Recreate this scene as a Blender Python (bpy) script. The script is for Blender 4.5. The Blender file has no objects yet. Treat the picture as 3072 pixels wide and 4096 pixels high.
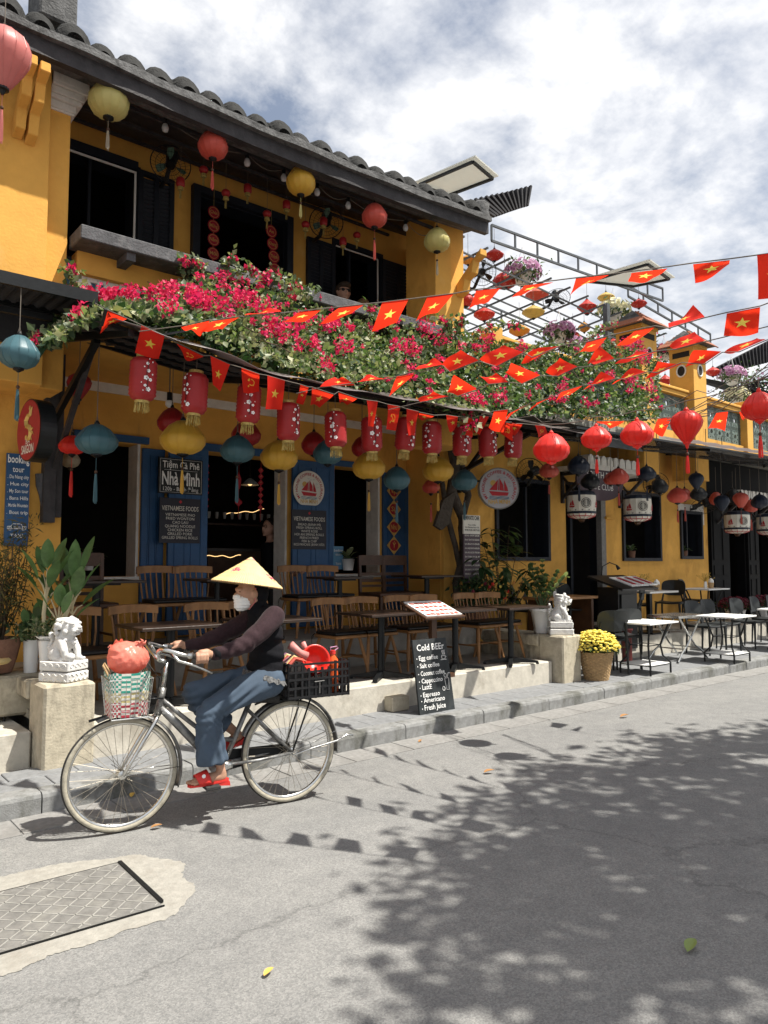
import bpy, bmesh, math, random
from mathutils import Vector as V, Matrix
import numpy as np
random.seed(7); rng = np.random.default_rng(7)
scn = bpy.context.scene
# ------------------------------------------------------------------ camera, sky, sun, exposure
F = 2963.0; IW, IH = 3072, 4096; K = 1.8517
YAW = math.radians(50.2); PITCH = math.radians(3.9); CAM = V((0, 0, 1.55))
fh = V((math.cos(YAW), math.sin(YAW), 0)); RT = V((math.sin(YAW), -math.cos(YAW), 0))
FW = fh * math.cos(PITCH) + V((0, 0, math.sin(PITCH))); UP = RT.cross(FW)
cd = bpy.data.cameras.new('camera'); cam = bpy.data.objects.new('camera', cd); scn.collection.objects.link(cam)
cd.sensor_fit = 'VERTICAL'; cd.sensor_height = 36; cd.lens = 36 * F / IH; cd.clip_start = .05; cd.clip_end = 500
cam.matrix_world = Matrix(((RT.x, UP.x, -FW.x, CAM.x), (RT.y, UP.y, -FW.y, CAM.y), (RT.z, UP.z, -FW.z, CAM.z), (0, 0, 0, 1)))
scn.camera = cam
SUN = V((-.32, .42, -1.0)).normalized()
sl = bpy.data.lights.new('sun', 'SUN'); sl.energy = 4.8; sl.angle = math.radians(.55); sl.color = (1, .955, .87)
so = bpy.data.objects.new('sun', sl); scn.collection.objects.link(so); so.location = (4, -4, 12)
so.rotation_euler = SUN.to_track_quat('-Z', 'Y').to_euler()
w = bpy.data.worlds.new('World'); scn.world = w; w.use_nodes = True
nt = w.node_tree; nt.nodes.clear(); N = nt.nodes.new; L = nt.links.new
wo = N('ShaderNodeOutputWorld'); bg = N('ShaderNodeBackground'); bg.inputs[1].default_value = .1
sky = N('ShaderNodeTexSky'); sky.sky_type = 'NISHITA'; sky.sun_disc = False
sky.sun_elevation = math.asin(-SUN.z); sky.sun_rotation = math.atan2(-SUN.x, -SUN.y); sky.air_density = 1.2; sky.dust_density = 2.0
tc = N('ShaderNodeTexCoord'); sx = N('ShaderNodeSeparateXYZ'); L(tc.outputs['Generated'], sx.inputs[0])
ad = N('ShaderNodeMath'); ad.operation = 'ADD'; ad.inputs[1].default_value = .22; L(sx.outputs[2], ad.inputs[0])
mx = N('ShaderNodeMath'); mx.operation = 'MAXIMUM'; mx.inputs[1].default_value = .05; L(ad.outputs[0], mx.inputs[0])
dx = N('ShaderNodeMath'); dx.operation = 'DIVIDE'; L(sx.outputs[0], dx.inputs[0]); L(mx.outputs[0], dx.inputs[1])
dy = N('ShaderNodeMath'); dy.operation = 'DIVIDE'; L(sx.outputs[1], dy.inputs[0]); L(mx.outputs[0], dy.inputs[1])
cb = N('ShaderNodeCombineXYZ'); L(dx.outputs[0], cb.inputs[0]); L(dy.outputs[0], cb.inputs[1]); cb.inputs[2].default_value = 1.7
n1 = N('ShaderNodeTexNoise'); n1.inputs['Scale'].default_value = 3.3; n1.inputs['Detail'].default_value = 8; n1.inputs['Roughness'].default_value = .6; n1.inputs['Distortion'].default_value = .1
L(cb.outputs[0], n1.inputs['Vector'])
r1 = N('ShaderNodeValToRGB'); r1.color_ramp.elements[0].position = .36; r1.color_ramp.elements[0].color = (.12, .12, .12, 1); r1.color_ramp.elements[1].position = .56
L(n1.outputs[0], r1.inputs[0])
n2 = N('ShaderNodeTexNoise'); n2.inputs['Scale'].default_value = 5.0; n2.inputs['Detail'].default_value = 5; L(cb.outputs[0], n2.inputs['Vector'])
r2 = N('ShaderNodeValToRGB'); r2.color_ramp.elements[0].position = .3; r2.color_ramp.elements[0].color = (5.0, 5.15, 5.5, 1); r2.color_ramp.elements[1].position = .68; r2.color_ramp.elements[1].color = (6.6, 6.6, 6.65, 1)
L(n2.outputs[0], r2.inputs[0])
sk2 = N('ShaderNodeMixRGB'); sk2.blend_type = 'MULTIPLY'; sk2.inputs[0].default_value = 1; sk2.inputs[2].default_value = (.72, .68, .66, 1); L(sky.outputs[0], sk2.inputs[1])
mm = N('ShaderNodeMixRGB'); L(r1.outputs[0], mm.inputs[0]); L(sk2.outputs[0], mm.inputs[1]); L(r2.outputs[0], mm.inputs[2])
L(mm.outputs[0], bg.inputs[0]); L(bg.outputs[0], wo.inputs[0])
vs = scn.view_settings; vs.view_transform = 'Standard'; vs.look = 'None'; vs.exposure = .8; vs.gamma = 1; vs.use_curve_mapping = False
scn.cycles.max_bounces = 7; scn.cycles.diffuse_bounces = 4; scn.cycles.glossy_bounces = 3; scn.cycles.transmission_bounces = 4; scn.cycles.transparent_max_bounces = 6
scn.cycles.use_denoising = True; scn.cycles.sample_clamp_indirect = 6
# ------------------------------------------------------------------ photograph pixel (1659 x 2212 grid) -> place
def ray(u, v): return FW + RT * ((u * K - IW / 2) / F) + UP * ((IH / 2 - v * K) / F)
def onax(ax, c, u, v):
    d = ray(u, v); return CAM + d * ((c - CAM[ax]) / d[ax])
def onX(u, v, c): return onax(0, c, u, v)
def onY(u, v, c): return onax(1, c, u, v)
def onZ(u, v, c): return onax(2, c, u, v)
def onL(u, v, a, b):            # vertical plane through XY points a, b
    d = ray(u, v); n = V((-(b[1] - a[1]), b[0] - a[0], 0)); return CAM + d * ((V((a[0], a[1], 0)) - CAM).dot(n) / d.dot(n))
def dep(p): return (V(p) - CAM).dot(FW)
def px(p): return dep(p) / F * K  # metres per grid pixel there
# ------------------------------------------------------------------ objects
COL = scn.collection
def wloc(o):
    l = V((0, 0, 0))
    while o is not None: l += o.location; o = o.parent
    return l
def tag(o, label=None, cat=None, group=None, kind=None):
    if label: o['label'] = label
    if cat: o['category'] = cat
    if group: o['group'] = group
    if kind: o['kind'] = kind
    return o
def thing(name, label, cat, loc=(0, 0, 0), rz=0, group=None):
    o = bpy.data.objects.new(name, None); COL.objects.link(o); o.location = loc; o.rotation_euler = (0, 0, rz); o.empty_display_size = .1
    return tag(o, label, cat, group)
def copy_tree(o, parent=None):
    c = o.copy(); COL.objects.link(c); c.parent = parent
    for ch in o.children: copy_tree(ch, c)
    return c
def frame_of(d):
    d = V(d).normalized(); a = V((0, 0, 1)) if abs(d.z) < .9 else V((1, 0, 0))
    x = d.cross(a).normalized(); return x, d.cross(x)
class MB:
    def __init__(s): s.v = []; s.f = []; s.m = []; s.mi = 0
    def add(s, vs, fs):
        b = len(s.v); s.v += [tuple(p) for p in vs]; s.f += [tuple(i + b for i in f) for f in fs]; s.m += [s.mi] * len(fs); return s
    def box(s, c, d, rz=0, rot=None, tap=1):
        x, y, z = d[0] / 2, d[1] / 2, d[2] / 2
        ps = [V((i * x * (tap if k > 0 else 1), j * y * (tap if k > 0 else 1), k * z)) for k in (-1, 1) for j in (-1, 1) for i in (-1, 1)]
        R = rot if rot is not None else (Matrix.Rotation(rz, 3, 'Z') if rz else None)
        if R is not None: ps = [R @ p for p in ps]
        c = V(c)
        return s.add([p + c for p in ps], [(0, 2, 3, 1), (4, 5, 7, 6), (0, 1, 5, 4), (2, 6, 7, 3), (0, 4, 6, 2), (1, 3, 7, 5)])
    def b2(s, a, b): return s.box([(a[i] + b[i]) / 2 for i in range(3)], [abs(b[i] - a[i]) for i in range(3)])
    def bar(s, p, q, w, h=None):          # square section bar
        p, q = V(p), V(q); d = q - p; x, y = frame_of(d); h = h or w
        vs = [e + x * (i * w / 2) + y * (j * h / 2) for e in (p, q) for i, j in ((-1, -1), (1, -1), (1, 1), (-1, 1))]
        return s.add(vs, [(0, 3, 2, 1), (4, 5, 6, 7), (0, 1, 5, 4), (1, 2, 6, 5), (2, 3, 7, 6), (3, 0, 4, 7)])
    def tube(s, pts, r, n=8, close=False, caps=True):
        pts = [V(p) for p in pts]; m = len(pts); rs = r if isinstance(r, (list, tuple)) else [r] * m
        vs = []; x = None
        for i, p in enumerate(pts):
            a = pts[(i - 1) % m] if (i > 0 or close) else p; b = pts[(i + 1) % m] if (i < m - 1 or close) else p
            d = (b - a)
            if d.length < 1e-9: d = V((0, 0, 1))
            d.normalize()
            if x is None: x, y = frame_of(d)
            else:
                x = (x - d * x.dot(d))
                if x.length < 1e-6: x, y = frame_of(d)
                x.normalize(); y = d.cross(x)
            for j in range(n):
                t = 2 * math.pi * j / n; vs.append(p + (x * math.cos(t) + y * math.sin(t)) * rs[i])
        fs = []
        for i in range(m if close else m - 1):
            for j in range(n):
                k = (i + 1) % m; fs.append((i * n + j, i * n + (j + 1) % n, k * n + (j + 1) % n, k * n + j))
        if caps and not close: fs += [tuple(reversed(range(n))), tuple(range((m - 1) * n, m * n))]
        return s.add(vs, fs)
    def cyl(s, p, q, r, r2=None, n=10): return s.tube([p, q], [r, r if r2 is None else r2], n)
    def lathe(s, prof, c=(0, 0, 0), n=20, sx=1, sy=1, caps=False, a0=0, flute=0):
        vs = []; c = V(c); m = len(prof)
        for r, z in prof:
            for j in range(n):
                t = 2 * math.pi * j / n + a0; rr = r * (1 - flute * (j % 2)); vs.append(c + V((rr * math.cos(t) * sx, rr * math.sin(t) * sy, z)))
        fs = [(i * n + j, i * n + (j + 1) % n, (i + 1) * n + (j + 1) % n, (i + 1) * n + j) for i in range(m - 1) for j in range(n)]
        if caps: fs += [tuple(reversed(range(n))), tuple(range((m - 1) * n, m * n))]
        return s.add(vs, fs)
    def ball(s, c, r, n=10, sc=(1, 1, 1)):
        pr = [(r * math.sin(math.pi * i / (n // 2 + 1)) + 1e-5, -r * math.cos(math.pi * i / (n // 2 + 1)) * sc[2]) for i in range(n // 2 + 2)]
        return s.lathe(pr, c, n, sc[0], sc[1])
    def grid(s, fn, nu, nv, two=False):
        vs = [fn(i / nu, j / nv) for j in range(nv + 1) for i in range(nu + 1)]
        return s.add(vs, [(j * (nu + 1) + i, j * (nu + 1) + i + 1, (j + 1) * (nu + 1) + i + 1, (j + 1) * (nu + 1) + i) for j in range(nv) for i in range(nu)])
    def poly(s, pts): return s.add(pts, [tuple(range(len(pts)))])
    def prism(s, pts, d):                  # polygon extruded by vector d
        n = len(pts); d = V(d); vs = [V(p) for p in pts] + [V(p) + d for p in pts]
        return s.add(vs, [tuple(reversed(range(n))), tuple(range(n, 2 * n))] + [(i, (i + 1) % n, n + (i + 1) % n, n + i) for i in range(n)])
    def build(s, name, mat, parent=None, smooth=False, loc=None, world=False, bevel=0):
        me = bpy.data.meshes.new(name); off = wloc(parent) if (parent is not None and world) else V((0, 0, 0))
        if loc is not None: off = off + V(loc) if not world else off
        vs = s.v if not world else [(p[0] - off.x, p[1] - off.y, p[2] - off.z) for p in s.v]
        me.from_pydata(vs, [], s.f); mats = mat if isinstance(mat, (list, tuple)) else [mat]
        for q in mats: me.materials.append(q)
        if len(mats) > 1: me.polygons.foreach_set('material_index', s.m)
        if smooth: me.polygons.foreach_set('use_smooth', [True] * len(s.f))
        me.update()
        o = bpy.data.objects.new(name, me); COL.objects.link(o); o.parent = parent
        if loc is not None and not world: o.location = loc
        if bevel:
            bm = bmesh.new(); bm.from_mesh(me); bmesh.ops.recalc_face_normals(bm, faces=bm.faces)
            bmesh.ops.bevel(bm, geom=[e for e in bm.edges if e.calc_face_angle(0) > .6], offset=bevel, segments=1, affect='EDGES', clamp_overlap=True); bm.to_mesh(me); bm.free()
        return o
def onB(O, r, u):                          # mapping onto an oriented face: a*r + b*u + c*normal
    O, r, u = V(O), V(r).normalized(), V(u).normalized(); n = r.cross(u)
    return lambda a, b, c=0: O + r * a + u * b + n * c
_tc = {}
TMP = bpy.data.scenes.new('workbench')
def eval_mesh(o):                          # evaluated mesh of one object, in a scratch scene (keeps the script fast)
    TMP.collection.objects.link(o)
    with bpy.context.temp_override(scene=TMP, view_layer=TMP.view_layers[0]):
        dg = bpy.context.evaluated_depsgraph_get(); me = bpy.data.meshes.new_from_object(o.evaluated_get(dg))
    TMP.collection.objects.unlink(o); return me
def text_mb(mb, s, size, f, align='CENTER', d=.003, wsc=1, bold=0, arc=None, maxw=None):
    key = (s, round(bold, 4))
    if key not in _tc:
        cu = bpy.data.curves.new('t', 'FONT'); cu.body = s; cu.resolution_u = 2; cu.offset = bold; cu.align_x = 'LEFT'; cu.fill_mode = 'FRONT'
        o = bpy.data.objects.new('t', cu); me = eval_mesh(o)
        _tc[key] = ([tuple(v.co) for v in me.vertices], [tuple(p.vertices) for p in me.polygons])
        bpy.data.objects.remove(o); bpy.data.curves.remove(cu); bpy.data.meshes.remove(me)
    vs, fs = _tc[key]
    if not vs: return mb
    xs = [v[0] for v in vs]; x0, x1 = min(xs), max(xs); wd = (x1 - x0) * size * wsc
    if maxw and wd > maxw: wsc *= maxw / wd
    sh = {'CENTER': -(x0 + x1) / 2, 'LEFT': -x0, 'RIGHT': -x1}[align]
    if arc:
        R, a0 = arc; out = []
        for x, y, z in vs:
            t = a0 - (x + sh) * size * wsc / R; rr = R + y * size; out.append(f(rr * math.cos(t), rr * math.sin(t), d))
    else: out = [f((x + sh) * size * wsc, y * size, d) for x, y, z in vs]
    return mb.add(out, fs)
# ------------------------------------------------------------------ materials
def mat(name, col, rough=.6, metal=0, var=.18, scale=6, bump=.15, bscale=60, spec=.35, tl=0, tcol=None, stain=None, emit=None, sheen=0, coat=0, alpha=None, dist=.02):
    m = bpy.data.materials.new(name); m.use_nodes = True; t = m.node_tree; b = t.nodes['Principled BSDF']; o = t.nodes['Material Output']
    N = t.nodes.new; L = t.links.new
    b.inputs['Roughness'].default_value = rough; b.inputs['Metallic'].default_value = metal; b.inputs['Specular IOR Level'].default_value = spec
    if sheen: b.inputs['Sheen Weight'].default_value = sheen
    if coat: b.inputs['Coat Weight'].default_value = coat; b.inputs['Coat Roughness'].default_value = .15
    if emit: b.inputs['Emission Color'].default_value = (*col, 1); b.inputs['Emission Strength'].default_value = emit
    tc = N('ShaderNodeTexCoord'); co = None
    if var:
        n = N('ShaderNodeTexNoise'); n.inputs['Scale'].default_value = scale; n.inputs['Detail'].default_value = 6; n.inputs['Roughness'].default_value = .62; L(tc.outputs['Object'], n.inputs['Vector'])
        r = N('ShaderNodeValToRGB'); r.color_ramp.elements[0].position = .3; r.color_ramp.elements[1].position = .7
        r.color_ramp.elements[0].color = (*[max(0, c * (1 - var)) for c in col], 1); r.color_ramp.elements[1].color = (*[min(1, c * (1 + var)) for c in col], 1)
        L(n.outputs[0], r.inputs[0]); co = r.outputs[0]
    for sc, ss, th, am, zs in ([] if not stain else stain if isinstance(stain, list) else [stain]):   # (colour, scale, threshold, amount, z stretch)
        mp = N('ShaderNodeMapping'); mp.inputs['Scale'].default_value = (1, 1, zs); L(tc.outputs['Object'], mp.inputs[0])
        n = N('ShaderNodeTexNoise'); n.inputs['Scale'].default_value = ss; n.inputs['Detail'].default_value = 9; n.inputs['Roughness'].default_value = .68; L(mp.outputs[0], n.inputs['Vector'])
        r = N('ShaderNodeValToRGB'); r.color_ramp.elements[0].position = th; r.color_ramp.elements[1].position = min(1, th + .14); r.color_ramp.elements[0].color = (0, 0, 0, 1); r.color_ramp.elements[1].color = (am, am, am, 1); L(n.outputs[0], r.inputs[0])
        x = N('ShaderNodeMixRGB'); x.inputs[2].default_value = (*sc, 1); L(r.outputs[0], x.inputs[0])
        if co: L(co, x.inputs[1])
        else: x.inputs[1].default_value = (*col, 1)
        co = x.outputs[0]
    if co: L(co, b.inputs['Base Color'])
    else: b.inputs['Base Color'].default_value = (*col, 1)
    if bump:
        n = N('ShaderNodeTexNoise'); n.inputs['Scale'].default_value = bscale; n.inputs['Detail'].default_value = 4; L(tc.outputs['Object'], n.inputs['Vector'])
        bp = N('ShaderNodeBump'); bp.inputs['Strength'].default_value = bump; bp.inputs['Distance'].default_value = dist; L(n.outputs[0], bp.inputs['Height']); L(bp.outputs[0], b.inputs['Normal'])
    if tl:
        tr = N('ShaderNodeBsdfTranslucent'); tr.inputs[0].default_value = (*(tcol or col), 1)
        ms = N('ShaderNodeMixShader'); ms.inputs[0].default_value = tl; L(b.outputs[0], ms.inputs[1]); L(tr.outputs[0], ms.inputs[2]); L(ms.outputs[0], o.inputs[0])
        if co and not tcol: L(co, tr.inputs[0])
    if alpha is not None: b.inputs['Alpha'].default_value = alpha
    return m
M = {}
M['asphalt'] = None
M['cement'] = mat('cement', (.29, .277, .245), .92, var=.16, scale=22, bump=.35, bscale=90, stain=((.22, .2, .17), 4, .52, .55, 1), dist=.01)
M['gutter'] = mat('gutter_stone', (.225, .22, .21), .85, var=.2, scale=25, bump=.3, bscale=120, stain=((.16, .155, .145), 2.5, .5, .5, 1), dist=.006)
M['paver'] = mat('paver', (.19, .195, .2), .8, var=.18, scale=20, bump=.25, bscale=120, stain=((.3, .285, .26), 2.2, .5, .6, 1), dist=.006)
M['kerb'] = mat('kerb_stone', (.215, .217, .213), .85, var=.22, scale=18, bump=.35, bscale=100, stain=((.08, .08, .066), 3.2, .48, .8, .6), dist=.008)
M['terrace'] = mat('terrace_cement', (.3, .285, .255), .85, var=.16, scale=8, bump=.25, bscale=70, stain=((.2, .185, .16), 3, .5, .6, 1), dist=.01)
M['step'] = mat('step_cement', (.48, .45, .385), .9, var=.15, scale=10, bump=.18, bscale=60, stain=((.27, .24, .19), 3.5, .53, .6, .7), dist=.012)
M['plinth'] = mat('plinth_cement', (.42, .375, .285), .92, var=.22, scale=12, bump=.3, bscale=60, stain=((.12, .105, .08), 3.4, .52, .85, .45), dist=.012)
M['yellow'] = mat('yellow_plaster', (.66, .345, .07), .88, var=.1, scale=3, bump=.2, bscale=40, stain=[((.42, .19, .03), 1.7, .56, .6, .5), ((.2, .11, .05), 16, .69, .6, 1), ((.22, .13, .06), 5, .62, .5, .12), ((.72, .48, .2), 2.6, .6, .35, .6)], dist=.012)
M['yellow2'] = mat('yellow_plaster_weathered', (.65, .35, .075), .88, var=.12, scale=4, bump=.25, bscale=36, stain=[((.36, .16, .03), 2.4, .57, .8, .45), ((.2, .11, .05), 15, .68, .6, 1), ((.2, .12, .06), 5, .61, .55, .12)], dist=.012)
M['whiteplaster'] = mat('white_plaster', (.66, .64, .6), .85, var=.12, scale=8, bump=.2, stain=((.4, .38, .34), 4, .55, .6, .5))
M['lattice'] = mat('white_lattice', (.72, .71, .68), .8, var=.1, scale=12, bump=.15, stain=((.45, .44, .42), 6, .55, .5, .5))
M['greenlat'] = mat('glazed_green_lattice', (.13, .17, .15), .45, var=.3, scale=14, bump=.15, stain=((.07, .09, .08), 7, .5, .6, .5))
M['darkwood'] = mat('dark_wood', (.035, .032, .034), .65, var=.35, scale=9, bump=.3, bscale=50, stain=((.09, .085, .085), 5, .55, .5, .3))
M['greywood'] = mat('weathered_wood', (.085, .085, .09), .8, var=.35, scale=14, bump=.4, bscale=50, stain=((.2, .195, .19), 6, .55, .5, .4))
M['shutter'] = mat('navy_shutter', (.011, .014, .022), .6, var=.25, scale=8, bump=.1)
M['blue'] = mat('blue_door_paint', (.018, .072, .175), .5, var=.18, scale=5, bump=.12, stain=((.05, .11, .2), 5, .56, .5, .4))
M['black'] = mat('black_paint', (.012, .012, .013), .45, var=.2, scale=20, bump=.05)
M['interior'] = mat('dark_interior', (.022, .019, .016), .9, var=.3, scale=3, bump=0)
M['tile'] = mat('mossy_roof_tile', (.022, .022, .021), .95, var=.5, scale=16, bump=.7, bscale=45, stain=((.17, .17, .16), 10, .6, .6, 1), dist=.025)
M['eaveband'] = mat('eave_mortar', (.1, .1, .1), .95, var=.4, scale=14, bump=.6, bscale=50, stain=((.035, .035, .035), 6, .5, .8, 1), dist=.02)
M['terracotta'] = mat('red_roof_tile', (.32, .115, .06), .85, var=.35, scale=12, bump=.4, bscale=40, stain=((.09, .06, .05), 5, .52, .7, 1))
M['steel'] = mat('galvanised_steel', (.11, .118, .125), .5, .6, var=.25, scale=12, bump=.08)
M['chrome'] = mat('chrome', (.62, .62, .6), .25, 1, var=.2, scale=14, bump=.05)
M['blackmetal'] = mat('black_metal', (.012, .013, .014), .4, .3, var=.2, scale=18, bump=.05)
M['oak'] = mat('oak_wood', (.27, .135, .052), .5, var=.25, scale=9, bump=.12, bscale=30, stain=((.2, .09, .03), 7, .52, .6, .25))
M['walnut'] = mat('walnut_wood', (.075, .035, .018), .4, var=.3, scale=9, bump=.1)
M['cushion'] = mat('black_leather', (.012, .012, .013), .42, var=.15, bump=.2, bscale=90)
M['tabletop'] = mat('dark_table_top', (.035, .022, .016), .28, var=.3, scale=6, bump=.05)
M['marble'] = mat('white_marble', (.62, .61, .585), .75, var=.1, scale=12, bump=.3, bscale=60, stain=((.36, .35, .32), 9, .54, .6, 1), dist=.006)
M['whitepot'] = mat('white_glaze', (.72, .72, .7), .3, var=.06, bump=.04, stain=((.5, .49, .46), 6, .6, .4, .4))
M['claypot'] = mat('clay_pot', (.2, .105, .07), .8, var=.25, scale=10, bump=.2)
M['wicker'] = mat('wicker', (.42, .28, .14), .75, var=.3, scale=35, bump=.3, bscale=120)
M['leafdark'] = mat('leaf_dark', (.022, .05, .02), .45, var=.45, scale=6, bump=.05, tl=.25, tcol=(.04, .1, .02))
M['leafmid'] = mat('leaf_mid', (.075, .11, .05), .45, var=.4, scale=7, bump=.05, tl=.3, tcol=(.11, .2, .04))
M['leaflight'] = mat('leaf_light', (.2, .23, .12), .45, var=.35, scale=7, bump=.05, tl=.3, tcol=(.26, .36, .09))
M['leafyel'] = mat('leaf_pale', (.36, .36, .22), .5, var=.3, scale=9, bump=.05, tl=.3, tcol=(.36, .4, .12))
M['aglao'] = mat('broad_leaf', (.085, .16, .055), .4, var=.45, scale=10, bump=.1, tl=.2, tcol=(.13, .27, .06))
M['stem'] = mat('pale_stem', (.5, .43, .27), .6, var=.15)
M['twig'] = mat('twig', (.08, .055, .035), .9, var=.3, bump=.2)
M['bark'] = mat('bark', (.075, .062, .05), .95, var=.35, scale=10, bump=.8, bscale=26, dist=.03)
M['pink'] = mat('bougainvillea_bract', (.66, .03, .1), .55, var=.3, scale=9, bump=.05, tl=.35, tcol=(.85, .03, .14))
M['pink2'] = mat('bougainvillea_bract_deep', (.42, .012, .09), .55, var=.3, scale=9, bump=.05, tl=.3, tcol=(.6, .02, .12))
M['petunia'] = mat('petunia_petal', (.55, .3, .46), .6, var=.3, scale=20, bump=0, tl=.3)
M['petdark'] = mat('petunia_throat', (.24, .05, .16), .6, var=.2, bump=0)
M['mum'] = mat('yellow_mum', (.88, .74, .16), .6, var=.12, scale=20, bump=.1)
M['mumred'] = mat('crimson_mum', (.16, .012, .03), .6, var=.3, scale=20, bump=.1)
M['palebloom'] = mat('pale_bloom', (.72, .68, .42), .6, var=.2, scale=20, bump=0, tl=.2)
def silk(n, c, tl=.3): return mat('silk_' + n, c, .42, var=.12, scale=4, bump=.12, bscale=220, spec=.45, tl=tl, sheen=.08, dist=.004)
M['silk_red'] = silk('red', (.8, .032, .02)); M['silk_dred'] = silk('dark_red', (.4, .02, .022)); M['silk_yel'] = silk('yellow', (.68, .41, .05)); M['silk_pale'] = silk('pale_yellow', (.62, .55, .2))
M['silk_teal'] = silk('teal', (.065, .155, .185)); M['silk_pink'] = silk('pink', (.62, .2, .18)); M['silk_navy'] = silk('navy', (.012, .02, .042)); M['silk_char'] = silk('charcoal', (.022, .025, .03)); M['silk_salmon'] = silk('salmon', (.6, .11, .075)); M['silk_beige'] = silk('beige', (.42, .36, .26)); M['silk_coral'] = silk('coral', (.6, .09, .06)); M['silk_org'] = silk('orange', (.66, .3, .06))
M['flag'] = mat('flag_cloth', (.8, .026, .014), .6, var=.08, scale=10, bump=.15, bscale=300, tl=.45, tcol=(1, .05, .015), dist=.003, spec=.2)
M['star'] = mat('flag_star', (.92, .68, .1), .6, var=.05, bump=0, tl=.45, tcol=(1, .8, .15), spec=.2)
M['cord'] = mat('cord', (.14, .12, .1), .9, var=.1, bump=0)
M['gold'] = mat('gold_fringe', (.42, .32, .1), .5, .3, var=.35, scale=60, bump=.2)
M['white'] = mat('white_paint', (.78, .78, .76), .55, var=.05, bump=.05)
M['offwhite'] = mat('printed_ivory', (.66, .64, .57), .6, var=.08, bump=.03)
M['chalk'] = mat('chalk', (.74, .74, .72), .95, var=.25, scale=60, bump=0)
M['slate'] = mat('chalkboard', (.018, .022, .024), .7, var=.3, scale=9, bump=.08, stain=((.045, .05, .052), 5, .5, .6, 1))
M['glass'] = mat('window_glass', (.01, .012, .014), .08, var=0, bump=0, spec=.5)
M['maroon'] = mat('maroon_print', (.3, .012, .03), .4, var=.1, bump=0)
M['goldp'] = mat('gold_print', (.55, .35, .1), .45, .2, var=.15, bump=0)
M['navyp'] = mat('navy_print', (.016, .017, .028), .5, var=.15, bump=.03)
M['redp'] = mat('red_print', (.42, .02, .03), .55, var=.1, bump=0)
M['bluep'] = mat('blue_print', (.08, .2, .32), .55, var=.1, bump=0)
M['skin'] = mat('skin', (.42, .235, .155), .55, var=.18, scale=30, bump=.15, bscale=140, dist=.004)
M['skinpale'] = mat('skin_pale', (.45, .26, .19), .55, var=.1, scale=20, bump=.05)
M['hair'] = mat('black_hair', (.012, .01, .009), .5, var=.3, scale=40, bump=.3)
M['fleece'] = mat('black_vest', (.007, .007, .009), .9, var=.2, scale=20, bump=.3, bscale=90, spec=.15, dist=.006)
M['sleeve'] = mat('plum_knit', (.032, .017, .02), .85, var=.25, scale=60, bump=.3, bscale=160, sheen=.06, spec=.15, dist=.004)
M['denim'] = mat('blue_cotton', (.055, .08, .115), .85, var=.14, scale=8, bump=.2, bscale=220, dist=.004)
M['straw'] = mat('palm_leaf_hat', (.72, .55, .25), .6, var=.15, scale=14, bump=.2, bscale=60, tl=.12)
M['sandal'] = mat('red_rubber', (.62, .035, .028), .5, var=.08, bump=.2, bscale=200)
M['bikeframe'] = mat('scuffed_silver_paint', (.23, .23, .225), .4, .55, var=.35, scale=22, bump=.15, stain=((.045, .04, .035), 9, .5, .8, 1))
M['rubber'] = mat('tyre_rubber', (.035, .034, .032), .85, var=.3, scale=30, bump=.3, bscale=150)
M['tyrewall'] = mat('dusty_tyre_wall', (.36, .33, .26), .85, var=.25, scale=25, bump=.1)
M['plasticbag'] = mat('red_plastic_bag', (.85, .27, .2), .25, var=.2, scale=9, bump=.5, bscale=22, tl=.3, tcol=(.95, .3, .2), dist=.02)
M['redplastic'] = mat('red_plastic', (.62, .025, .015), .3, var=.05, bump=.02)
M['greyplastic'] = mat('dark_grey_plastic', (.018, .021, .022), .5, var=.12, bump=.05)
M['awning'] = mat('dark_awning_sheet', (.028, .027, .03), .75, var=.35, scale=5, bump=.2, bscale=30)
M['net'] = mat('black_shade_net', (.012, .012, .014), .9, var=.35, scale=7, bump=.5, bscale=18, dist=.04, alpha=.72)
M['clearsheet'] = mat('grimy_plastic_roof_sheet', (.2, .17, .165), .3, var=.4, scale=9, bump=.15, bscale=12, tl=.35, tcol=(.3, .25, .24))
M['polycarb'] = mat('pale_roof_panel', (.6, .61, .58), .5, var=.08, bump=.03, tl=.45, tcol=(.7, .7, .66))
M['lampglow'] = mat('lit_bulb', (1, .62, .25), .5, var=0, bump=0, emit=1.1)
M['bulb'] = mat('bulb_glass', (.5, .5, .5), .2, var=0, bump=0)
M['fanblade'] = mat('fan_blade_green', (.1, .19, .14), .4, var=.1, bump=0, tl=.2)
M['straw_dry'] = mat('dry_yellow_twigs', (.5, .34, .08), .8, var=.2, bump=0)
M['darkgreenmetal'] = mat('dusty_red_iron', (.11, .022, .02), .5, .2, var=.3, scale=14, bump=.2)
M['pattern_red'] = mat('printed_red_paper', (.55, .04, .03), .5, var=.1, scale=5, bump=.05, tl=.3, stain=((.7, .5, .44), 22, .55, .9, 1))
M['pattern_org'] = mat('printed_orange_paper', (.66, .33, .06), .5, var=.1, scale=5, bump=.05, tl=.35, stain=((.3, .12, .03), 26, .57, .9, 1))
M['pattern_yel'] = mat('printed_yellow_paper', (.66, .5, .16), .5, var=.1, scale=5, bump=.05, tl=.35, stain=((.3, .18, .05), 28, .57, .9, 1))
M['pattern_sal'] = mat('printed_salmon_paper', (.62, .14, .09), .5, var=.1, scale=5, bump=.05, tl=.35, stain=((.72, .62, .52), 16, .56, .9, 1))
M['manhole'] = mat('manhole_iron', (.16, .155, .145), .8, .1, var=.25, scale=16, bump=.4, bscale=70, stain=((.26, .25, .22), 6, .5, .5, 1), dist=.006)

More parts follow.
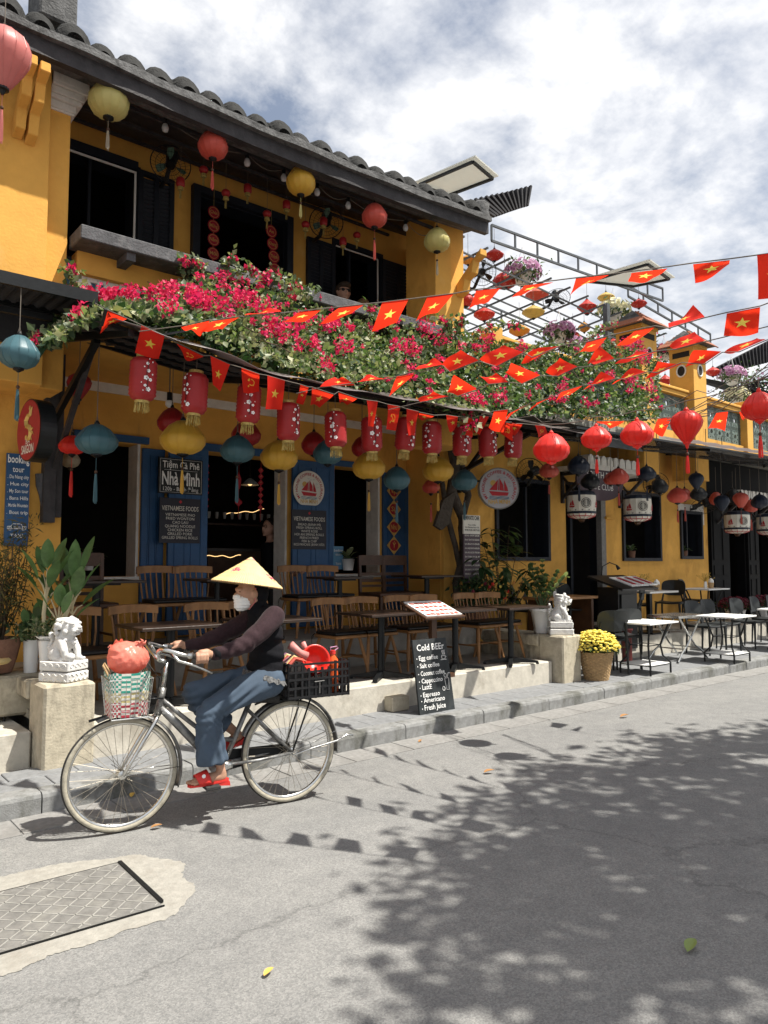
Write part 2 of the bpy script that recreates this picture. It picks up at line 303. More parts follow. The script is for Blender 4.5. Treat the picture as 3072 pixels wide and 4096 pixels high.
def asphalt_mat():
    m = bpy.data.materials.new('asphalt'); m.use_nodes = True; t = m.node_tree; b = t.nodes['Principled BSDF']; N = t.nodes.new; L = t.links.new
    tc = N('ShaderNodeTexCoord'); b.inputs['Roughness'].default_value = .88; b.inputs['Specular IOR Level'].default_value = .3
    def noise(sc, det, rough=.6, stretch=None):
        n = N('ShaderNodeTexNoise'); n.inputs['Scale'].default_value = sc; n.inputs['Detail'].default_value = det; n.inputs['Roughness'].default_value = rough
        if stretch: mp = N('ShaderNodeMapping'); mp.inputs['Scale'].default_value = stretch; L(tc.outputs['Object'], mp.inputs[0]); L(mp.outputs[0], n.inputs['Vector'])
        else: L(tc.outputs['Object'], n.inputs['Vector'])
        return n
    def ramp(src, a, ca, e, ce):
        r = N('ShaderNodeValToRGB'); r.color_ramp.elements[0].position = a; r.color_ramp.elements[0].color = (*ca, 1); r.color_ramp.elements[1].position = e; r.color_ramp.elements[1].color = (*ce, 1); L(src, r.inputs[0]); return r
    def mul(a, c, f=1):
        x = N('ShaderNodeMixRGB'); x.blend_type = 'MULTIPLY'; x.inputs[0].default_value = f; L(a, x.inputs[1]); L(c, x.inputs[2]); return x.outputs[0]
    vo = N('ShaderNodeTexVoronoi'); vo.inputs['Scale'].default_value = 150; L(tc.outputs['Object'], vo.inputs['Vector'])
    hs = N('ShaderNodeSeparateColor'); L(vo.outputs['Color'], hs.inputs[0])
    ag = ramp(hs.outputs[0], .0, (.16, .161, .159), 1, (.255, .253, .247))                     # aggregate stones
    fine = ramp(noise(260, 3).outputs[0], .3, (.8, .8, .8), .7, (1.18, 1.18, 1.18))
    mid = ramp(noise(7, 7, .7).outputs[0], .3, (.86, .86, .86), .72, (1.1, 1.095, 1.08))
    big = ramp(noise(.55, 5, .6, (1, 2.4, 1)).outputs[0], .35, (.9, .9, .9), .65, (1.06, 1.055, 1.04))   # wear along the driving line
    oil = ramp(noise(1.6, 9, .75).outputs[0], .30, (.55, .55, .55), .37, (1, 1, 1))
    c = mul(mul(mul(mul(ag.outputs[0], fine.outputs[0]), mid.outputs[0]), big.outputs[0]), oil.outputs[0], .6)
    cw = N('ShaderNodeTexVoronoi'); cw.feature = 'DISTANCE_TO_EDGE'; cw.inputs['Scale'].default_value = .33
    wn = noise(1.7, 6, .7); mxv = N('ShaderNodeMixRGB'); mxv.inputs[0].default_value = .35; L(tc.outputs['Object'], mxv.inputs[1]); L(wn.outputs['Color'], mxv.inputs[2]); L(mxv.outputs[0], cw.inputs['Vector'])
    cr = ramp(cw.outputs['Distance'], .0008, (.5, .5, .5), .0028, (1, 1, 1)); c = mul(c, cr.outputs[0], .55)
    L(c, b.inputs['Base Color'])
    bp = N('ShaderNodeBump'); bp.inputs['Strength'].default_value = .55; bp.inputs['Distance'].default_value = .006; L(hs.outputs[1], bp.inputs['Height']); L(bp.outputs[0], b.inputs['Normal'])
    return m
M['asphalt'] = asphalt_mat()
M['spoke'] = mat('dull_spoke', (.3, .27, .22), .5, .6, var=.2, bump=0)
M['voidblack'] = mat('near_black_timber', (.0045, .0045, .005), .7, var=.3, bump=.05, spec=.15)
M['ridge'] = mat('worn_iron_ridge', (.27, .262, .24), .8, var=.2, bump=0)
# ================================================================== ground
def struct(name, mb, m, parent=None, **k):
    o = mb.build(name, m, parent, **k)
    if parent is None: o['kind'] = 'structure'
    return o
b = MB(); b.grid(lambda a, c: (-60 + 160 * a, -70 + 160 * c, 0), 8, 8); road = struct('road', b, M['asphalt'])
ZK = .13; ZT = .38; ZU = .72; YK = 4.95; YF = 5.56
gut = bpy.data.objects.new('gutter', None); COL.objects.link(gut); gut['kind'] = 'structure'; gut.location = (0, 4.8, 0)
x = -4.2; first = None
while x < 27:
    if first is None:
        first = MB().box((.296, 0, .0), (.59, .296, .012)).build('gutter_slab', M['gutter'], gut, bevel=.002); o = first
    else: o = first.copy(); COL.objects.link(o)
    o.location = (x, random.uniform(-.004, .004), random.uniform(.0, .003)); o.rotation_euler = (0, 0, random.uniform(-.006, .006)); x += .6
kerb = bpy.data.objects.new('kerb', None); COL.objects.link(kerb); kerb['kind'] = 'structure'; kerb.location = (0, YK, 0)
x = -4.62; first = None
while x < 27:
    if first is None:
        bb = MB(); bb.prism([(0, 0, -.05), (0, 0, ZK - .03), (0, .008, ZK - .01), (0, .03, ZK), (0, .155, ZK), (0, .155, -.05)], (.992, 0, 0)); first = bb.build('kerb_stone', M['kerb'], kerb); o = first
    else: o = first.copy(); COL.objects.link(o)
    o.location = (x, random.uniform(-.004, .004), random.uniform(-.003, .003)); x += 1.0
pave = MB().b2((-5, 5.105, -.05), (27, 7.3, ZK - .025)).build('pavement', M['cement']); pave['kind'] = 'structure'
first = None
for r in range(5):
    y0 = 5.112 + r * .232; x = -4.22 + (r % 2) * .22
    if r > 1: x = 7.7 + (r % 2) * .22
    while x < (27 if r < 2 else 17):
        if first is None: first = MB().box((.217, .113, 0), (.434, .226, .05)).build('paver', M['paver'], pave, bevel=.004); o = first
        else: o = first.copy(); COL.objects.link(o)
        o.location = (x, y0, ZK - .025 + random.uniform(-.002, .002)); o.rotation_euler = (random.uniform(-.004, .004), random.uniform(-.004, .004), 0); x += .44
# cement patch round the drain cover, with a rough outline
cx, cy, hx, hy = .51, 3.62, .96, .30; pts = []; n = 420
for i in range(n):
    t = 2 * math.pi * i / n; c, s_ = math.cos(t), math.sin(t); k = ((abs(c) / (hx + .19)) ** 5 + (abs(s_) / (hy + .16)) ** 5) ** (-1 / 5)
    k *= 1 + .035 * math.sin(t * 9 + 1) * abs(c) + .02 * math.sin(t * 23) * abs(c); x_, y_ = cx + k * c, cy + k * s_; y_ += .022 * math.sin(x_ * 7) + .012 * math.sin(x_ * 19 + 2) + random.uniform(-.009, .009); pts.append((x_ + random.uniform(-.009, .009), y_, .0025))
struct('cement_patch', MB().poly(pts), M['cement'])
t = thing('manhole_cover', 'large grey rectangular drain cover with a scratched diamond grid set in the road', 'manhole cover', (.51, 3.62, 0)); t.rotation_euler.z = -.03
MB().box((0, 0, .004), (1.88, .6, .012)).build('plate', M['manhole'], t)
b = MB()
for i in range(-18, 19):
    for s in (1, -1):
        a = V((i * .11 - s * .3, -.29, 0)); e = V((i * .11 + s * .3, .29, 0))
        for p, q in ((a, e),):
            if p.x > e.x: p, q = q, p
            f0 = max(0, (-.93 - p.x) / (q.x - p.x)); f1 = min(1, (.93 - p.x) / (q.x - p.x))
            if f1 > f0: b.bar(p + (q - p) * f0 + V((0, 0, .0105)), p + (q - p) * f1 + V((0, 0, .0105)), .006, .003)
o = b.build('ridge', M['ridge'], t); o['kind'] = 'stuff'
b = MB(); b.bar((.95, -.27, .012), (.95, .3, .012), .018, .012); b.bar((-.95, .304, .007), (.95, .304, .007), .006, .006); b.bar((-.95, -.304, .007), (.95, -.304, .007), .006, .006); b.build('frame', M['blackmetal'], t)
# ================================================================== restaurant terraces
b = MB(); b.b2((1.82, YF + .28, 0), (7.24, 6.72, ZT)); ter = struct('lower_terrace', b, M['terrace'])
b = MB(); b.b2((1.83, YF, 0), (7.235, YF + .279, ZT + .003)); o = struct('terrace_step', b, M['step'], bevel=.012)
b = MB(); b.b2((1.82, 6.721, 0), (7.24, 12, ZU)); struct('upper_terrace', b, M['terrace'], bevel=.01)
b = MB(); b.b2((-5, 5.7, 0), (1.5, 12, ZT - .02)); struct('neighbour_terrace', b, M['step'], bevel=.012)
b = MB(); b.b2((7.62, 6.17, 0), (17.5, 7.3, .43)); struct('cafe_terrace', b, M['step'], bevel=.015)
b = MB(); b.b2((9.55, 6.7, .43), (10.9, 7.28, .58)); struct('cafe_doorstep', b, M['terrace'], bevel=.01)
# ================================================================== yellow shophouse (restaurant)
def wall(mb, x0, x1, z0, z1, ya, yb, ops=()):
    xs = sorted({x0, x1, *[o[0] for o in ops], *[o[1] for o in ops]}); zs = sorted({z0, z1, *[o[2] for o in ops], *[o[3] for o in ops]})
    for i in range(len(xs) - 1):
        run = None
        for j in range(len(zs) - 1):
            cx, cz = (xs[i] + xs[i + 1]) / 2, (zs[j] + zs[j + 1]) / 2
            hole = any(o[0] < cx < o[1] and o[2] < cz < o[3] for o in ops)
            if not hole: run = [zs[j], zs[j + 1]] if run is None else [run[0], zs[j + 1]]
            if (hole or j == len(zs) - 2) and run: mb.b2((xs[i], ya, run[0]), (xs[i + 1], yb, run[1])); run = None
def XA(u, Y=7.9, v=1200): return onY(u, v, Y).x
YW = 7.9
A = thing('shophouse', 'two storey yellow shophouse with a mossy tiled roof, blue doors and a timber balcony', 'building', (4.2, 7.9, 0))
w1 = (XA(128), XA(298), 1.40, 2.84); dr = (XA(436), XA(619), ZU, 2.84); w2 = (XA(722), XA(820), 1.40, 2.82)
b = MB(); wall(b, 1.2, 7.3, ZU + .002, 3.44, YW, YW + .26, [w1, dr, w2]); b.build('wall', M['yellow'], A, world=True)
b = MB(); b.b2((.2, 6.95, ZT), (2.02, 7.895, 3.44)); b.build('wall', M['yellow'], A, world=True)                 # pier at the left
NB = thing('neighbour_shop', 'yellow neighbouring shop front at the extreme left beyond the tour board', 'building', (-2, 7.15, ZT))
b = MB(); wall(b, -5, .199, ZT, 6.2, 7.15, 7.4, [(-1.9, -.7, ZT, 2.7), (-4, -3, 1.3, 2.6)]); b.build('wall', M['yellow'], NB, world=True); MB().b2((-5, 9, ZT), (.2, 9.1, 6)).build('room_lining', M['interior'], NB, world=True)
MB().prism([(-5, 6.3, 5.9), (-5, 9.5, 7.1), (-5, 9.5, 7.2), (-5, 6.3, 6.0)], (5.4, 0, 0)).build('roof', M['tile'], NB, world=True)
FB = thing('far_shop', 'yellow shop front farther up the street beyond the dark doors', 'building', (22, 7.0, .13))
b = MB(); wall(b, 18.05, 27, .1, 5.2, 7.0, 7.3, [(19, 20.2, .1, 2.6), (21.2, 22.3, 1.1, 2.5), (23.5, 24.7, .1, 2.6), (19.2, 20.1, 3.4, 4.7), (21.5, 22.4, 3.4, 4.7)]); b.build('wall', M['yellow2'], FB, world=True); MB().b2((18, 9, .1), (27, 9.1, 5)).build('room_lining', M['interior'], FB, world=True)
MB().prism([(18.0, 6.2, 5.0), (18.0, 9.5, 6.3), (18.0, 9.5, 6.4), (18.0, 6.2, 5.1)], (9, 0, 0)).build('roof', M['tile'], FB, world=True)
b = MB(); b.b2((2.03, YW - .03, 3.36), (7.2, YW - .002, 3.46)); b.build('cornice_band', M['whiteplaster'], A, world=True)
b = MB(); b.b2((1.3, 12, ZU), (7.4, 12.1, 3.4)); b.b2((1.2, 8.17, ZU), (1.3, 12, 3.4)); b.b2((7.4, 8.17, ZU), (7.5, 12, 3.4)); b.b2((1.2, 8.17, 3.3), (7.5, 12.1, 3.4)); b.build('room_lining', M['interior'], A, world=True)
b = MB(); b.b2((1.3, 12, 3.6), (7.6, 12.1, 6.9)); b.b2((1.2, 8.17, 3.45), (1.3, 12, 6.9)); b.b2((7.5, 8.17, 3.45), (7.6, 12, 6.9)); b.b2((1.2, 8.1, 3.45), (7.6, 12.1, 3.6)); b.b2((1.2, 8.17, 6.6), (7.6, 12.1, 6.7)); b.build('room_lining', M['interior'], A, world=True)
# upper wall
U1 = (2.2, 2.98, 4.2, 5.9); U2 = (3.73, 4.92, 3.6, 5.87); U3 = (5.72, 6.5, 4.2, 5.86)
b = MB(); wall(b, 1.2, 7.6, 3.6, 6.6, YW, YW + .26, [U1, U2, U3]); b.build('wall', M['yellow'], A, world=True)
b = MB(); b.b2((6.98, 6.99, 3.6), (7.16, 7.895, 6.1)); b.build('wall', M['yellow'], A, world=True)                 # return wall beside the right pillar
# balcony
b = MB(); b.b2((1.2, 6.45, 3.46), (7.4, 7.9, 3.598)); b.build('balcony_slab', M['yellow'], A, world=True)
b = MB(); b.b2((1.96, 6.5, 4.06), (6.5, 6.66, 4.25)); b.b2((1.96, 6.5, 3.6), (6.5, 6.66, 3.68)); b.build('parapet', M['yellow'], A, world=True)
# lattice blocks: four-petal stars in square frames
def lattice_mb(s=.37, d=.07):
    m = MB(); h = s / 2; t = .022
    for p, q in (((-h, -h), (h, -h)), ((h, -h), (h, h)), ((h, h), (-h, h)), ((-h, h), (-h, -h))): m.bar((p[0], 0, p[1]), (q[0], 0, q[1]), t, d)
    for k in range(4):
        a = k * math.pi / 2; c, s_ = math.cos(a), math.sin(a)
        def R(x, z): return (x * c - z * s_, 0, x * s_ + z * c)
        m.prism([V(R(-.02, .03)) + V((0, -d / 2, 0)), V(R(0, h * .95)) + V((0, -d / 2, 0)), V(R(.02, .03)) + V((0, -d / 2, 0))], (0, d, 0))
        m.bar(R(h * .62, h), R(h, h * .62), t, d); m.bar(R(h * .62, h), R(h * .35, h * .35), t * .8, d); m.bar(R(h, h * .62), R(h * .35, h * .35), t * .8, d)
    m.box((0, 0, 0), (.07, d, .07), rot=Matrix.Rotation(math.pi / 4, 3, 'Y')); return m
lm = lattice_mb(); first = None
for i in range(12):
    if first is None: first = lm.build('lattice_block', M['lattice'], A); o = first
    else: o = first.copy(); COL.objects.link(o)
    o.location = (2.16 + i * .375 - 4.2, 6.58 - 7.9, 3.872)
b = MB(); b.b2((1.9, 6.22, 4.25), (6.42, 6.55, 4.37)); rl = b.build('balcony_rail', M['greywood'], A, world=True, bevel=.008)
for i in range(6): MB().b2((2.3 + i * .75, 6.26, 4.18), (2.38 + i * .75, 6.498, 4.249)).build('rail_bracket', M['greywood'], rl, world=True)
# pillars
for x0, x1, y0, z0 in ((.6, XA(105, 6.4, 400), 6.4, 3.0), (XA(105, 6.4, 400) + .001, XA(149, 6.5, 400), 6.5, 3.0), (XA(941, 6.45, 620), XA(975, 6.45, 620), 6.45, 3.0), (XA(975, 6.45, 620) + .001, XA(1002, 6.52, 620), 6.52, 3.0)):
    b = MB(); b.b2((x0, y0, z0), (x1, 7.0, 5.95)); b.build('pillar', M['yellow'], A, world=True, bevel=.006)
xr = XA(960, 7.25, 1200); b = MB(); b.b2((xr - .12, 7.2, ZU), (xr + .14, 7.895, 3.44)); b.build('pillar', M['yellow'], A, world=True, bevel=.006)
xc0, xc1 = XA(107, 6.46, 160), XA(172, 6.46, 160)
b = MB(); 
for i, (e, z) in enumerate(((.0, 5.43), (.03, 5.47), (.045, 5.51), (.075, 5.58), (.095, 5.63), (.1, 5.72))):
    pass
prof = [(0, 5.42), (.02, 5.44), (.03, 5.5), (.06, 5.54), (.075, 5.6), (.1, 5.63), (.1, 5.74)]
for i in range(len(prof) - 1):
    e = prof[i + 1][0]; b.b2((xc0 + .004 * i, 6.5 - e, prof[i][1] + (.0005 * i)), (XA(149, 6.5, 400) + e * 1.2, 6.98 - i * .004, prof[i + 1][1] + .0005 * i))
b.build('capital', M['whiteplaster'], A, world=True, bevel=.004)
# roof bracket (scrolled corbel) at each end
def corbel(x0, x1, y, z, nm='corbel'):
    b = MB(); b.prism([(x0, y, z), (x0, y - .42, z + .34), (x0, y - .42, z + .26), (x0, y - .3, z + .22), (x0, y - .27, z + .08), (x0, y - .15, z + .03), (x0, y - .12, z - .12), (x0, y, z - .16)][::-1], (x1 - x0, 0, 0)); return b.build(nm, M['yellow'], A, world=True, bevel=.006)
corbel(XA(40, 6.25, 150), XA(62, 6.25, 150), 6.399, 5.16); corbel(XA(68, 6.25, 150), XA(90, 6.25, 150), 6.399, 5.14); corbel(XA(985, 6.52, 560), XA(985, 6.52, 560) + .12, 6.519, 5.1)
# roof
EX0, EX1 = .6, 6.68
def roofz(y, x=3.5): return 5.62 + (y - 6.05) * .345 + .02 * math.sin(x * 1.3) + (.05 * max(0, (x - 5.2)) ** 2 * .6) - .02 * (x - 3.5) * 0
RF = MB().grid(lambda a, c: (EX0 + (EX1 - EX0) * a + max(0, a - .8) * 5 * c * 1.6, 6.07 + 3.6 * c, roofz(6.07 + 3.6 * c, EX0 + (EX1 - EX0) * a)), 24, 4).build('roof', M['darkwood'], A, world=True)
md = RF.modifiers.new('s', 'SOLIDIFY'); md.thickness = .05; md.offset = 1
b = MB(); nx = 30
for i in range(nx):
    xa, xb = EX0 + (EX1 - EX0) * i / nx, EX0 + (EX1 - EX0) * (i + 1) / nx; za, zb = roofz(6.05, xa), roofz(6.05, xb)
    b.add([(xa, 6.0, za - .1), (xb, 6.0, zb - .1), (xb, 6.0, zb + .035), (xa, 6.0, za + .035), (xa, 6.068, za - .1), (xb, 6.068, zb - .1), (xb, 6.068, zb + .035), (xa, 6.068, za + .035)], [(0, 1, 2, 3), (0, 4, 5, 1), (3, 2, 6, 7), (4, 7, 6, 5)])
b.build('fascia', M['darkwood'], RF, world=True)
b = MB()
for i in range(nx):
    xa, xb = EX0 + (EX1 - EX0) * i / nx, EX0 + (EX1 - EX0) * (i + 1) / nx; za, zb = roofz(6.05, xa) + .036, roofz(6.05, xb) + .036
    j = lambda q: .012 * math.sin(q * 37) + .008 * math.sin(q * 91)
    b.add([(xa, 5.94 + j(xa), za), (xb, 5.94 + j(xb), zb), (xb, 5.945 + j(xb), zb + .07 + j(xb * 2)), (xa, 5.945 + j(xa), za + .07 + j(xa * 2)), (xa, 6.35, za + .13), (xb, 6.35, zb + .13), (xa, 6.35, za), (xb, 6.35, zb)], [(0, 1, 2, 3), (3, 2, 5, 4), (0, 6, 7, 1)])
b.build('eave_band', M['eaveband'], RF, world=True)
tm = MB(); rb = random.Random(3)
for k in range(7):
    y0 = k * .3; pr = .128; nseg = 9; y1 = y0 + .36
    vs = []
    for (y, r, dz) in ((y0, pr * .55, -.01) if k == 0 else (y0, pr, .012), (y0 + .03, pr * .92, 0), (y0 + .07, pr * 1.04, .004), (y1, pr * .9, 0)):
        for i in range(nseg + 1):
            a = math.pi * i / nseg; vs.append((math.cos(a) * r, y, y * .345 + math.sin(a) * r * 1.15 + dz))
    m_ = nseg + 1; fs = [(q * m_ + i, q * m_ + i + 1, (q + 1) * m_ + i + 1, (q + 1) * m_ + i) for q in range(3) for i in range(nseg)] + [tuple(range(m_))]
    tm.add(vs, fs)
first = None; x = .75
while x < 6.6:
    if first is None: first = tm.build('tile_row', M['tile'], RF, smooth=True); o = first
    else: o = first.copy(); COL.objects.link(o)
    s = rb.uniform(.9, 1.12)
    o.location = (x - 4.2, 5.985 + rb.uniform(-.03, .02) - 7.9, roofz(6.02, x) + .10 + rb.uniform(-.01, .015)); o.scale = (s, 1, s); o.rotation_euler = (0, rb.uniform(-.1, .1), rb.uniform(-.05, .05)); x += .247
b = MB(); b.lathe([(.11, 0), (.12, .05), (.1, .12), (.115, .2), (.07, .24), (.001, .25)], (6.6, 6.06, roofz(6.05, 6.6) + .06), 12, caps=False); b.build('ridge_end', M['eaveband'], RF, world=True, smooth=True)
g0 = onY(85, 20, 6.5); g1 = onY(168, 40, 6.5); MB().b2((g0.x, 6.5, g1.z - .1), (g1.x, 6.9, g1.z + .6)).build('gable_end', M['eaveband'], RF, world=True, bevel=.02)
b = MB()
for i in range(3): yy = 6.5 + i * .6; b.bar((EX0, yy, roofz(yy) - .05), (6.5, yy, roofz(yy) - .05), .035, .03)
b.build('batten', M['darkwood'], RF, world=True)
# window joinery upstairs
def louvre(parent, x0, x1, z0, z1, y, m, name='shutter', world=True):
    b = MB(); t = .055
    b.b2((x0, y - .045, z0), (x0 + t, y, z1)); b.b2((x1 - t, y - .045, z0), (x1, y, z1)); xm = (x0 + x1) / 2; b.b2((xm - t / 2, y - .045, z0), (xm + t / 2, y, z1))
    for z in (z0, z0 + (z1 - z0) * .3, z1 - t): b.b2((x0 + .001, y - .044, z), (x1 - .001, y - .001, z + t))
    o = b.build(name, m, parent, world=True)
    z = z0 + .08; sm = None
    while z < z1 - .06:
        if abs(z - (z0 + (z1 - z0) * .3)) > .03:
            for a0, a1 in ((x0 + t, xm - t / 2), (xm + t / 2, x1 - t)):
                s = MB().box((0, 0, 0), (a1 - a0, .012, .045), rot=Matrix.Rotation(.7, 3, 'X')).build('slat', m, o)
                s.location = V(((a0 + a1) / 2, y - .02, z)) - wloc(o)
        z += .048
    return o
def frame(parent, x0, x1, z0, z1, y, t, d, m, name='window', mull=(), trans=()):
    b = MB(); b.b2((x0 - t, y - d, z0 - t), (x0, y, z1 + t)); b.b2((x1, y - d, z0 - t), (x1 + t, y, z1 + t)); b.b2((x0, y - d + .001, z1), (x1, y - .001, z1 + t)); b.b2((x0, y - d + .001, z0 - t), (x1, y - .001, z0))
    for q in mull: b.b2((q - t * .3, y - d * .5, z0), (q + t * .3, y - .002, z1))
    for q in trans: b.b2((x0, y - d * .4, q - t * .3), (x1, y - .003, q + t * .3))
    return b.build(name, m, parent, world=True)
def liner(parent, op, y0, y1, m, t=.012):
    b = MB(); b.b2((op[0] + .0005, y0, op[2]), (op[0] + t, y1, op[3])); b.b2((op[1] - t, y0, op[2]), (op[1] - .0005, y1, op[3])); b.b2((op[0] + t, y0, op[3] - t), (op[1] - t, y1, op[3] - .0005)); b.b2((op[0] + t, y0, op[2] + .0005), (op[1] - t, y1, op[2] + t)); return b.build('window_lining', m, parent, world=True)
for op in (U1, U2, U3): liner(A, op, YW - .004, YW + .262, M['shutter'])
w_ = frame(A, *U1, YW + .1, .05, .12, M['shutter'], mull=(2.5,), trans=(4.75,)); MB().b2((U1[0], YW + .06, U1[2]), (U1[1], YW + .065, 4.73)).build('pane', M['bluep'], w_, world=True)
MB().b2((U1[0], YW - .03, 5.86), (U1[1], YW - .015, 5.88)).build('trim', M['white'], w_, world=True); MB().b2((U1[1] - .02, YW - .03, 4.3), (U1[1], YW - .015, 5.86)).build('trim', M['white'], w_, world=True)
b = MB(); b.b2((1.95, YW - .03, 5.9), (3.0, YW - .001, 6.0)); b.build('lintel', M['shutter'], A, world=True)
louvre(A, 3.0, 3.42, 4.3, 5.92, YW - .002, M['shutter'])
w_ = frame(A, *U3, YW + .1, .05, .12, M['shutter'], mull=(6.0,)); MB().b2((U3[0], YW - .03, 5.8), (U3[1] - .05, YW - .015, 5.815)).build('trim', M['white'], w_, world=True); MB().b2((U3[1] - .06, YW - .03, 4.3), (U3[1] - .045, YW - .015, 5.8)).build('trim', M['white'], w_, world=True)
louvre(A, 5.25, 5.7, 4.3, 5.8, YW - .002, M['shutter']); louvre(A, 6.52, 7.12, 4.3, 5.84, YW - .002, M['shutter'])
frame(A, *U2, YW + .05, .09, .13, M['shutter'], name='door_frame', trans=())
# ground floor joinery: window frames, blue leaves
def reveal(parent, op, m):
    b = MB(); b.b2((op[1] - .03, YW - .002, op[2]), (op[1] - .001, YW + .26, op[3])); return b.build('reveal', m, parent, world=True)
reveal(A, w1, M['whiteplaster']); reveal(A, w2, M['whiteplaster']); reveal(A, (dr[0], dr[1], dr[2], dr[3]), M['whiteplaster'])
for op in (w1, w2): MB().b2((op[0] - .02, YW - .03, op[2] - .05), (op[1] + .02, YW - .001, op[2] - .001)).build('sill', M['whiteplaster'], A, world=True)
MB().b2((w1[0] + .1, YW - .05, 2.845), (w1[1] + .08, YW - .002, 2.92)).build('lintel', M['blue'], A, world=True)
MB().b2((dr[0] - .05, YW - .05, 2.845), (dr[1] + .02, YW - .002, 2.93)).build('lintel', M['blue'], A, world=True)
MB().b2((w2[0] - .1, YW - .05, 2.825), (w2[1] + .02, YW - .002, 2.9)).build('lintel', M['blue'], A, world=True)
def leaf(x0, x1, z0, z1, y, pan=True):
    b = MB(); b.b2((x0, y - .045, z0), (x1, y, z1)); o = b.build('door_leaf', M['blue'], A, world=True, bevel=.004)
    t = .07; xm = (x0 + x1) / 2; zz = [z0 + t, z0 + (z1 - z0) * .3, z0 + (z1 - z0) * .36, z1 - t]
    for a0, a1 in ((x0 + t, xm - t * .4), (xm + t * .4, x1 - t)):
        for c0, c1 in ((zz[0], zz[1]), (zz[2], zz[3])):
            q = MB(); q.b2((a0, y - .053, c0), (a0 + .018, y - .046, c1)); q.b2((a1 - .018, y - .053, c0), (a1, y - .046, c1)); q.b2((a0 + .018, y - .053, c0), (a1 - .018, y - .046, c0 + .018)); q.b2((a0 + .018, y - .053, c1 - .018), (a1 - .018, y - .046, c1))
            q.build('panel_moulding', M['blue'], o, world=True)
    return o
leaf(XA(300), XA(345) + .02, .8, 2.8, YW - .003); lfL = leaf(XA(345) + .03, XA(435), ZU + .03, 2.84, YW - .1); lfR = leaf(XA(622), XA(712), ZU + .03, 2.84, YW - .06); lf3 = leaf(XA(824), XA(878), ZU + .02, 2.8, YW - .003)
# interior: pendant lamp, strips of warm light
t = thing('pendant_lamp', 'lit white dome pendant lamp hanging inside the dark restaurant doorway', 'lamp', onY(540, 1048, 9.4))
b = MB(); b.lathe([(.02, .1), (.05, .08), (.13, .0)], (0, 0, 0), 20); b.build('shade', M['white'], t, smooth=True); MB().ball((0, 0, .025), .035).build('bulb', M['lampglow'], t); MB().cyl((0, 0, .1), (0, 0, 1.15), .004, n=5).build('cord', M['cord'], t)
def strip(a, c, lab):
    pts = [V(a).lerp(V(c), i / 14) + V((0, 0, .012 * math.sin(i * 1.1) + .012 * math.sin(i * .47))) for i in range(15)]
    o = MB().tube(pts, .005, 5).build('light_strip', M['lampglow']); tag(o, lab, 'light strip', 'warm light strips inside the restaurant')
strip(onY(486, 1112, 10.5), onY(570, 1100, 10.5), 'warm glowing light strip sagging across the back of the dark doorway')
strip(onY(440, 1203, 9.6), onY(520, 1200, 9.6), 'warm glowing light strip at counter height behind the conical hat')
t = thing('bar_counter', 'dark bar counter with glasses deep inside the restaurant doorway', 'counter', onZ(520, 1290, ZU)); p = t.location
p.y = 10.2; p.x = 5.9; p.z = ZU
MB().box((0, 0, .5), (1.9, .5, 1.0)).build('cabinet', M['walnut'], t); MB().box((0, 0, 1.02), (2.0, .56, .04)).build('top', M['tabletop'], t)
b = MB()
for i in range(14): b.lathe([(.02, 1.5), (.03, 1.56), (.03, 1.6)], (-.9 + i * .13, .1, 0), 8)
b.build('glassware', M['bulb'], t); MB().box((0, .25, 1.42), (1.9, .2, .03)).build('shelf', M['walnut'], t)
# ================================================================== canopies
def corrug(mb, x0, x1, f, nx, amp=.012, pitch=.09, ny=3):   # f(x, c)-> (y,z) ; ridges run front to back
    xs = []; x = x0
    while x < x1: xs.append(x); x += pitch / 4
    xs.append(x1)
    vs = []; 
    for j in range(ny + 1):
        for i, xx in enumerate(xs):
            y, z = f(xx, j / ny); vs.append((xx, y, z + amp * math.sin(2 * math.pi * xx / pitch)))
    n = len(xs); mb.add(vs, [(j * n + i, j * n + i + 1, (j + 1) * n + i + 1, (j + 1) * n + i) for j in range(ny) for i in range(n - 1)])
CX0, CX1 = 1.72, 7.75
def cz(x): return 3.19 - .17 * min(1, max(0, (x - 1.7) / 1.4)) + .0 * x
def cfront(x): return 4.99 + .03 * math.sin(x * 2.1)
C = thing('canopy', 'dark corrugated canopy over the restaurant terrace, loaded with bougainvillea', 'canopy', (4.5, 6.4, 3.2))
b = MB(); corrug(b, CX0, CX1, lambda x, c: (cfront(x) + .16 + (6.62 - cfront(x) - .16) * c, cz(x) + .03 + .34 * c), 0); b.build('roof_sheet', M['awning'], C, world=True)
b = MB(); b.grid(lambda a, c: (CX0 + .02 + (CX1 - CX0) * a, cfront(CX0 + (CX1 - CX0) * a) - .06 + .36 * c + .02 * math.sin(a * 40), cz(CX0 + (CX1 - CX0) * a) + .0 + .12 * c + .012 * math.sin(a * 55 + c * 2)), 70, 4); o = b.build('front_sheet', M['clearsheet'], C, world=True, smooth=True)
md = o.modifiers.new('s', 'SOLIDIFY'); md.thickness = .004
for i, xx in enumerate((1.9, 3.2, 4.5, 5.8, 7.1)):
    b = MB(); b.bar((xx, 5.05, cz(xx) - .01), (xx, 6.6, cz(xx) + .31), .04, .05); b.bar((xx, 6.93, 2.75), (xx, 5.75, cz(xx) + .1), .045, .05) if i in (0, 4) else None; b.build('rafter', M['blackmetal'], C, world=True)
for k, c in enumerate((.05, .35, .65, .97)):
    b = MB(); n = 16
    for i in range(n):
        xa, xb = CX0 + (CX1 - CX0) * i / n, CX0 + (CX1 - CX0) * (i + 1) / n
        b.bar((xa, 5.02 + 1.55 * c, cz(xa) - .0 + .34 * c), (xb, 5.02 + 1.55 * c, cz(xb) + .34 * c), .03, .03)
    b.build('purlin', M['blackmetal'], C, world=True)
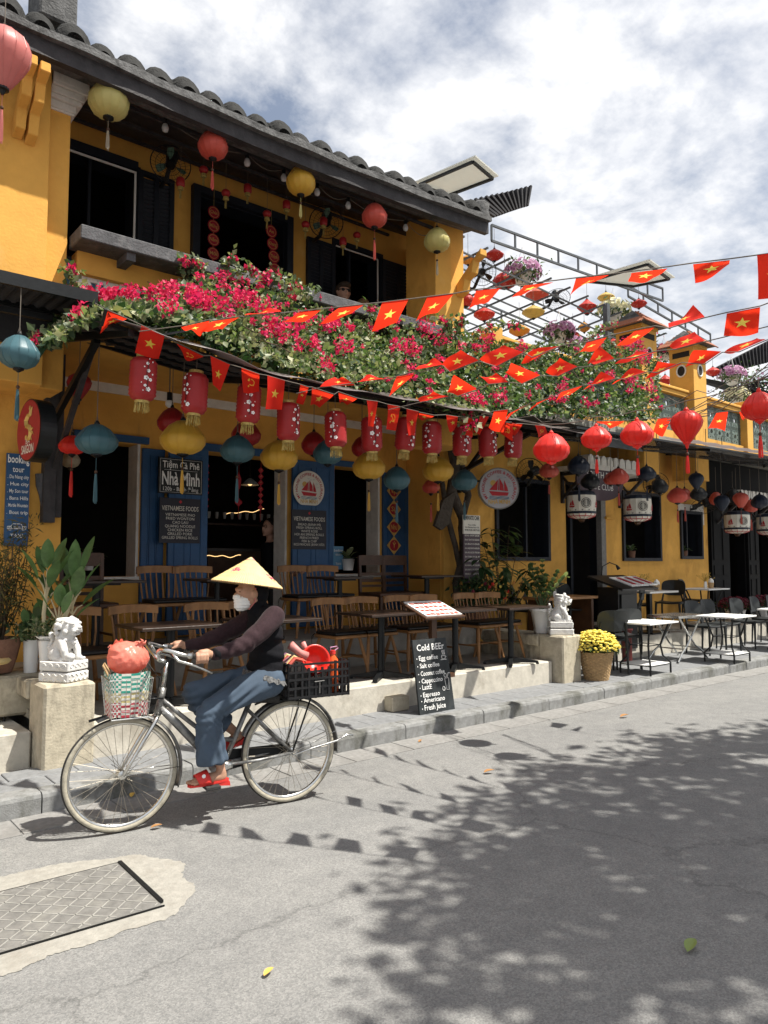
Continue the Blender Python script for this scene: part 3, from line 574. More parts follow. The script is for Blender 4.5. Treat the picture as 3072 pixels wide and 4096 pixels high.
b = MB(); b.b2((1.84, 6.85, 1.9), (1.94, 6.948, 3.42)); b.b2((1.95, 6.88, 1.95), (2.0, 6.947, 3.42)); b.build('post', M['darkwood'], C, world=True)
b = MB(); b.bar((1.93, 6.9, 2.35), (1.93, 5.9, 3.3), .042, .04); b.build('strut', M['darkwood'], C, world=True)
pr = onY(1115, 930, 6.9); b = MB(); b.bar((7.25, 7.1, 2.5), (7.25, 7.1, 3.3), .05); b.bar((7.25, 7.1, 2.65), (7.25, 6.5, 3.2), .045); b.bar((7.25, 7.1, 3.25), (7.25, 6.4, 3.2), .045); b.build('wall_bracket', M['blackmetal'], C, world=True)
for (u0, v0, u1, v1, s) in ((219, 703, 229, 668, .02), (328, 727, 400, 715, .012), (352, 735, 408, 735, .012)):
    b = MB(); b.bar(onY(u0, v0, 4.98), onY(u1, v1, 4.9), s); b.build('rod', M['blackmetal'], C, world=True)
# neighbour's canopy at the left
t = thing('neighbour_canopy', 'dark corrugated steel canopy of the neighbouring shop at the left edge', 'canopy', (.8, 6.4, 3.5))
b = MB(); corrug(b, -.8, 1.84, lambda x, c: (5.6 + .79 * c, 3.58 + .03 * c), 0); b.build('roof_sheet', M['awning'], t, world=True); MB().b2((-.8, 6.35, 3.3), (1.75, 6.396, 3.7)).build('shade_board', M['awning'], t, world=True)  # dark board added on the wall to stand in for shade under the sheet
b = MB(); b.bar((-.8, 5.59, 3.54), (1.84, 5.59, 3.54), .03, .09); b.bar((-.8, 6.0, 3.44), (1.84, 6.0, 3.44), .04); b.bar((-.8, 6.3, 3.6), (1.84, 6.3, 3.6), .04); b.build('purlin', M['blackmetal'], t, world=True)
for xx in (.2, 1.0, 1.8): b = MB(); b.bar((xx, 5.6, 3.5), (xx, 6.95, 3.35), .035); b.bar((xx, 6.0, 3.44), (xx, 5.98, 3.57), .03); b.build('rafter', M['steel'], t, world=True)
b = MB(); b.poly([(1.845, 5.62, 3.56), (2.12, 6.0, 3.47), (2.1, 6.35, 3.52), (1.845, 6.39, 3.7)]); o = b.build('flashing', M['steel'], t, world=True)
# ================================================================== cafe (right) building
B = thing('cafe_building', 'yellow cafe building with dark framed windows, a black awning and a rooftop terrace', 'building', (10.8, 7.15, .43))
YB = 7.15
W1 = (8.03, 9.26, 1.58, 2.8); DR = (9.7, 10.77, .58, 2.85); W2 = (11.27, 12.5, 1.58, 2.79); W3 = (13.21, 14.03, 1.62, 2.53)
b = MB(); wall(b, 7.0, 14.28, .44, 3.6, YB, YB + .3, [W1, DR, W2, W3]); b.build('wall', M['yellow2'], B, world=True)
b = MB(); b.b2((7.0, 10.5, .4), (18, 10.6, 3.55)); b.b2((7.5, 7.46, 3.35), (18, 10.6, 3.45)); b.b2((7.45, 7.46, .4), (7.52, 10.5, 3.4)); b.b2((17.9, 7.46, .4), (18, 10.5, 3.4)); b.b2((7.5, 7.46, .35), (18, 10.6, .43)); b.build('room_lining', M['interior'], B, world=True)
for op, ml in ((W1, (8.75,)), (W2, ()), (W3, (13.5,))):
    liner(B, op, YB - .004, YB + .302, M['shutter'])
    w_ = frame(B, op[0] + .05, op[1] - .05, op[2] + .05, op[3] - .05, YB + .06, .055, .1, M['shutter'], mull=ml)
MB().b2((W3[0] - .06, YB - .02, W3[3]), (W3[1] + .08, YB - .001, W3[3] + .13)).build('lintel', M['whiteplaster'], B, world=True)
MB().b2((W3[1] - .0, YB - .025, W3[3] - .25), (W3[1] + .08, YB - .001, W3[3] - .001)).build('lintel', M['whiteplaster'], B, world=True)
liner(B, DR, YB + .081, YB + .302, M['shutter']); b = MB(); b.b2((DR[1] - .13, YB - .02, .58), (DR[1] - .0005, YB + .08, 2.849)); b.build('door_jamb', M['gutter'], B, world=True)
MB().b2((DR[0] + .5, YB + .28, .58), (DR[0] + .56, YB + .34, 2.8)).build('door_edge', M['shutter'], B, world=True)
MB().b2((DR[1] - .03, YB - .06, 2.27), (DR[1] + .2, YB - .001, 2.31)).build('ledge', M['yellow2'], B, world=True)
# little tiled eave on brackets, scalloped white tiles
def minieave(parent, x0, x1, y0, z, bx):
    o = MB().b2((x0, y0, z), (x1, YB - .001, z + .07)).build('eave', M['whiteplaster'], parent, world=True)
    n = int((x1 - x0) / .17); sc = MB(); sc.prism([(.075 * math.cos(a) - 0, 0, .0 + .15 * math.sin(a) ** .6 if math.sin(a) > 0 else 0) for a in [math.pi * i / 8 for i in range(9)]][::-1], (0, .25, 0)); first = None
    for i in range(n):
        if first is None: first = sc.build('eave_tile', M['whiteplaster'], o); q = first
        else: q = first.copy(); COL.objects.link(q)
        q.location = V((x0 + .09 + i * .17, y0 - .015, z + .071)) - wloc(o)
    for xx in bx:
        q = MB(); q.bar((xx, YB - .02, z - .5), (xx, YB - .02, z), .05); q.bar((xx, YB, z - .04), (xx, y0 + .02, z - .04), .05); q.bar((xx, YB - .03, z - .42), (xx, y0 + .1, z - .05), .045); q.bar((xx, YB - .3, z - .4), (xx, YB - .05, z - .1), .03); q.build('eave_bracket', M['darkwood'], parent, world=True)
minieave(B, 9.5, 11.35, 6.6, 2.98, (9.6, 11.2)); minieave(B, 14.5, 17.5, 6.6, 2.75, (14.6, 16.0))
# third front: dark panelled doors
D3 = thing('dark_door_front', 'black panelled timber door front of the last shop at the far right', 'building', (15.6, YB, .43))
b = MB(); wall(b, 14.281, 18, .431, 3.6, YB + .02, YB + .2, [(15.15, 15.9, .431, 2.9), (16.5, 17.1, .431, 2.9)]); b.build('wall', M['voidblack'], D3, world=True)
for x0, x1 in ((14.35, 15.1), (15.95, 16.45)):
    b = MB(); b.b2((x0, YB - .04, .46), (x1, YB + .018, 2.85)); o = b.build('door_leaf', M['voidblack'], D3, world=True)
    for z0, z1 in ((.55, 1.2), (1.3, 1.5), (1.6, 2.7)):
        for k in range(2):
            a0 = x0 + .07 + k * (x1 - x0) / 2; q = MB(); q.b2((a0, YB - .055, z0), (a0 + (x1 - x0) / 2 - .13, YB - .042, z1)); q.build('door_panel', M['voidblack'], o, world=True, bevel=.004)
# black awning with net
W = thing('black_awning', 'broad black netted awning stretched over the cafe pavement', 'awning', (11, 6.9, 3.4))
def awn(a, c): 
    x = 7.0 + 10.5 * a; y = 5.0 + 2.14 * c; return (x, y, 3.08 + .025 * (x - 7) + .36 * c + .03 * math.sin(a * 33) * math.sin(c * 3.1) - .05 * math.sin(c * math.pi))
b = MB(); b.grid(awn, 60, 8); o = b.build('net', M['net'], W, world=True, smooth=True); md = o.modifiers.new('s', 'SOLIDIFY'); md.thickness = .01
b = MB(); 
for i in range(60):
    p, q = V(awn(i / 60, 0)), V(awn((i + 1) / 60, 0)); b.bar(p, q, .025)
b.build('edge_wire', M['blackmetal'], W, world=True)
for a in (.05, .3, .55, .8): b = MB(); p, q = V(awn(a, 0)), V(awn(a, 1)); b.bar(p - V((0, 0, .03)), q - V((0, 0, .03)), .035); b.build('rafter', M['blackmetal'], W, world=True)
b = MB(); b.grid(lambda a, c: (9.6 + 7 * a, 4.95 + .5 * c, 3.2 + .02 * 9 * a + .1 * c + .012 * math.sin(a * 90)), 60, 2); o = b.build('front_sheet', M['clearsheet'], W, world=True)
b = MB(); b.grid(lambda a, c: (7.5 + 1.1 * a, 5.12 + .1 * c, 3.1 - .15 * (1 - c) + .02 * a), 12, 2); b.build('valance', M['steel'], W, world=True)
# spotlights under the awning
for i, (u, v) in enumerate(((1418, 948), (1525, 965), (1560, 980), (1647, 995))):
    p = onY(u, v, 6.0); t = thing('track_spotlight', f'black tube spotlight under the awning, {["above the third big red lantern", "right of the red diamond lantern", "on the longest drop rod", "nearest the right edge"][i]}', 'spotlight', p, group='tube spotlights under the awning')
    MB().cyl((0, 0, 0), (.02, -.03, -.13), .03, n=10).build('barrel', M['blackmetal'], t); MB().cyl((0, 0, 0), (0, 0, .3), .006, n=5).build('drop_rod', M['blackmetal'], t)
# ================================================================== rooftop terrace
YP = 6.62
b = MB(); b.b2((7.3, YP, 3.62), (17.6, 11, 3.72)); b.build('roof_deck', M['cement'], B, world=True)
b = MB(); b.b2((7.35, YP - .02, 4.5), (17.5, YP + .18, 4.58)); b.b2((7.35, YP - .05, 4.581), (17.5, YP + .21, 4.63)); b.build('parapet_rail', M['yellow2'], B, world=True, bevel=.01)
b = MB(); b.b2((7.35, YP, 3.721), (17.5, YP + .16, 3.85)); b.build('parapet_base', M['yellow2'], B, world=True)
lm2 = MB(); h = .155
for p, q in (((-h, -h), (h, -h)), ((h, -h), (h, h)), ((h, h), (-h, h)), ((-h, h), (-h, -h))): lm2.bar((p[0], 0, p[1]), (q[0], 0, q[1]), .03, .08)
for k in range(8):
    a = k * math.pi / 4; r0, r1 = (.055, .15) if k % 2 else (.05, .19); lm2.bar((r0 * math.cos(a), 0, r0 * math.sin(a)), (min(h, max(-h, r1 * math.cos(a))), 0, min(h, max(-h, r1 * math.sin(a)))), .026, .06)
lm2.tube([(.06 * math.cos(i * math.pi / 4), 0, .06 * math.sin(i * math.pi / 4)) for i in range(8)], .018, 5, close=True)
first = None
for i in range(31):
    for j in range(2):
        if first is None: first = lm2.build('lattice_block', M['greenlat'], B); o = first
        else: o = first.copy(); COL.objects.link(o)
        o.location = V((7.55 + i * .32, YP + .08, 4.02 + j * .32)) - wloc(B)
# two little chimney-like pillars with tiled caps and a slim post
def chim(u0, u1, lab):
    x0, x1 = XA(u0, 6.5, 760), XA(u1, 6.5, 760); w_ = x1 - x0; cx = (x0 + x1) / 2; cy = 6.5 + w_ / 2
    t = thing('rooftop_pillar', lab, 'pillar', (cx, cy, 3.72), group='tile-capped pillars on the roof terrace')
    h = w_ / 2; zt = 1.72; b = MB()
    b.box((0, 0, (zt) / 2 - .35), (w_, w_, zt + .7)); b.box((0, 0, zt + .03), (w_ * 1.1, w_ * 1.1, .06)); b.build('shaft', M['yellow2'], t, bevel=.006)
    for s, ax in ((1, 0), (1, 1)):
        q = MB(); ring = [(.085 * math.cos(i * math.pi / 8), .105 * math.sin(i * math.pi / 8)) for i in range(16)]
        if ax == 0: q.prism([(a, -h - .004, zt - .42 + c) for a, c in ring], (0, .0035, 0)); r = MB(); r.tube([(a, -h - .006, zt - .42 + c) for a, c in ring], .014, 6, close=True)
        else: q.prism([(-h - .004, a, zt - .42 + c) for a, c in ring], (.0035, 0, 0)); r = MB(); r.tube([(-h - .006, a, zt - .42 + c) for a, c in ring], .014, 6, close=True)
        q.build('porthole', M['interior'], t); r.build('porthole_rim', M['whiteplaster'], t)
        q = MB(); q.box((0, -h - .003, zt - .12) if ax == 0 else (-h - .003, 0, zt - .12), (w_ * .7, .004, .1) if ax == 0 else (.004, w_ * .7, .1)); q.build('slot', M['interior'], t)
    e = w_ * .78; rz = zt + .062; cap = MB(); cap.add([(-e, -e, rz), (e, -e, rz), (e, e, rz), (-e, e, rz), (-.1, 0, rz + .3), (.1, 0, rz + .3)], [(0, 1, 5, 4), (1, 2, 5), (2, 3, 4, 5), (3, 0, 4), (3, 2, 1, 0)]); cp = cap.build('cap', M['eaveband'], t)
    for side in (0, 1):
        for r in range(4):
            f = 1 - r / 4.3; n = max(2, int(7 * f))
            for i in range(n):
                a = ((i + .5) / n - .5) * 2 * e * f * .96; q = MB(); d = e * f
                p = V((a, -d, rz + .3 * (1 - f) + .016)) if side == 0 else V((-d, a, rz + .3 * (1 - f) + .016)); sl = math.atan2(.3, e)
                q.box((0, 0, 0), (e * 1.9 * f / n, .15, .018), rot=(Matrix.Rotation(sl, 3, 'X') if side == 0 else Matrix.Rotation(sl, 3, 'Y').inverted() @ Matrix.Rotation(-math.pi / 2, 3, 'Z')))
                q.build('cap_tile', M['terracotta'], cp, loc=p)
chim(1386, 1419, 'yellow roof pillar with red tile cap beside the white flower basket'); chim(1497, 1524, 'yellow roof pillar with red tile cap, the one nearer the right edge')
xp = XA(1608, 6.6, 900); MB().b2((xp, 6.55, 3.7), (xp + .25, 6.8, 4.75)).build('parapet_post', M['yellow2'], B, world=True, bevel=.005)
xp = XA(1400, 6.55, 900); MB().b2((7.3, 6.5, 3.3), (7.5, 6.9, 4.7)).build('parapet_post', M['yellow2'], B, world=True, bevel=.005)
# steel pergola
G = thing('steel_pergola', 'grey steel truss pergola with pale roof panels above the rooftop terrace', 'pergola', (10.5, 9, 3.72))
def truss(p, q, dz, n, r=.032):
    p, q = V(p), V(q); b = MB(); b.bar(p, q, r); b.bar(p + V((0, 0, dz)), q + V((0, 0, dz)), r)
    for i in range(n + 1): e = p.lerp(q, i / n); b.bar(e, e + V((0, 0, dz)), r * .8)
    b.build('truss', M['steel'], G, world=True)
p0 = onY(1062, 520, 7.2); p1 = onY(1432, 650, 7.2); truss(p0, p1, .24, 9)
z0 = p0.z; truss((7.2, 9.0, z0 - .1), (13.5, 9.0, z0 - .5), .22, 10); truss((7.2, 10.8, z0 - .15), (14, 10.8, z0 - .6), .22, 8)
e0 = onY(1357, 640, 7.4); e1 = onY(1535, 742, 7.4); truss(e0, e1, .2, 6)
for i in range(13):
    xx = 7.5 + i * .5; b = MB(); b.bar((xx, 7.2, z0 - .1 - .028 * i), (xx, 10.9, z0 - .25 - .05 * i), .026); b.build('crossbeam', M['steel'], G, world=True)
for i, (yy) in enumerate((7.5, 7.9, 8.3, 8.7, 9.4, 10.0, 10.4)):
    b = MB(); b.bar((7.2, yy, z0 - .12), (13.6, yy, z0 - .55), .022); b.build('purlin', M['steel'], G, world=True)
for xx, yy in ((8.0, 9.0), (11.2, 7.3), (10.4, 10.8), (13.5, 9.0), (13.9, 7.4)): MB().b2((xx, yy, 3.73), (xx + .09, yy + .09, z0 - .2)).build('column', M['steel'], G, world=True)
def panel(c, dz, fr=True):
    ps = [onZ(u, v, z) for u, v, z in c]; b = MB(); b.prism(ps, (0, 0, .02)); o = b.build('roof_panel', M['polycarb'], G, world=True)
    q = MB(); ce = sum(ps, V((0, 0, 0))) / 4; ins = [p.lerp(ce, .14) - V((0, 0, .03)) for p in ps]
    for i in range(4): q.bar(ins[i], ins[(i + 1) % 4], .035)
    q.build('panel_frame', M['blackmetal'], o, world=True)
panel([(893, 396, 7.0), (1027, 338, 7.0), (1077, 381, 7.0), (963, 424, 7.0)], 0)
panel([(1255, 606, 6.3), (1404, 562, 6.3), (1458, 600, 6.3), (1368, 618, 6.3)], 0)
b = MB(); a_ = onY(945, 430, 8.5); b.bar(a_, a_ + V((0, 0, -.9)), .05); a_ = onY(985, 400, 8.5); b.build('column', M['steel'], G, world=True)
# corrugated dark roof ends
def ribs(c, lab, n=13):
    ps = [onY(u, v, y) for u, v, y in c]; t = thing('corrugated_roof_edge', lab, 'roof edge', ps[0]); b = MB(); b.prism(ps, (0, .05, 0)); b.build('sheet', M['awning'], t, world=True)
    for i in range(n):
        f = (i + .5) / n; p = ps[0].lerp(ps[1], f); q = ps[3].lerp(ps[2], f); b = MB(); b.bar(p + V((0, -.03, 0)), q + V((0, -.03, 0)), .05, .035); b.build('rib', M['awning'], t, world=True)
    return t
ribs([(1005, 436, 7.6), (1148, 402, 7.6), (1138, 445, 7.6), (1062, 470, 7.6)], 'dark corrugated roof edge sticking out past the shophouse eave')
ribs([(1535, 800, 8.6), (1662, 735, 8.6), (1662, 782, 8.6), (1550, 812, 8.6)], 'dark corrugated roof edge at the far right behind the roof pillars', 16)
b = MB(); t = thing('background_roof', 'pale sheet metal roof behind the roof terrace lanterns', 'roof', (11, 12.5, 4))
b.grid(lambda a, c: (7.5 + 8 * a, 11.2 + 2.5 * c, 4.5 + .9 * c + .015 * math.sin(a * 300)), 120, 1); b.build('sheet', M['polycarb'], t, world=True); b = MB(); b.b2((7.5, 11.2, 3.7), (15.5, 11.3, 4.45)); b.build('wall', M['whiteplaster'], t, world=True)
# ================================================================== lanterns
def hexv(a, n): return [(math.cos(2 * math.pi * i / n + a), math.sin(2 * math.pi * i / n + a)) for i in range(n)]
SH = {'round': [(.12, .5), (.32, .46), (.62, .33), (.86, .13), (1, -.02), (.97, -.2), (.8, -.36), (.52, -.46), (.25, -.5)],
      'garlic': [(.15, .55), (.5, .5), (.85, .33), (1, .08), (.92, -.12), (.72, -.34), (.48, -.56), (.3, -.72), (.22, -.76)],
      'saucer': [(.12, .5), (.4, .36), (.72, .2), (.97, .03), (1, -.02), (.9, -.14), (.6, -.32), (.3, -.45), (.16, -.5)],
      'diamond': [(.12, .5), (.45, .28), (.8, .1), (1, 0), (.8, -.16), (.5, -.34), (.2, -.5)]}
def lantern(p, dia, hgt, shape, col, label, top=None, tassel=True, tcol=None, tl=.2, n=14, rot=0, cat='lantern', group='silk lanterns', cap='blackmetal', tilt=(0, 0), cords=1):
    t = thing('silk_lantern', label, cat, p, rot, group); t.rotation_euler = (tilt[0], tilt[1], rot)
    r = dia / 2; pr = []; base = SH[shape]
    for i in range(len(base) - 1):
        for k in range(2): f = k / 2; pr.append((base[i][0] * (1 - f) + base[i + 1][0] * f, base[i][1] * (1 - f) + base[i + 1][1] * f))
    pr.append(base[-1]); pr = [(a * r, z * hgt) for a, z in pr]
    b = MB(); m = 3; nn = n * m; c = V((0, 0, 0)); vs = []
    for a, z in pr:
        for j in range(nn):
            ph = j % m; sag = 1 - .022 * (1 if ph else 0); t_ = 2 * math.pi * j / nn; vs.append((a * sag * math.cos(t_), a * sag * math.sin(t_), z))
    b.add(vs, [(i * nn + j, i * nn + (j + 1) % nn, (i + 1) * nn + (j + 1) % nn, (i + 1) * nn + j) for i in range(len(pr) - 1) for j in range(nn)])
    sh = b.build('shade', M[col], t, smooth=True)
    b = MB(); 
    for j in range(n):
        a_ = 2 * math.pi * j / n; b.tube([(a * 1.004 * math.cos(a_), a * 1.004 * math.sin(a_), z) for a, z in pr[::2]], .0022, 3)
    o = b.build('rib', M[col], sh); o['kind'] = 'stuff'
    zt, zb = pr[0][1], pr[-1][1]; rb = pr[-1][0]
    MB().lathe([(pr[0][0] * 1.1, zt - .005), (pr[0][0] * 1.1, zt + .012), (.008, zt + .03)], (0, 0, 0), 12).build('top_cap', M[cap], t)
    MB().lathe([(rb * 1.06, zb + .006), (rb * 1.08, zb - .012), (rb * .6, zb - .02), (.008, zb - (.05 if shape == 'garlic' else .03))], (0, 0, 0), 12).build('bottom_cap', M[cap if cap != 'self' else col], t)
    b = MB()
    if top: b.cyl((0, 0, zt + .02), (0, 0, top - p[2]), .0035, n=5); b.tube([(pr[0][0], 0, zt), (0, 0, zt + .07), (-pr[0][0], 0, zt)], .0025, 4); b.build('cord', M['cord'], t)
    if tassel:
        MB().cyl((0, 0, zb - .03), (0, 0, zb - .03 - tl * .3), .002, n=4).build('tassel_cord', M[tcol or col], t); MB().ball((0, 0, zb - .03 - tl * .32), .014, 8).build('bead', M['walnut'], t)
        b = MB()
        for k in range(9): a_ = k * .7; e = .009 if k else 0; b.tube([(e * .6 * math.cos(a_), e * .6 * math.sin(a_), zb - .04 - tl * .34), (e * 1.2 * math.cos(a_), e * 1.2 * math.sin(a_), zb - .04 - tl * .6), (e * 1.5 * math.cos(a_), e * 1.5 * math.sin(a_), zb - .04 - tl + .01 * math.sin(k * 5))], .0035, 4)
        b.build('tassel', M[tcol or col], t)
    return t
g = 'lanterns under the roof eave'
def L_(u, v, wp, hp, Y, shape, col, lab, top=None, tp=None, **k):
    p = onY(u, v, Y); s = px(p)
    if tp: k['tl'] = max(.08, (tp - v - hp / 2) * s)
    else: k['tassel'] = False
    return lantern(p, wp * s, hp * s, shape, col, lab, top, **k)
L_(8, 118, 112, 100, 5.75, 'garlic', 'silk_pink', 'big faded pink balloon lantern cut by the top left edge', 5.9, 275, group=g)
L_(235, 215, 85, 80, 6.2, 'round', 'silk_pale', 'yellow lantern under the eave next to the white capital', 5.66, 315, group=g, tcol='silk_beige')
L_(460, 312, 64, 62, 6.2, 'round', 'silk_coral', 'red lantern under the eave above the balcony door', 5.66, 402, group=g)
L_(650, 390, 63, 63, 6.2, 'round', 'silk_yel', 'yellow lantern in the middle of the eave row', 5.66, 463, group=g, tcol='silk_pale')
L_(809, 465, 55, 52, 6.2, 'round', 'silk_coral', 'red lantern under the eave above the man in sunglasses', 5.7, 555, group=g)
L_(944, 518, 57, 52, 6.2, 'round', 'silk_pale', 'pale yellow lantern at the far end of the eave by the corner pillar', 5.75, 588, group=g, tcol='silk_beige')
# tiny lanterns on wires
tiny = [(440, 367, 'nearest above the shuttered window'), (390, 394, 'left of the balcony door, lowest'), (488, 417, 'over the left of the balcony door'), (535, 408, 'over the middle of the balcony door'), (577, 462, 'over the right string of medallions'), (619, 443, 'just right of the balcony door'), (660, 485, 'between the balcony door and the second fan'), (699, 479, 'in front of the second fan'), (771, 508, 'left of the eave red lantern tassel'), (741, 522, 'above the second upstairs window')]
for i, (u, v, d) in enumerate(tiny):
    p = onY(u, v, 7.1); t = thing('mini_lantern', f'tiny red lantern hanging {d}', 'lantern', p, group='tiny lanterns on wires upstairs')
    if i % 2 == 0: MB().ball((0, 0, 0), .05, 12, (1, 1, .85)).build('shade', M['silk_dred'], t, smooth=True)
    else: MB().lathe([(.03, .05), (.045, .035), (.045, -.035), (.03, -.05)], (0, 0, 0), 12).build('shade', M['silk_dred'], t, smooth=True)
    MB().lathe([(.028, -.045), (.034, -.075), (.02, -.085)], (0, 0, 0), 10).build('collar', M['gold'], t); b = MB()
    for k in range(5): b.cyl((.008 * math.cos(k), .008 * math.sin(k), -.08), (.01 * math.cos(k), .01 * math.sin(k), -.17), .003, n=4)
    b.build('tassel', M['gold'], t); MB().cyl((0, 0, .05), (0, 0, 5.95 - p.z), .002, n=4).build('cord', M['cord'], t)
# light bulbs with the wire between them
bp = [(357, 274), (534, 349), (613, 382), (685, 413), (752, 442), (876, 490)]; bl = ['first from the left', 'second from the left', 'left of the yellow lantern', 'right of the yellow lantern', 'left of the far red lantern', 'right of the far red lantern']
for (u, v), d in zip(bp, bl):
    p = onY(u, v, 6.5); t = thing('light_bulb', f'unlit white bulb under the eave, {d}', 'light bulb', p, group='bulbs along the eave')
    MB().lathe([(.001, -.055), (.025, -.045), (.034, -.015), (.026, .015), (.018, .03)], (0, 0, 0), 12).build('globe', M['bulb'], t, smooth=True); MB().cyl((0, 0, .028), (0, 0, .08), .02, n=10).build('socket', M['blackmetal'], t); MB().cyl((0, 0, .08), (0, 0, 5.72 - p.z), .004, n=4).build('flex', M['cord'], t)
b = MB(); prev = None
for (u, v) in [(330, 250)] + bp + [(930, 520)]:
    q = onY(u, v, 6.5) + V((0, 0, .08))
    if prev is not None: b.tube([prev.lerp(q, i / 8) - V((0, 0, .08 * math.sin(math.pi * i / 8))) for i in range(9)], .004, 4)
    prev = q
tag(b.build('lighting_wire', M['cord']), 'thin drooping wire strung between the bulbs under the eave', 'wire')
# cylinder lanterns with plum blossom
cyl = [(309, 819, 64, 97), (421, 851, 58, 105), (537, 872, 52, 98), (623, 911, 49, 97), (725, 928, 48, 88), (803, 938, 46, 84), (876, 938, 44, 80), (933, 946, 44, 78), (998, 952, 42, 76), (1053, 955, 40, 74), (1109, 959, 38, 72)]
ordn = ['first', 'second', 'third', 'fourth', 'fifth', 'sixth', 'seventh', 'eighth', 'ninth', 'tenth', 'eleventh']
proto = None
def blossom(f, r):
    m = MB()
    for k in range(5):
        a = k * 2 * math.pi / 5; m.poly([f(.55 * r * math.cos(a) + .42 * r * math.cos(q), .55 * r * math.sin(a) + .42 * r * math.sin(q)) for q in [i * math.pi / 4 for i in range(8)]])
    return m
for i, (u, v, wp, hp) in enumerate(cyl):
    p = onY(u, v, 5.2); s = px(p); R = .099; H = .32
    t = thing('cylinder_lantern', f'{ordn[i]} red cylinder lantern with white plum blossom, counted from the left', 'lantern', p, 0, 'red cylinder lanterns along the canopy'); t.rotation_euler = (random.uniform(-.06, .06), random.uniform(-.09, .09), 0)
    pr = []; nr = 22
    for k in range(nr + 1):
        f = k / nr; z = H / 2 - H * f; e = min(f, 1 - f) * 2; q = R * (.5 + .5 * min(1, (e / .28)) ** .45) if e < .28 else R
        pr.append((q * (1.0 if k % 2 else .94), z))
    sh = MB().lathe(pr, (0, 0, 0), 28).build('shade', M['silk_dred'], t, smooth=True)
    MB().lathe([(.055, H / 2 - .01), (.055, H / 2 + .018), (.05, H / 2 + .018)], (0, 0, 0), 16).build('top_collar', M['gold'], t); MB().lathe([(.052, -H / 2 + .008), (.052, -H / 2 - .018)], (0, 0, 0), 16).build('bottom_collar', M['gold'], t)
    b = MB()
    for k in range(26): a = k * .2417 * 2 * math.pi / 1.5; rr = .035 + .015 * ((k * 7) % 5) / 5; b.tube([(rr * math.cos(a), rr * math.sin(a), -H / 2 - .015), (rr * 1.1 * math.cos(a + .1), rr * 1.1 * math.sin(a + .1), -H / 2 - .045), (rr * 1.15 * math.cos(a), rr * 1.15 * math.sin(a), -H / 2 - .075 - .012 * ((k * 3) % 4) / 4)], .0035, 3)
    o = b.build('fringe', M['gold'], t)
    MB().cyl((0, 0, H / 2), (0, 0, 3.2 - p.z), .003, n=4).build('cord', M['cord'], t)
    a0 = -2.25 + (.5 if i % 3 == 0 else -.55 if i % 3 == 1 else .2) + (.25 if i == 3 or i == 4 else 0); r2 = random.Random(i); m = MB()
    def fm(da, z): 
        return lambda x, y: ((R + .004) * math.cos(a0 + da + x / R), (R + .004) * math.sin(a0 + da + x / R), z + y)
    for da, z, r in ((.0, .09, .013), (.22, .045, .015), (-.05, .0, .019), (.3, -.03, .014), (.02, -.07, .011), (.25, -.1, .016), (-.2, .06, .006), (.4, .1, .006), (-.28, -.03, .005), (.45, .01, .006), (-.15, -.11, .005), (.12, .13, .006)):
        q = blossom(fm(da + r2.uniform(-.12, .12), z + r2.uniform(-.015, .015)), r * r2.uniform(.8, 1.15)); m.add(q.v, q.f)
    m.build('blossom_print', M['white'], sh); m = MB(); m.tube([fm(.1 + .05 * math.sin(k * 1.3), .12 - k * .028)(0, 0) for k in range(9)], .003, 3); m.build('branch_print', M['black'], sh)
# round lanterns under the canopy
g = 'lanterns under the canopy'
L_(41, 760, 84, 72, 5.6, 'round', 'silk_teal', 'large teal lantern at the left edge in front of the beer sign', 3.5, 896, group=g)
L_(209, 949, 89, 65, 5.9, 'round', 'silk_teal', 'teal lantern hanging in front of the left window', 3.45, 1075, group=g)
L_(513, 970, 74, 58, 5.9, 'round', 'silk_teal', 'teal lantern above the restaurant doorway', 3.4, 1075, group=g)
L_(708, 977, 64, 52, 5.9, 'round', 'silk_teal', 'teal lantern half behind the fifth cylinder lantern', 3.4, None, group=g)
L_(857, 1033, 58, 50, 5.9, 'round', 'silk_teal', 'teal lantern in front of the gold medallion banner', 3.4, 1120, group=g)
L_(1003, 1037, 55, 45, 5.9, 'round', 'silk_teal', 'teal lantern just above the private car sign', 3.4, 1115, group=g)
L_(395, 945, 97, 73, 5.9, 'round', 'silk_yel', 'biggest yellow lantern hanging in front of the left menu door', 3.4, 1055, group=g)
L_(603, 983, 81, 65, 5.9, 'round', 'silk_yel', 'yellow lantern left of the round boat sign', 3.4, 1080, group=g)
L_(797, 1006, 72, 58, 5.9, 'round', 'silk_yel', 'yellow lantern below the sixth cylinder lantern', 3.4, 1095, group=g)
L_(946, 1013, 68, 54, 5.9, 'round', 'silk_yel', 'yellow lantern beside the vine trunk', 3.4, 1095, group=g)
L_(171, 830, 51, 42, 6.5, 'garlic', 'silk_dred', 'dark red balloon lantern near the canopy strut', 3.5, None, group=g)
L_(156, 961, 56, 40, 6.55, 'round', 'silk_red', 'red lantern half hidden behind the teal lantern by the left window', 3.1, 1062, group=g)
L_(152, 992, 40, 36, 7.2, 'round', 'silk_beige', 'small beige lantern with dark ribs at the window corner', 3.2, None, group=g)
L_(372, 909, 63, 56, 6.6, 'round', 'silk_dred', 'dark red lantern behind the biggest yellow lantern', 3.45, None, group=g)
L_(532, 936, 63, 54, 6.6, 'round', 'silk_dred', 'dark red lantern behind the third cylinder lantern', 3.45, None, group=g)
L_(678, 958, 54, 50, 6.6, 'round', 'silk_dred', 'dark red lantern between two yellow lanterns', 3.45, None, group=g)
L_(782, 965, 46, 44, 6.6, 'round', 'silk_dred', 'dark red lantern behind the sixth cylinder lantern', 3.45, None, group=g)
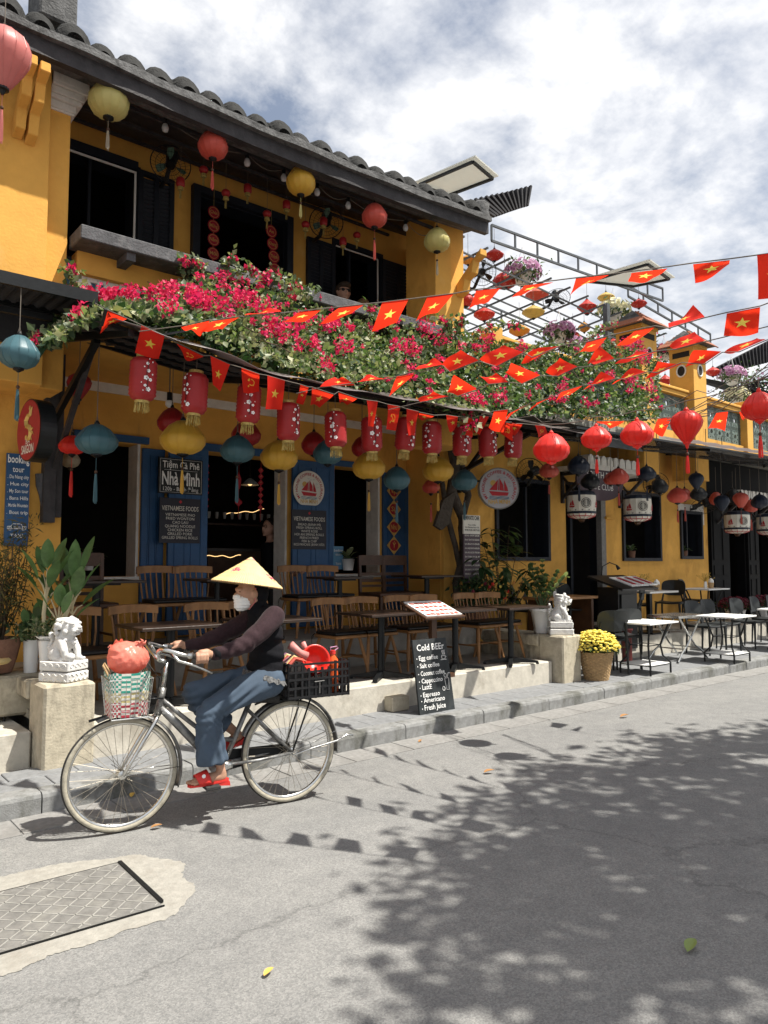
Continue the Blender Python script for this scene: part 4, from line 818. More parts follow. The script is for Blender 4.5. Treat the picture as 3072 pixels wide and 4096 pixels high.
L_(931, 1051, 38, 30, 6.6, 'round', 'silk_coral', 'small red lantern under the yellow one by the vine trunk', 3.45, 1120, group=g)
# big red lanterns on the line across the street
LA, LBp = (5.79, 4.43), (5.48, 2.78); g = 'red lanterns strung across the street'; lp = []
for (u, v, wp, hp, shp, tp, lab) in ((1191, 967, 78, 62, 'round', None, 'largest bright red lantern, first on the line from the canopy'), (1288, 945, 65, 48, 'round', 1012, 'bright red lantern with tassel, second on the line from the canopy'), (1376, 936, 70, 54, 'round', 1015, 'bright red lantern with tassel, third on the line from the canopy'), (1483, 916, 67, 52, 'garlic', 1010, 'bright red balloon shaped lantern with long tassel on the line'), (1640, 877, 72, 61, 'round', 975, 'bright red lantern cut by the right edge')):
    p = onL(u, v, LA, LBp); s = px(p); lp.append(p + V((0, 0, hp * s / 2 + .09)))
    lantern(p, wp * s, hp * s, shp, 'silk_red', lab, p.z + hp * s / 2 + .09, tassel=tp is not None, tl=max(.1, ((tp or 0) - v - hp * (.76 if shp == 'garlic' else .5)) * s), group=g, n=16, cap='silk_red')
b = MB(); ends = [onL(1085, 898, LA, LBp)] + lp + [lp[-1] + (lp[-1] - lp[-2]) * 1.5 + V((0, 0, .15))]
for i in range(len(ends) - 1): b.tube([ends[i].lerp(ends[i + 1], k / 6) - V((0, 0, .02 * math.sin(math.pi * k / 6))) for k in range(7)], .004, 4); b.tube([ends[i].lerp(ends[i + 1], k / 6) + V((0, 0, .03 + .03 * math.sin(k * 2.1))) for k in range(7)], .003, 4)
tag(b.build('lantern_cable', M['cord']), 'twisted grey cable carrying the big red lanterns across the street', 'cable')
# lanterns of the cafe
g = 'lanterns under the cafe awning'
cafe = [(1186, 1016, 42, 32, 6.2, 'round', 'silk_salmon', 1060, 'faded salmon lantern directly below the largest red lantern'), (1250, 1005, 47, 40, 5.6, 'round', 'silk_navy', 1075, 'navy lantern right of the largest red lantern'), (1275, 1039, 41, 33, 6.2, 'round', 'silk_char', None, 'charcoal lantern above the first white drum lantern'), (1336, 1029, 44, 35, 5.7, 'round', 'silk_coral', 1085, 'coral lantern between the two white drum lanterns'), (1319, 1034, 30, 26, 6.3, 'round', 'silk_salmon', None, 'small salmon lantern peeking out behind the coral one'), (1397, 1022, 40, 30, 5.6, 'round', 'silk_navy', 1075, 'navy lantern above the second white drum lantern'), (1425, 1050, 36, 32, 6.2, 'round', 'silk_char', 1108, 'charcoal lantern right of the second white drum lantern'), (1463, 1070, 43, 33, 5.7, 'round', 'silk_coral', 1122, 'coral lantern above the small right window'), (1479, 1068, 30, 26, 6.3, 'round', 'silk_salmon', 1120, 'salmon lantern tucked behind the coral one by the small window'), (1504, 1036, 32, 26, 5.6, 'garlic', 'silk_navy', None, 'navy balloon lantern stacked over a charcoal one'), (1509, 1066, 36, 28, 6.0, 'round', 'silk_char', None, 'charcoal lantern right above the small window corner'), (1547, 1077, 30, 28, 6.5, 'round', 'silk_salmon', None, 'pale salmon lantern left of the navy balloon lantern'), (1559, 1084, 33, 26, 5.7, 'garlic', 'silk_navy', 1128, 'navy balloon lantern before the dark door front'), (1600, 1078, 33, 25, 5.7, 'garlic', 'silk_salmon', 1120, 'salmon balloon lantern above the third white drum lantern'), (1622, 1093, 30, 27, 6.2, 'round', 'silk_salmon', 1140, 'salmon lantern right of the third white drum lantern'), (1641, 1083, 36, 30, 5.6, 'round', 'silk_navy', 1128, 'navy lantern next to the right edge'), (1583, 1070, 32, 28, 6.6, 'round', 'silk_char', None, 'dark lantern behind the salmon balloon lantern')]
for (u, v, wp, hp, Y, s_, c, tp, lab) in cafe: L_(u, v, wp, hp, Y, s_, c, lab, 3.3, tp, group=g, tl=.1)
# white drum lanterns
for i, (u, v, wp, hp, lab) in enumerate(((1256, 1090, 62, 60, 'white drum lantern with black seal and boats in front of the cafe door'), (1377, 1097, 59, 58, 'white drum lantern in front of the wide cafe window'), (1592, 1128, 53, 48, 'white drum lantern with red boat before the dark door front'), (1660, 1132, 48, 46, 'white drum lantern cut by the right edge'))):
    p = onY(u, v, 6.3); s = px(p); R = wp * s / 2; H = hp * s
    t = thing('drum_lantern', lab, 'lantern', p, 0, 'white drum lanterns of the cafe')
    n = 14; sh = MB().lathe([(R * .98, H * .32), (R, .0), (R * .98, -H * .26)], (0, 0, 0), n).build('shade', M['offwhite'], t)
    MB().lathe([(R * .6, H * .5), (R * .9, H * .45), (R * .99, H * .36), (R * .99, H * .315)], (0, 0, 0), n).build('top_band', M['silk_navy'], t); MB().lathe([(R * .99, -H * .255), (R * .99, -H * .34)], (0, 0, 0), n).build('bottom_band', M['silk_navy'], t); MB().lathe([(R * .97, -H * .342), (R * .88, -H * .43), (R * .5, -H * .5), (R * .22, -H * .51)], (0, 0, 0), n).build('base', M['offwhite'], t)
    b = MB()
    for k in range(n): a = 2 * math.pi * k / n; b.tube([(R * q * math.cos(a), R * q * math.sin(a), H * z) for q, z in ((.985, -.342), (.89, -.432), (.5, -.503))], .005, 3)
    b.tube([(R * .9 * math.cos(a * .2618), R * .9 * math.sin(a * .2618), -H * .43) for a in range(24)], .005, 4, close=True); b.build('base_ribs', M['redp'], t)
    MB().lathe([(R * .22, -H * .5), (R * .24, -H * .56), (R * .15, -H * .6), (R * .18, -H * .63), (.01, -H * .64)], (0, 0, 0), 12).build('finial', M['walnut'], t); MB().cyl((0, 0, H * .45), (0, 0, 3.3 - p.z), .004, n=4).build('cord', M['cord'], t)
    def fm(a, z): return lambda x, y, d=0: ((R + .006 + d) * math.cos(a + x / R), (R + .006 + d) * math.sin(a + x / R), z + y)
    b = MB(); q = MB()
    for a in (-2.2, -2.2 + 2.1, -2.2 - 2.1):
        f = fm(a, .03 * H)
        for rr in (.17, .12):
            b.tube([f(rr * H * math.cos(k * math.pi / 10), rr * H * math.sin(k * math.pi / 10)) for k in range(20)], .0045, 3, close=True)
        for yy in (-.08, -.04, 0, .04, .08): b.tube([f(-.1 * H, yy * H), f(-.02 * H, yy * H)], .004, 3); b.tube([f(.02 * H, yy * H), f(.1 * H, yy * H)], .004, 3)
    b.build('seal_print', M['black'], sh)
    for a in (-2.2 + 1.0, -2.2 - 1.0, .9):
        f = fm(a, -.02 * H); q.poly([f(-.13 * H, -.05 * H), f(-.09 * H, -.1 * H), f(.09 * H, -.1 * H), f(.13 * H, -.05 * H)]); q.poly([f(-.1 * H, -.03 * H), f(-.01 * H, -.03 * H), f(-.02 * H, .1 * H), f(-.07 * H, .06 * H)]); q.poly([f(.01 * H, -.03 * H), f(.1 * H, -.03 * H), f(.05 * H, .16 * H), f(.0, .1 * H)])
    q.build('boat_print', M['redp'], sh); q = MB()
    for k in range(n):
        f = fm(2 * math.pi * (k + .5) / n, -.24 * H)
        for d in (-.8, -.4, 0, .4, .8): q.poly([f(-.008 * H, 0), f(.008 * H, 0), f(.06 * H * d, .075 * H * (1 - abs(d) * .5))])
    q.build('leaf_print', M['black'], sh)
# rooftop printed lanterns
g = 'printed paper lanterns on the roof terrace'
roofl = [(1068, 551, 41, 26, 8, 'saucer', 'pattern_red', 'red printed lantern above the black fan'), (1011, 561, 34, 22, 8.4, 'saucer', 'pattern_org', 'orange printed lantern half hidden by the corner pillar, upper'), (1090, 606, 52, 34, 8, 'round', 'pattern_red', 'red and white printed lantern below the pink petunia basket'), (1160, 637, 52, 28, 8, 'saucer', 'pattern_sal', 'salmon printed saucer lantern in the middle of the terrace'), (1152, 674, 50, 28, 7.8, 'saucer', 'pattern_yel', 'yellow saucer lantern below the salmon one'), (1046, 679, 47, 28, 7.5, 'saucer', 'pattern_red', 'red printed saucer lantern beside the corner pillar, lower'), (1006, 647, 38, 30, 7.8, 'round', 'pattern_red', 'dark red printed lantern just behind the corner pillar'), (1122, 714, 46, 26, 7.4, 'saucer', 'pattern_org', 'orange saucer lantern hanging low over the parapet'), (1309, 642, 37, 21, 8, 'saucer', 'pattern_yel', 'yellow saucer lantern over the white flower basket'), (1268, 663, 43, 32, 8, 'diamond', 'pattern_red', 'red diamond shaped printed lantern'), (1380, 656, 35, 20, 7.4, 'saucer', 'pattern_red', 'red saucer lantern right above the first tile-capped pillar'), (1314, 707, 32, 18, 7.8, 'saucer', 'pattern_org', 'small orange saucer lantern left of the first tile-capped pillar'), (1238, 728, 36, 24, 8.2, 'round', 'pattern_red', 'red printed lantern behind the lower petunia baskets'), (1326, 741, 30, 20, 8, 'saucer', 'pattern_red', 'small red lantern behind the bougainvillea by the pillar'), (1540, 803, 32, 20, 8, 'saucer', 'pattern_red', 'red saucer lantern right of the second tile-capped pillar'), (1437, 822, 30, 24, 8, 'saucer', 'pattern_red', 'red lantern between the two tile-capped pillars'), (1262, 707, 28, 22, 8.3, 'saucer', 'pattern_org', 'tan lantern behind the middle petunia basket')]
for (u, v, wp, hp, Y, s_, c, lab) in roofl: L_(u, v, wp, hp, Y, s_, c, lab, onY(u, v, Y).z + .45, v + hp / 2 + 28 if u % 2 else None, group=g, n=12, tcol='silk_red')
# ================================================================== flag bunting
def star_pts(n=5, r=.3, ri=.118): return [((r if k % 2 == 0 else ri) * math.sin(k * math.pi / 5), (r if k % 2 == 0 else ri) * math.cos(k * math.pi / 5)) for k in range(10)]
def rayL(P, u, v, Lr, near):            # point on the pixel ray at distance Lr from P (or nearest)
    d = ray(u, v).normalized(); w_ = P - CAM; tm_ = w_.dot(d); h2 = (w_ - d * tm_).length_squared
    k = math.sqrt(max(0, Lr * Lr - h2)) * .8; return CAM + d * (tm_ - k if near else tm_ + k)
def flagmesh(par, TL, TR, BR, BL, emblem='star', bend=.02, seed=0):
    r = random.Random(seed); n_ = (TR - TL).cross(BL - TL)
    if n_.length > 1e-9: n_.normalize()
    if n_.dot(CAM - TL) < 0: n_ = -n_
    ph = r.uniform(0, 6)
    def S(a, c, off=0):
        p = TL * (1 - a) * (1 - c) + TR * a * (1 - c) + BR * a * c + BL * (1 - a) * c
        return p + n_ * (bend * c * math.sin(a * 4.2 + ph + c * 2) + bend * .6 * math.sin(c * math.pi + ph * .5) + off)
    w = (TR - TL).length; h = (BL - TL).length; asp = w / max(h, 1e-3)
    if emblem == 'star':
        sp = [(x * .84 / max(1, asp), -y * .84 * min(1, asp)) for x, y in star_pts()]; NA = 40; st, bd = [], []
        for i in range(NA):
            k, f = divmod(i, 4); (x0, y0), (x1, y1) = sp[k], sp[(k + 1) % 10]; x, y = x0 + (x1 - x0) * f / 4, y0 + (y1 - y0) * f / 4; st.append((x, y)); e = .5 / max(abs(x), abs(y)); bd.append((x * e, y * e))
        ci = [(-.5, -.5), (.5, -.5), (.5, .5), (-.5, .5)]
        for cxy in ci: q_ = min(range(NA), key=lambda i: (bd[i][0] - cxy[0]) ** 2 + (bd[i][1] - cxy[1]) ** 2); bd[q_] = cxy
        ringp = lambda f: [S(.5 + st[i][0] * (1 - f) + bd[i][0] * f, .5 + st[i][1] * (1 - f) + bd[i][1] * f) for i in range(NA)]
        NR = 4; vs = sum([ringp(k / NR) for k in range(NR + 1)], []); b = MB(); b.add(vs, [(k * NA + i, k * NA + (i + 1) % NA, (k + 1) * NA + (i + 1) % NA, (k + 1) * NA + i) for k in range(NR) for i in range(NA)]); o = b.build('flag', M['flag'], par, world=True, smooth=True)
        b = MB(); b.add([S(.5, .5)] + ringp(0), [(0, i + 1, (i + 1) % NA + 1) for i in range(NA)]); b.build('star', M['star'], o, world=True, smooth=True); return o
    b = MB(); b.grid(lambda a, c: S(a, c), 8, 8); o = b.build('flag', M['flag'], par, world=True, smooth=True)
    for sd in (.0022, -.0022):
        b = MB()
        if False: pass
        elif emblem == 'hammer':
            def seg(pl, wd):
                for i in range(len(pl) - 1):
                    (x0, y0), (x1, y1) = pl[i], pl[i + 1]; l = math.hypot(x1 - x0, y1 - y0) + 1e-6; ex, ey = -(y1 - y0) / l * wd, (x1 - x0) / l * wd; b.poly([S(x0 + ex, y0 + ey, sd), S(x1 + ex, y1 + ey, sd), S(x1 - ex, y1 - ey, sd), S(x0 - ex, y0 - ey, sd)])
            seg([(.52 + .17 * math.cos(a), .5 + .14 * math.sin(a)) for a in [(-1.6 + k * .36) for k in range(12)]], .022); seg([(.37, .66), (.3, .72)], .03); seg([(.36, .4), (.66, .66)], .022); seg([(.33, .46), (.43, .36)], .035); b.build('hammer_and_sickle', M['star'], o, world=True)
    return o
def bunting(name, lab, la, lb, flags, extra=(), Lf=.2, col='cord'):
    t = thing('flag_bunting', lab, 'bunting', onL(flags[0][0][0], flags[0][0][1], la, lb), group='strings of little flags')
    pts = []
    for k, f in enumerate(flags):
        (a, b_, c, d) = f[:4]; em = f[4] if len(f) > 4 else 'star'; near = f[5] if len(f) > 5 else False
        TL, TR = onL(*a, la, lb), onL(*b_, la, lb); pts += [TL, TR]
        BL, BR = rayL(TL, *d, Lf, near), rayL(TR, *c, Lf, near); flagmesh(t, TL, TR, BR, BL, em, .016, k + len(lab))
    pts = [onL(*e, la, lb) for e in extra if e[0] < flags[0][0][0]] + sorted(pts, key=lambda p: (p - CAM).dot(RT) / dep(p)) + [onL(*e, la, lb) for e in extra if e[0] > flags[-1][1][0]]
    b = MB(); b.tube(pts, .0035, 4); b.build('string', M[col], t, world=True); return t
bunting('B', 'longest string of red star flags, from the canopy corner to the top right', (2.86, 2.94), (3.38, 2.1),
 [((391, 704), (453, 690), (432, 724), (408, 718)), ((463, 692), (518, 683), (480, 718), (435, 712)), ((528, 684), (609, 676), (590, 667), (555, 668)), ((645, 672), (694, 667), (662, 692), (608, 703)), ((733, 663), (786, 657), (758, 682), (692, 700)), ((826, 653), (883, 646), (855, 700), (803, 716)), ((923, 641), (980, 634), (945, 674), (898, 694)), ((1029, 625), (1081, 620), (1055, 650), (1011, 673)), ((1133, 613), (1196, 606), (1150, 622), (1105, 651)), ((1244, 600), (1316, 592), (1285, 606), (1230, 639)), ((1364, 586), (1442, 576), (1410, 603), (1357, 618)), ((1497, 568), (1576, 559), (1576, 578), (1502, 614)), ((1635, 551), (1712, 541), (1714, 640), (1638, 647))], extra=((300, 716), (1760, 535)), Lf=.21)
bunting('C', 'second string of red star flags, ending with the large flat flag at right', (3.83, 2.81), (3.2, 4.75),
 [((692, 837), (768, 834), (742, 817), (722, 811)), ((762, 828), (833, 819), (824, 811), (792, 812)), ((858, 813), (898, 807), (868, 832), (837, 859)), ((898, 801), (958, 790), (940, 775), (915, 781)), ((972, 804), (1035, 780), (992, 750), (955, 788)), ((1073, 792), (1131, 762), (1085, 741), (1036, 777)), ((1150, 772), (1217, 745), (1163, 749), (1126, 785)), ((1268, 738), (1311, 726), (1285, 755), (1241, 771)), ((1372, 712), (1415, 704), (1375, 737), (1331, 753)), ((1445, 709), (1523, 686), (1498, 661), (1445, 700)), ((1570, 675), (1642, 661), (1638, 720), (1563, 732))], extra=((640, 850), (1700, 640)), Lf=.21)
bunting('D', 'third string of red star flags, across the middle of the bougainvillea', (4.28, 3.1), (4.0, 4.6),
 [((912, 868), (970, 857), (935, 841), (903, 865)), ((990, 856), (1031, 842), (982, 811), (962, 844)), ((1056, 830), (1098, 826), (1072, 806), (1036, 815)), ((1128, 829), (1168, 811), (1106, 785), (1089, 803)), ((1206, 813), (1248, 793), (1206, 768), (1180, 806)), ((1284, 790), (1328, 777), (1296, 749), (1266, 778)), ((1370, 772), (1418, 758), (1375, 757), (1329, 793)), ((1464, 754), (1523, 738), (1498, 709), (1446, 748))], extra=((840, 885), (1660, 705)), Lf=.23)
bunting('E', 'lowest string of red star flags over the hedge, climbing to the right', (4.83, 3.2), (4.7, 4.7),
 [((1068, 888), (1098, 884), (1085, 937), (1054, 925)), ((1105, 890), (1148, 870), (1112, 893), (1092, 905)), ((1160, 868), (1203, 852), (1160, 868), (1142, 893)), ((1212, 846), (1259, 832), (1230, 853), (1196, 868)), ((1290, 831), (1328, 819), (1300, 805), (1259, 838)), ((1350, 818), (1398, 803), (1365, 801), (1321, 829)), ((1420, 805), (1473, 783), (1421, 781), (1396, 826)), ((1522, 787), (1560, 761), (1500, 757), (1475, 789)), ((1597, 760), (1655, 735), (1632, 724), (1563, 762))], extra=((1040, 896), (1700, 722)), Lf=.23)
bunting('F', 'string of red star flags among the big red lanterns at the right', (6.7, 3.5), (6.6, 4.9),
 [((1288, 909), (1350, 908), (1322, 925), (1308, 922)), ((1422, 903), (1452, 900), (1432, 943), (1409, 936)), ((1548, 891), (1573, 888), (1566, 931), (1530, 924)), ((1597, 889), (1618, 886), (1612, 905), (1606, 907))], extra=((1230, 912), (1700, 878)), Lf=.26)
fl = [((229, 668), (275, 688), (252, 696), (216, 722)), ((305, 702), (355, 725), (343, 776), (292, 766)), ((382, 740), (440, 768), (420, 783), (398, 775), 'hammer'), ((454, 768), (496, 787), (475, 845), (460, 832)), ((521, 794), (560, 808), (561, 850), (526, 848), 'hammer'), ((577, 811), (615, 822), (608, 885), (573, 884)), ((648, 830), (666, 836), (655, 874), (641, 874)), ((674, 836), (722, 852), (690, 880), (670, 874)), ((731, 846), (772, 860), (750, 873), (734, 873)), ((792, 864), (816, 867), (806, 922), (794, 921)), ((836, 873), (863, 878), (855, 930), (838, 929), 'hammer'), ((878, 883), (904, 889), (898, 941), (881, 940)), ((905, 890), (938, 897), (918, 907), (904, 907)), ((963, 896), (988, 900), (990, 922), (972, 934)), ((1004, 901), (1021, 903), (1020, 944), (1008, 942), 'hammer'), ((1036, 898), (1056, 899), (1035, 938), (1022, 935)), ((1093, 912), (1106, 915), (1107, 952), (1082, 940), 'hammer'), ((1105, 912), (1128, 915), (1113, 940), (1098, 935)), ((1155, 918), (1176, 920), (1183, 938), (1163, 947), 'hammer')]
bunting('A', 'string of hanging red flags with stars and hammer-and-sickle along the canopy edge', (1.7, 4.93), (7.6, 4.93), fl, extra=((205, 655), (1230, 925)), Lf=.25)
# ================================================================== vegetation
def leafcloud(name, P, size, mats, parent, weights=None, asp=.5, up=.25, fold=.25, seed=1, kind='stuff', szvar=.35, face=None):
    r = np.random.default_rng(seed); P = np.asarray(P, float); n = len(P)
    d = r.normal(size=(n, 3)); d[:, 2] -= .25; d /= np.linalg.norm(d, axis=1)[:, None]
    nn = r.normal(size=(n, 3)) * .8; nn[:, 2] += up * 3
    if face is not None: nn += np.asarray(face)[None] * 1.0
    s = np.cross(d, nn); s /= (np.linalg.norm(s, axis=1)[:, None] + 1e-9); nn = np.cross(s, d)
    L = size * (1 + szvar * r.normal(size=n)).clip(.4, 1.9)[:, None]
    base = P; tip = P + d * L; mid = P + d * L * .42; lf = mid + s * L * asp * .5 + nn * L * fold * .5; rg = mid - s * L * asp * .5 + nn * L * fold * .5
    vs = np.stack([base, lf, tip, rg], 1).reshape(-1, 3)
    idx = np.arange(n) * 4; tri = np.stack([np.stack([idx, idx + 2, idx + 1], 1), np.stack([idx, idx + 3, idx + 2], 1)], 1).reshape(-1, 3)
    me = bpy.data.meshes.new(name); off = np.array(wloc(parent)) if parent is not None else np.zeros(3)
    me.vertices.add(len(vs)); me.vertices.foreach_set('co', (vs - off).ravel()); me.loops.add(tri.size); me.loops.foreach_set('vertex_index', tri.ravel().astype(np.int32))
    me.polygons.add(len(tri)); me.polygons.foreach_set('loop_start', np.arange(0, tri.size, 3, dtype=np.int32)); me.polygons.foreach_set('loop_total', np.full(len(tri), 3, np.int32))
    for m in mats: me.materials.append(m)
    mi = r.choice(len(mats), size=n, p=weights); me.polygons.foreach_set('material_index', np.repeat(mi, 2).astype(np.int32)); me.update(); me.validate()
    o = bpy.data.objects.new(name, me); COL.objects.link(o); o.parent = parent
    if kind: o['kind'] = kind
    return o
TOPB = [(95, 712), (140, 665), (165, 640), (215, 648), (300, 640), (370, 612), (440, 590), (520, 600), (600, 612), (660, 648), (760, 682), (860, 690), (960, 702), (1040, 735), (1130, 745), (1240, 738), (1300, 735), (1390, 745), (1425, 815)]
BOTB = [(95, 745), (140, 722), (180, 690), (225, 668), (300, 674), (380, 694), (460, 728), (540, 762), (640, 796), (740, 822), (850, 848), (960, 882), (1060, 895), (1200, 893), (1300, 900), (1425, 908)]
def lerpl(l, u):
    return float(np.interp(u, [p[0] for p in l], [p[1] for p in l]))
bo = thing('bougainvillea', 'sprawling bougainvillea in magenta bloom covering the canopy roof', 'bougainvillea', (6.9, 6.9, ZT))
rr = random.Random(11)
def bpoint(u, f, jit=1):
    v = lerpl(BOTB, u) + (lerpl(TOPB, u) - lerpl(BOTB, u)) * f
    Yb = 5.04 + .25 * max(0, (230 - u) / 100); return onY(u, v, Yb + 1.3 * f + rr.uniform(-.12, .28) * jit)
P1, P2 = [], []
for i in range(29000):
    u = rr.uniform(100, 1425); f = rr.random() ** .9
    cl = math.sin(u * .045 + f * 7) + math.sin(u * .019 - f * 9 + 2) + math.sin(u * .11 + f * 3)
    if cl < -1.0 and rr.random() < .8: continue
    if u < 420 and f > .45 and rr.random() < .55 + .3 * (u < 330): continue
    p = bpoint(u, min(1.02, f + rr.gauss(0, .03))); (P1 if u + rr.uniform(-120, 120) < 960 else P2).append(p)
leafcloud('foliage', P1, .05, [M['leafmid'], M['leaflight'], M['leafdark'], M['leafyel']], bo, [.32, .32, .13, .23], .72, .3, seed=3, szvar=.45)
leafcloud('foliage', P2, .055, [M['leafmid'], M['leaflight'], M['leafdark'], M['leafyel']], bo, [.5, .17, .26, .07], .72, .3, seed=4)
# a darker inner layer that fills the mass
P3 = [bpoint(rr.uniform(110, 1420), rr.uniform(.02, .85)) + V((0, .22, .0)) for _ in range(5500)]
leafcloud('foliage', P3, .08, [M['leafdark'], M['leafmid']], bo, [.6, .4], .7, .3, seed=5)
BR, BR2 = [], []
def cluster(c, r, n, arr):
    for _ in range(n):
        d = V((rr.gauss(0, 1), rr.gauss(0, 1), rr.gauss(0, .8))); arr.append(c + d.normalized() * r * rr.random() ** .4)
for i in range(190):
    u = 150 + 1270 * rr.random() ** (1.25); f = rr.uniform(.03, 1)
    if u > 960 and rr.random() < .35: continue
    if u < 480 and rr.random() < .5: continue
    c = bpoint(u, f, .3) + V((0, -.1, .05)); r = rr.choice((.02, .03, .03, .045, .045, .06, .085)); cluster(c, r, int(9000 * r * r + 8), BR if rr.random() < .8 and u < 1150 else BR2)
for (u, f, r) in ((180, .75, .06), (215, .5, .07), (262, .55, .07), (325, .5, .09), (352, .5, .1), (440, .42, .09), (400, .55, .07), (470, .3, .1), (560, .5, .11), (505, .62, .09), (610, .35, .1), (640, .55, .1), (690, .6, .09), (725, .35, .1), (905, .82, .12), (940, .75, .12), (880, .5, .08), (1268, .9, .13), (1370, .75, .14), (1340, .9, .12), (1110, .85, .09), (1300, .45, .09), (1345, .45, .12), (1390, .35, .08), (1040, .95, .1), (1000, .1, .09), (1060, .15, .1)):
    cluster(bpoint(u, f, .2) + V((0, -.12, .06)), r, int(8000 * r * r + 20), BR if u < 1100 else BR2)
leafcloud('blossom', BR, .029, [M['pink'], M['pink2']], bo, [.8, .2], .95, .1, seed=6); leafcloud('blossom', BR2, .029, [M['pink'], M['pink2']], bo, [.6, .4], .95, .1, seed=7)
tw, tl_, tb = MB(), [], []
shoots = [((165, 640), (152, 575), .5), ((440, 600), (400, 562), .5), ((470, 600), (505, 560), .5), ((500, 600), (548, 585), .4), ((620, 640), (645, 620), .4), ((560, 610), (600, 596), .5), ((640, 650), (670, 628), .4), ((820, 690), (795, 668), .4), ((980, 740), (1000, 690), .3), ((1000, 760), (1060, 700), .3), ((950, 730), (985, 700), .3), ((1400, 820), (1425, 775), .3), ((1060, 720), (1120, 702), .3), ((1260, 740), (1330, 700), .3), ((100, 740), (78, 735), .3), ((380, 590), (430, 570), .5), ((610, 612), (640, 640), .3), ((1000, 880), (1008, 925), 0), ((1015, 885), (1020, 915), 0), ((1400, 850), (1422, 880), .2), ((975, 730), (955, 690), .3)]
for (a, e, f) in shoots:
    Ya = 5.05 + 1.2 * min(1, f * 2); p, q = onY(*a, Ya), onY(*e, Ya - .1); pts = [p.lerp(q, i / 8) + V((rr.uniform(-.02, .02), rr.uniform(-.03, .03), .05 * math.sin(i * .4))) for i in range(9)]; tw.tube(pts, [.006 - .0005 * i for i in range(9)], 5)
    for i in range(70): k = rr.randrange(1, 9); tl_.append(pts[k] + V((rr.gauss(0, .035), rr.gauss(0, .035), rr.gauss(0, .03))))
    if rr.random() < .75: cluster(pts[-1], .03, 22, tb); cluster(pts[5], .03, 14, tb)
for i in range(40):
    u = rr.uniform(240, 1400); p = bpoint(u, rr.uniform(0, .5)); q = p + V((rr.uniform(-.6, .6), rr.uniform(.0, .4), rr.uniform(0, .25))); tw.tube([p.lerp(q, i / 5) + V((0, 0, rr.uniform(-.03, .03))) for i in range(6)], .005, 4)
tw.build('branch', M['twig'], bo, world=True); leafcloud('foliage', tl_, .05, [M['leafmid'], M['leaflight'], M['leafyel']], bo, [.5, .3, .2], .75, .2, seed=8); leafcloud('blossom', tb, .035, [M['pink'], M['pink2']], bo, [.8, .2], .9, .1, seed=9)
b = MB(); xv = onY(985, 1200, 7.0)
for (pts, r) in ((((990, 1335, .028), (985, 1260, .04), (1002, 1200, .045), (1000, 1120, .05), (975, 1060, .055), (985, 1000, .05), (1010, 940, .045), (1000, 890, .04)), 0), (((1000, 1330, .02), (1006, 1230, .03), (995, 1140, .03), (1012, 1070, .035), (1000, 1010, .03), (965, 930, .03)), 0), (((965, 1135, .02), (960, 1090, .03), (985, 1030, .035), (970, 960, .03)), 0), (((998, 1255, .025), (984, 1180, .03), (965, 1110, .03), (955, 1040, .025)), 0)):
    b.tube([onY(u, v, 6.98) for u, v, _ in pts], [q * 1.3 for _, _, q in pts], 9)
b.build('trunk', M['bark'], bo, world=True, smooth=True)
b = MB(); b.prism([onY(u, v, 6.9) for u, v in ((958, 1080), (985, 1060), (972, 1130), (955, 1145), (940, 1135))], (0, .05, 0)); b.build('dead_bark', M['bark'], bo, world=True)
# ---- broad leaves, one mesh per leaf
def bleaf(base, d, L, wd, droop=.4, nrm=None, curl=.2):
    base = V(base); d = V(d).normalized(); s = d.cross(V((0, 0, 1)) if abs(d.z) < .95 else V((0, 1, 0))).normalized(); u = s.cross(d).normalized(); n = 7; vs = []
    for i in range(n + 1):
        f = i / n; c = base + d * L * f + V((0, 0, -1)) * droop * L * f * f; w_ = wd * .5 * (math.sin(math.pi * f ** .85) ** .8 if 0 < f < 1 else 0) + .0006
        vs += [c - s * w_ + u * w_ * curl, c, c + s * w_ + u * w_ * curl]
    return MB().add(vs, [(i * 3 + k, i * 3 + k + 1, (i + 1) * 3 + k + 1, (i + 1) * 3 + k) for i in range(n) for k in range(2)])
def petleaf(t, p, a, el, st, L, wd, m, sm, droop=.3):
    d = V((math.cos(a) * math.cos(el), math.sin(a) * math.cos(el), math.sin(el))); q = V(p) + d * st + V((0, 0, .1 * st)); MB().tube([p, V(p).lerp(q, .5) + V((0, 0, .02)), q], [.008, .006, .004], 5).build('stalk', M[sm], t); bleaf(q, d + V((0, 0, .12)), L, wd, droop).build('leaf', M[m], t, smooth=True)
def pot(t, prof, m, n=24, name='pot', z=0, soil=True, flute=0):
    MB().lathe(prof, (0, 0, z), n, flute=flute).build(name, M[m], t, smooth=flute == 0)
    if soil: MB().lathe([(prof[-1][0] * .9, prof[-1][1] - .03 + z), (.001, prof[-1][1] - .02 + z)], (0, 0, 0), 16).build('soil', M['bark'], t)
ZP = .70
pl1 = onZ(66, 1437, ZP); pl2 = onZ(103, 1450, ZP); pl1 = V((1.33, 6.25, ZP)); pl2 = V((1.47, 5.98, ZP))
pl1 = onX(66, 1437, 1.62); pl1.z = ZP; pl2 = onX(104, 1450, 1.66); pl2.z = ZP
t = thing('potted_plant', 'leafy plants in a straight ribbed white pot on the left plinth', 'plant', pl1, group='plants on the left plinth')
s = px(pl1); R = 32 * s * .5; H = 70 * s
pot(t, [(R * .82, 0)] + [(R * (.84 + .16 * i / 14) * (1.03 if i % 2 else 1), H * (i + 1) / 15) for i in range(14)] + [(R * 1.03, H)], 'whitepot')
r3 = random.Random(5)
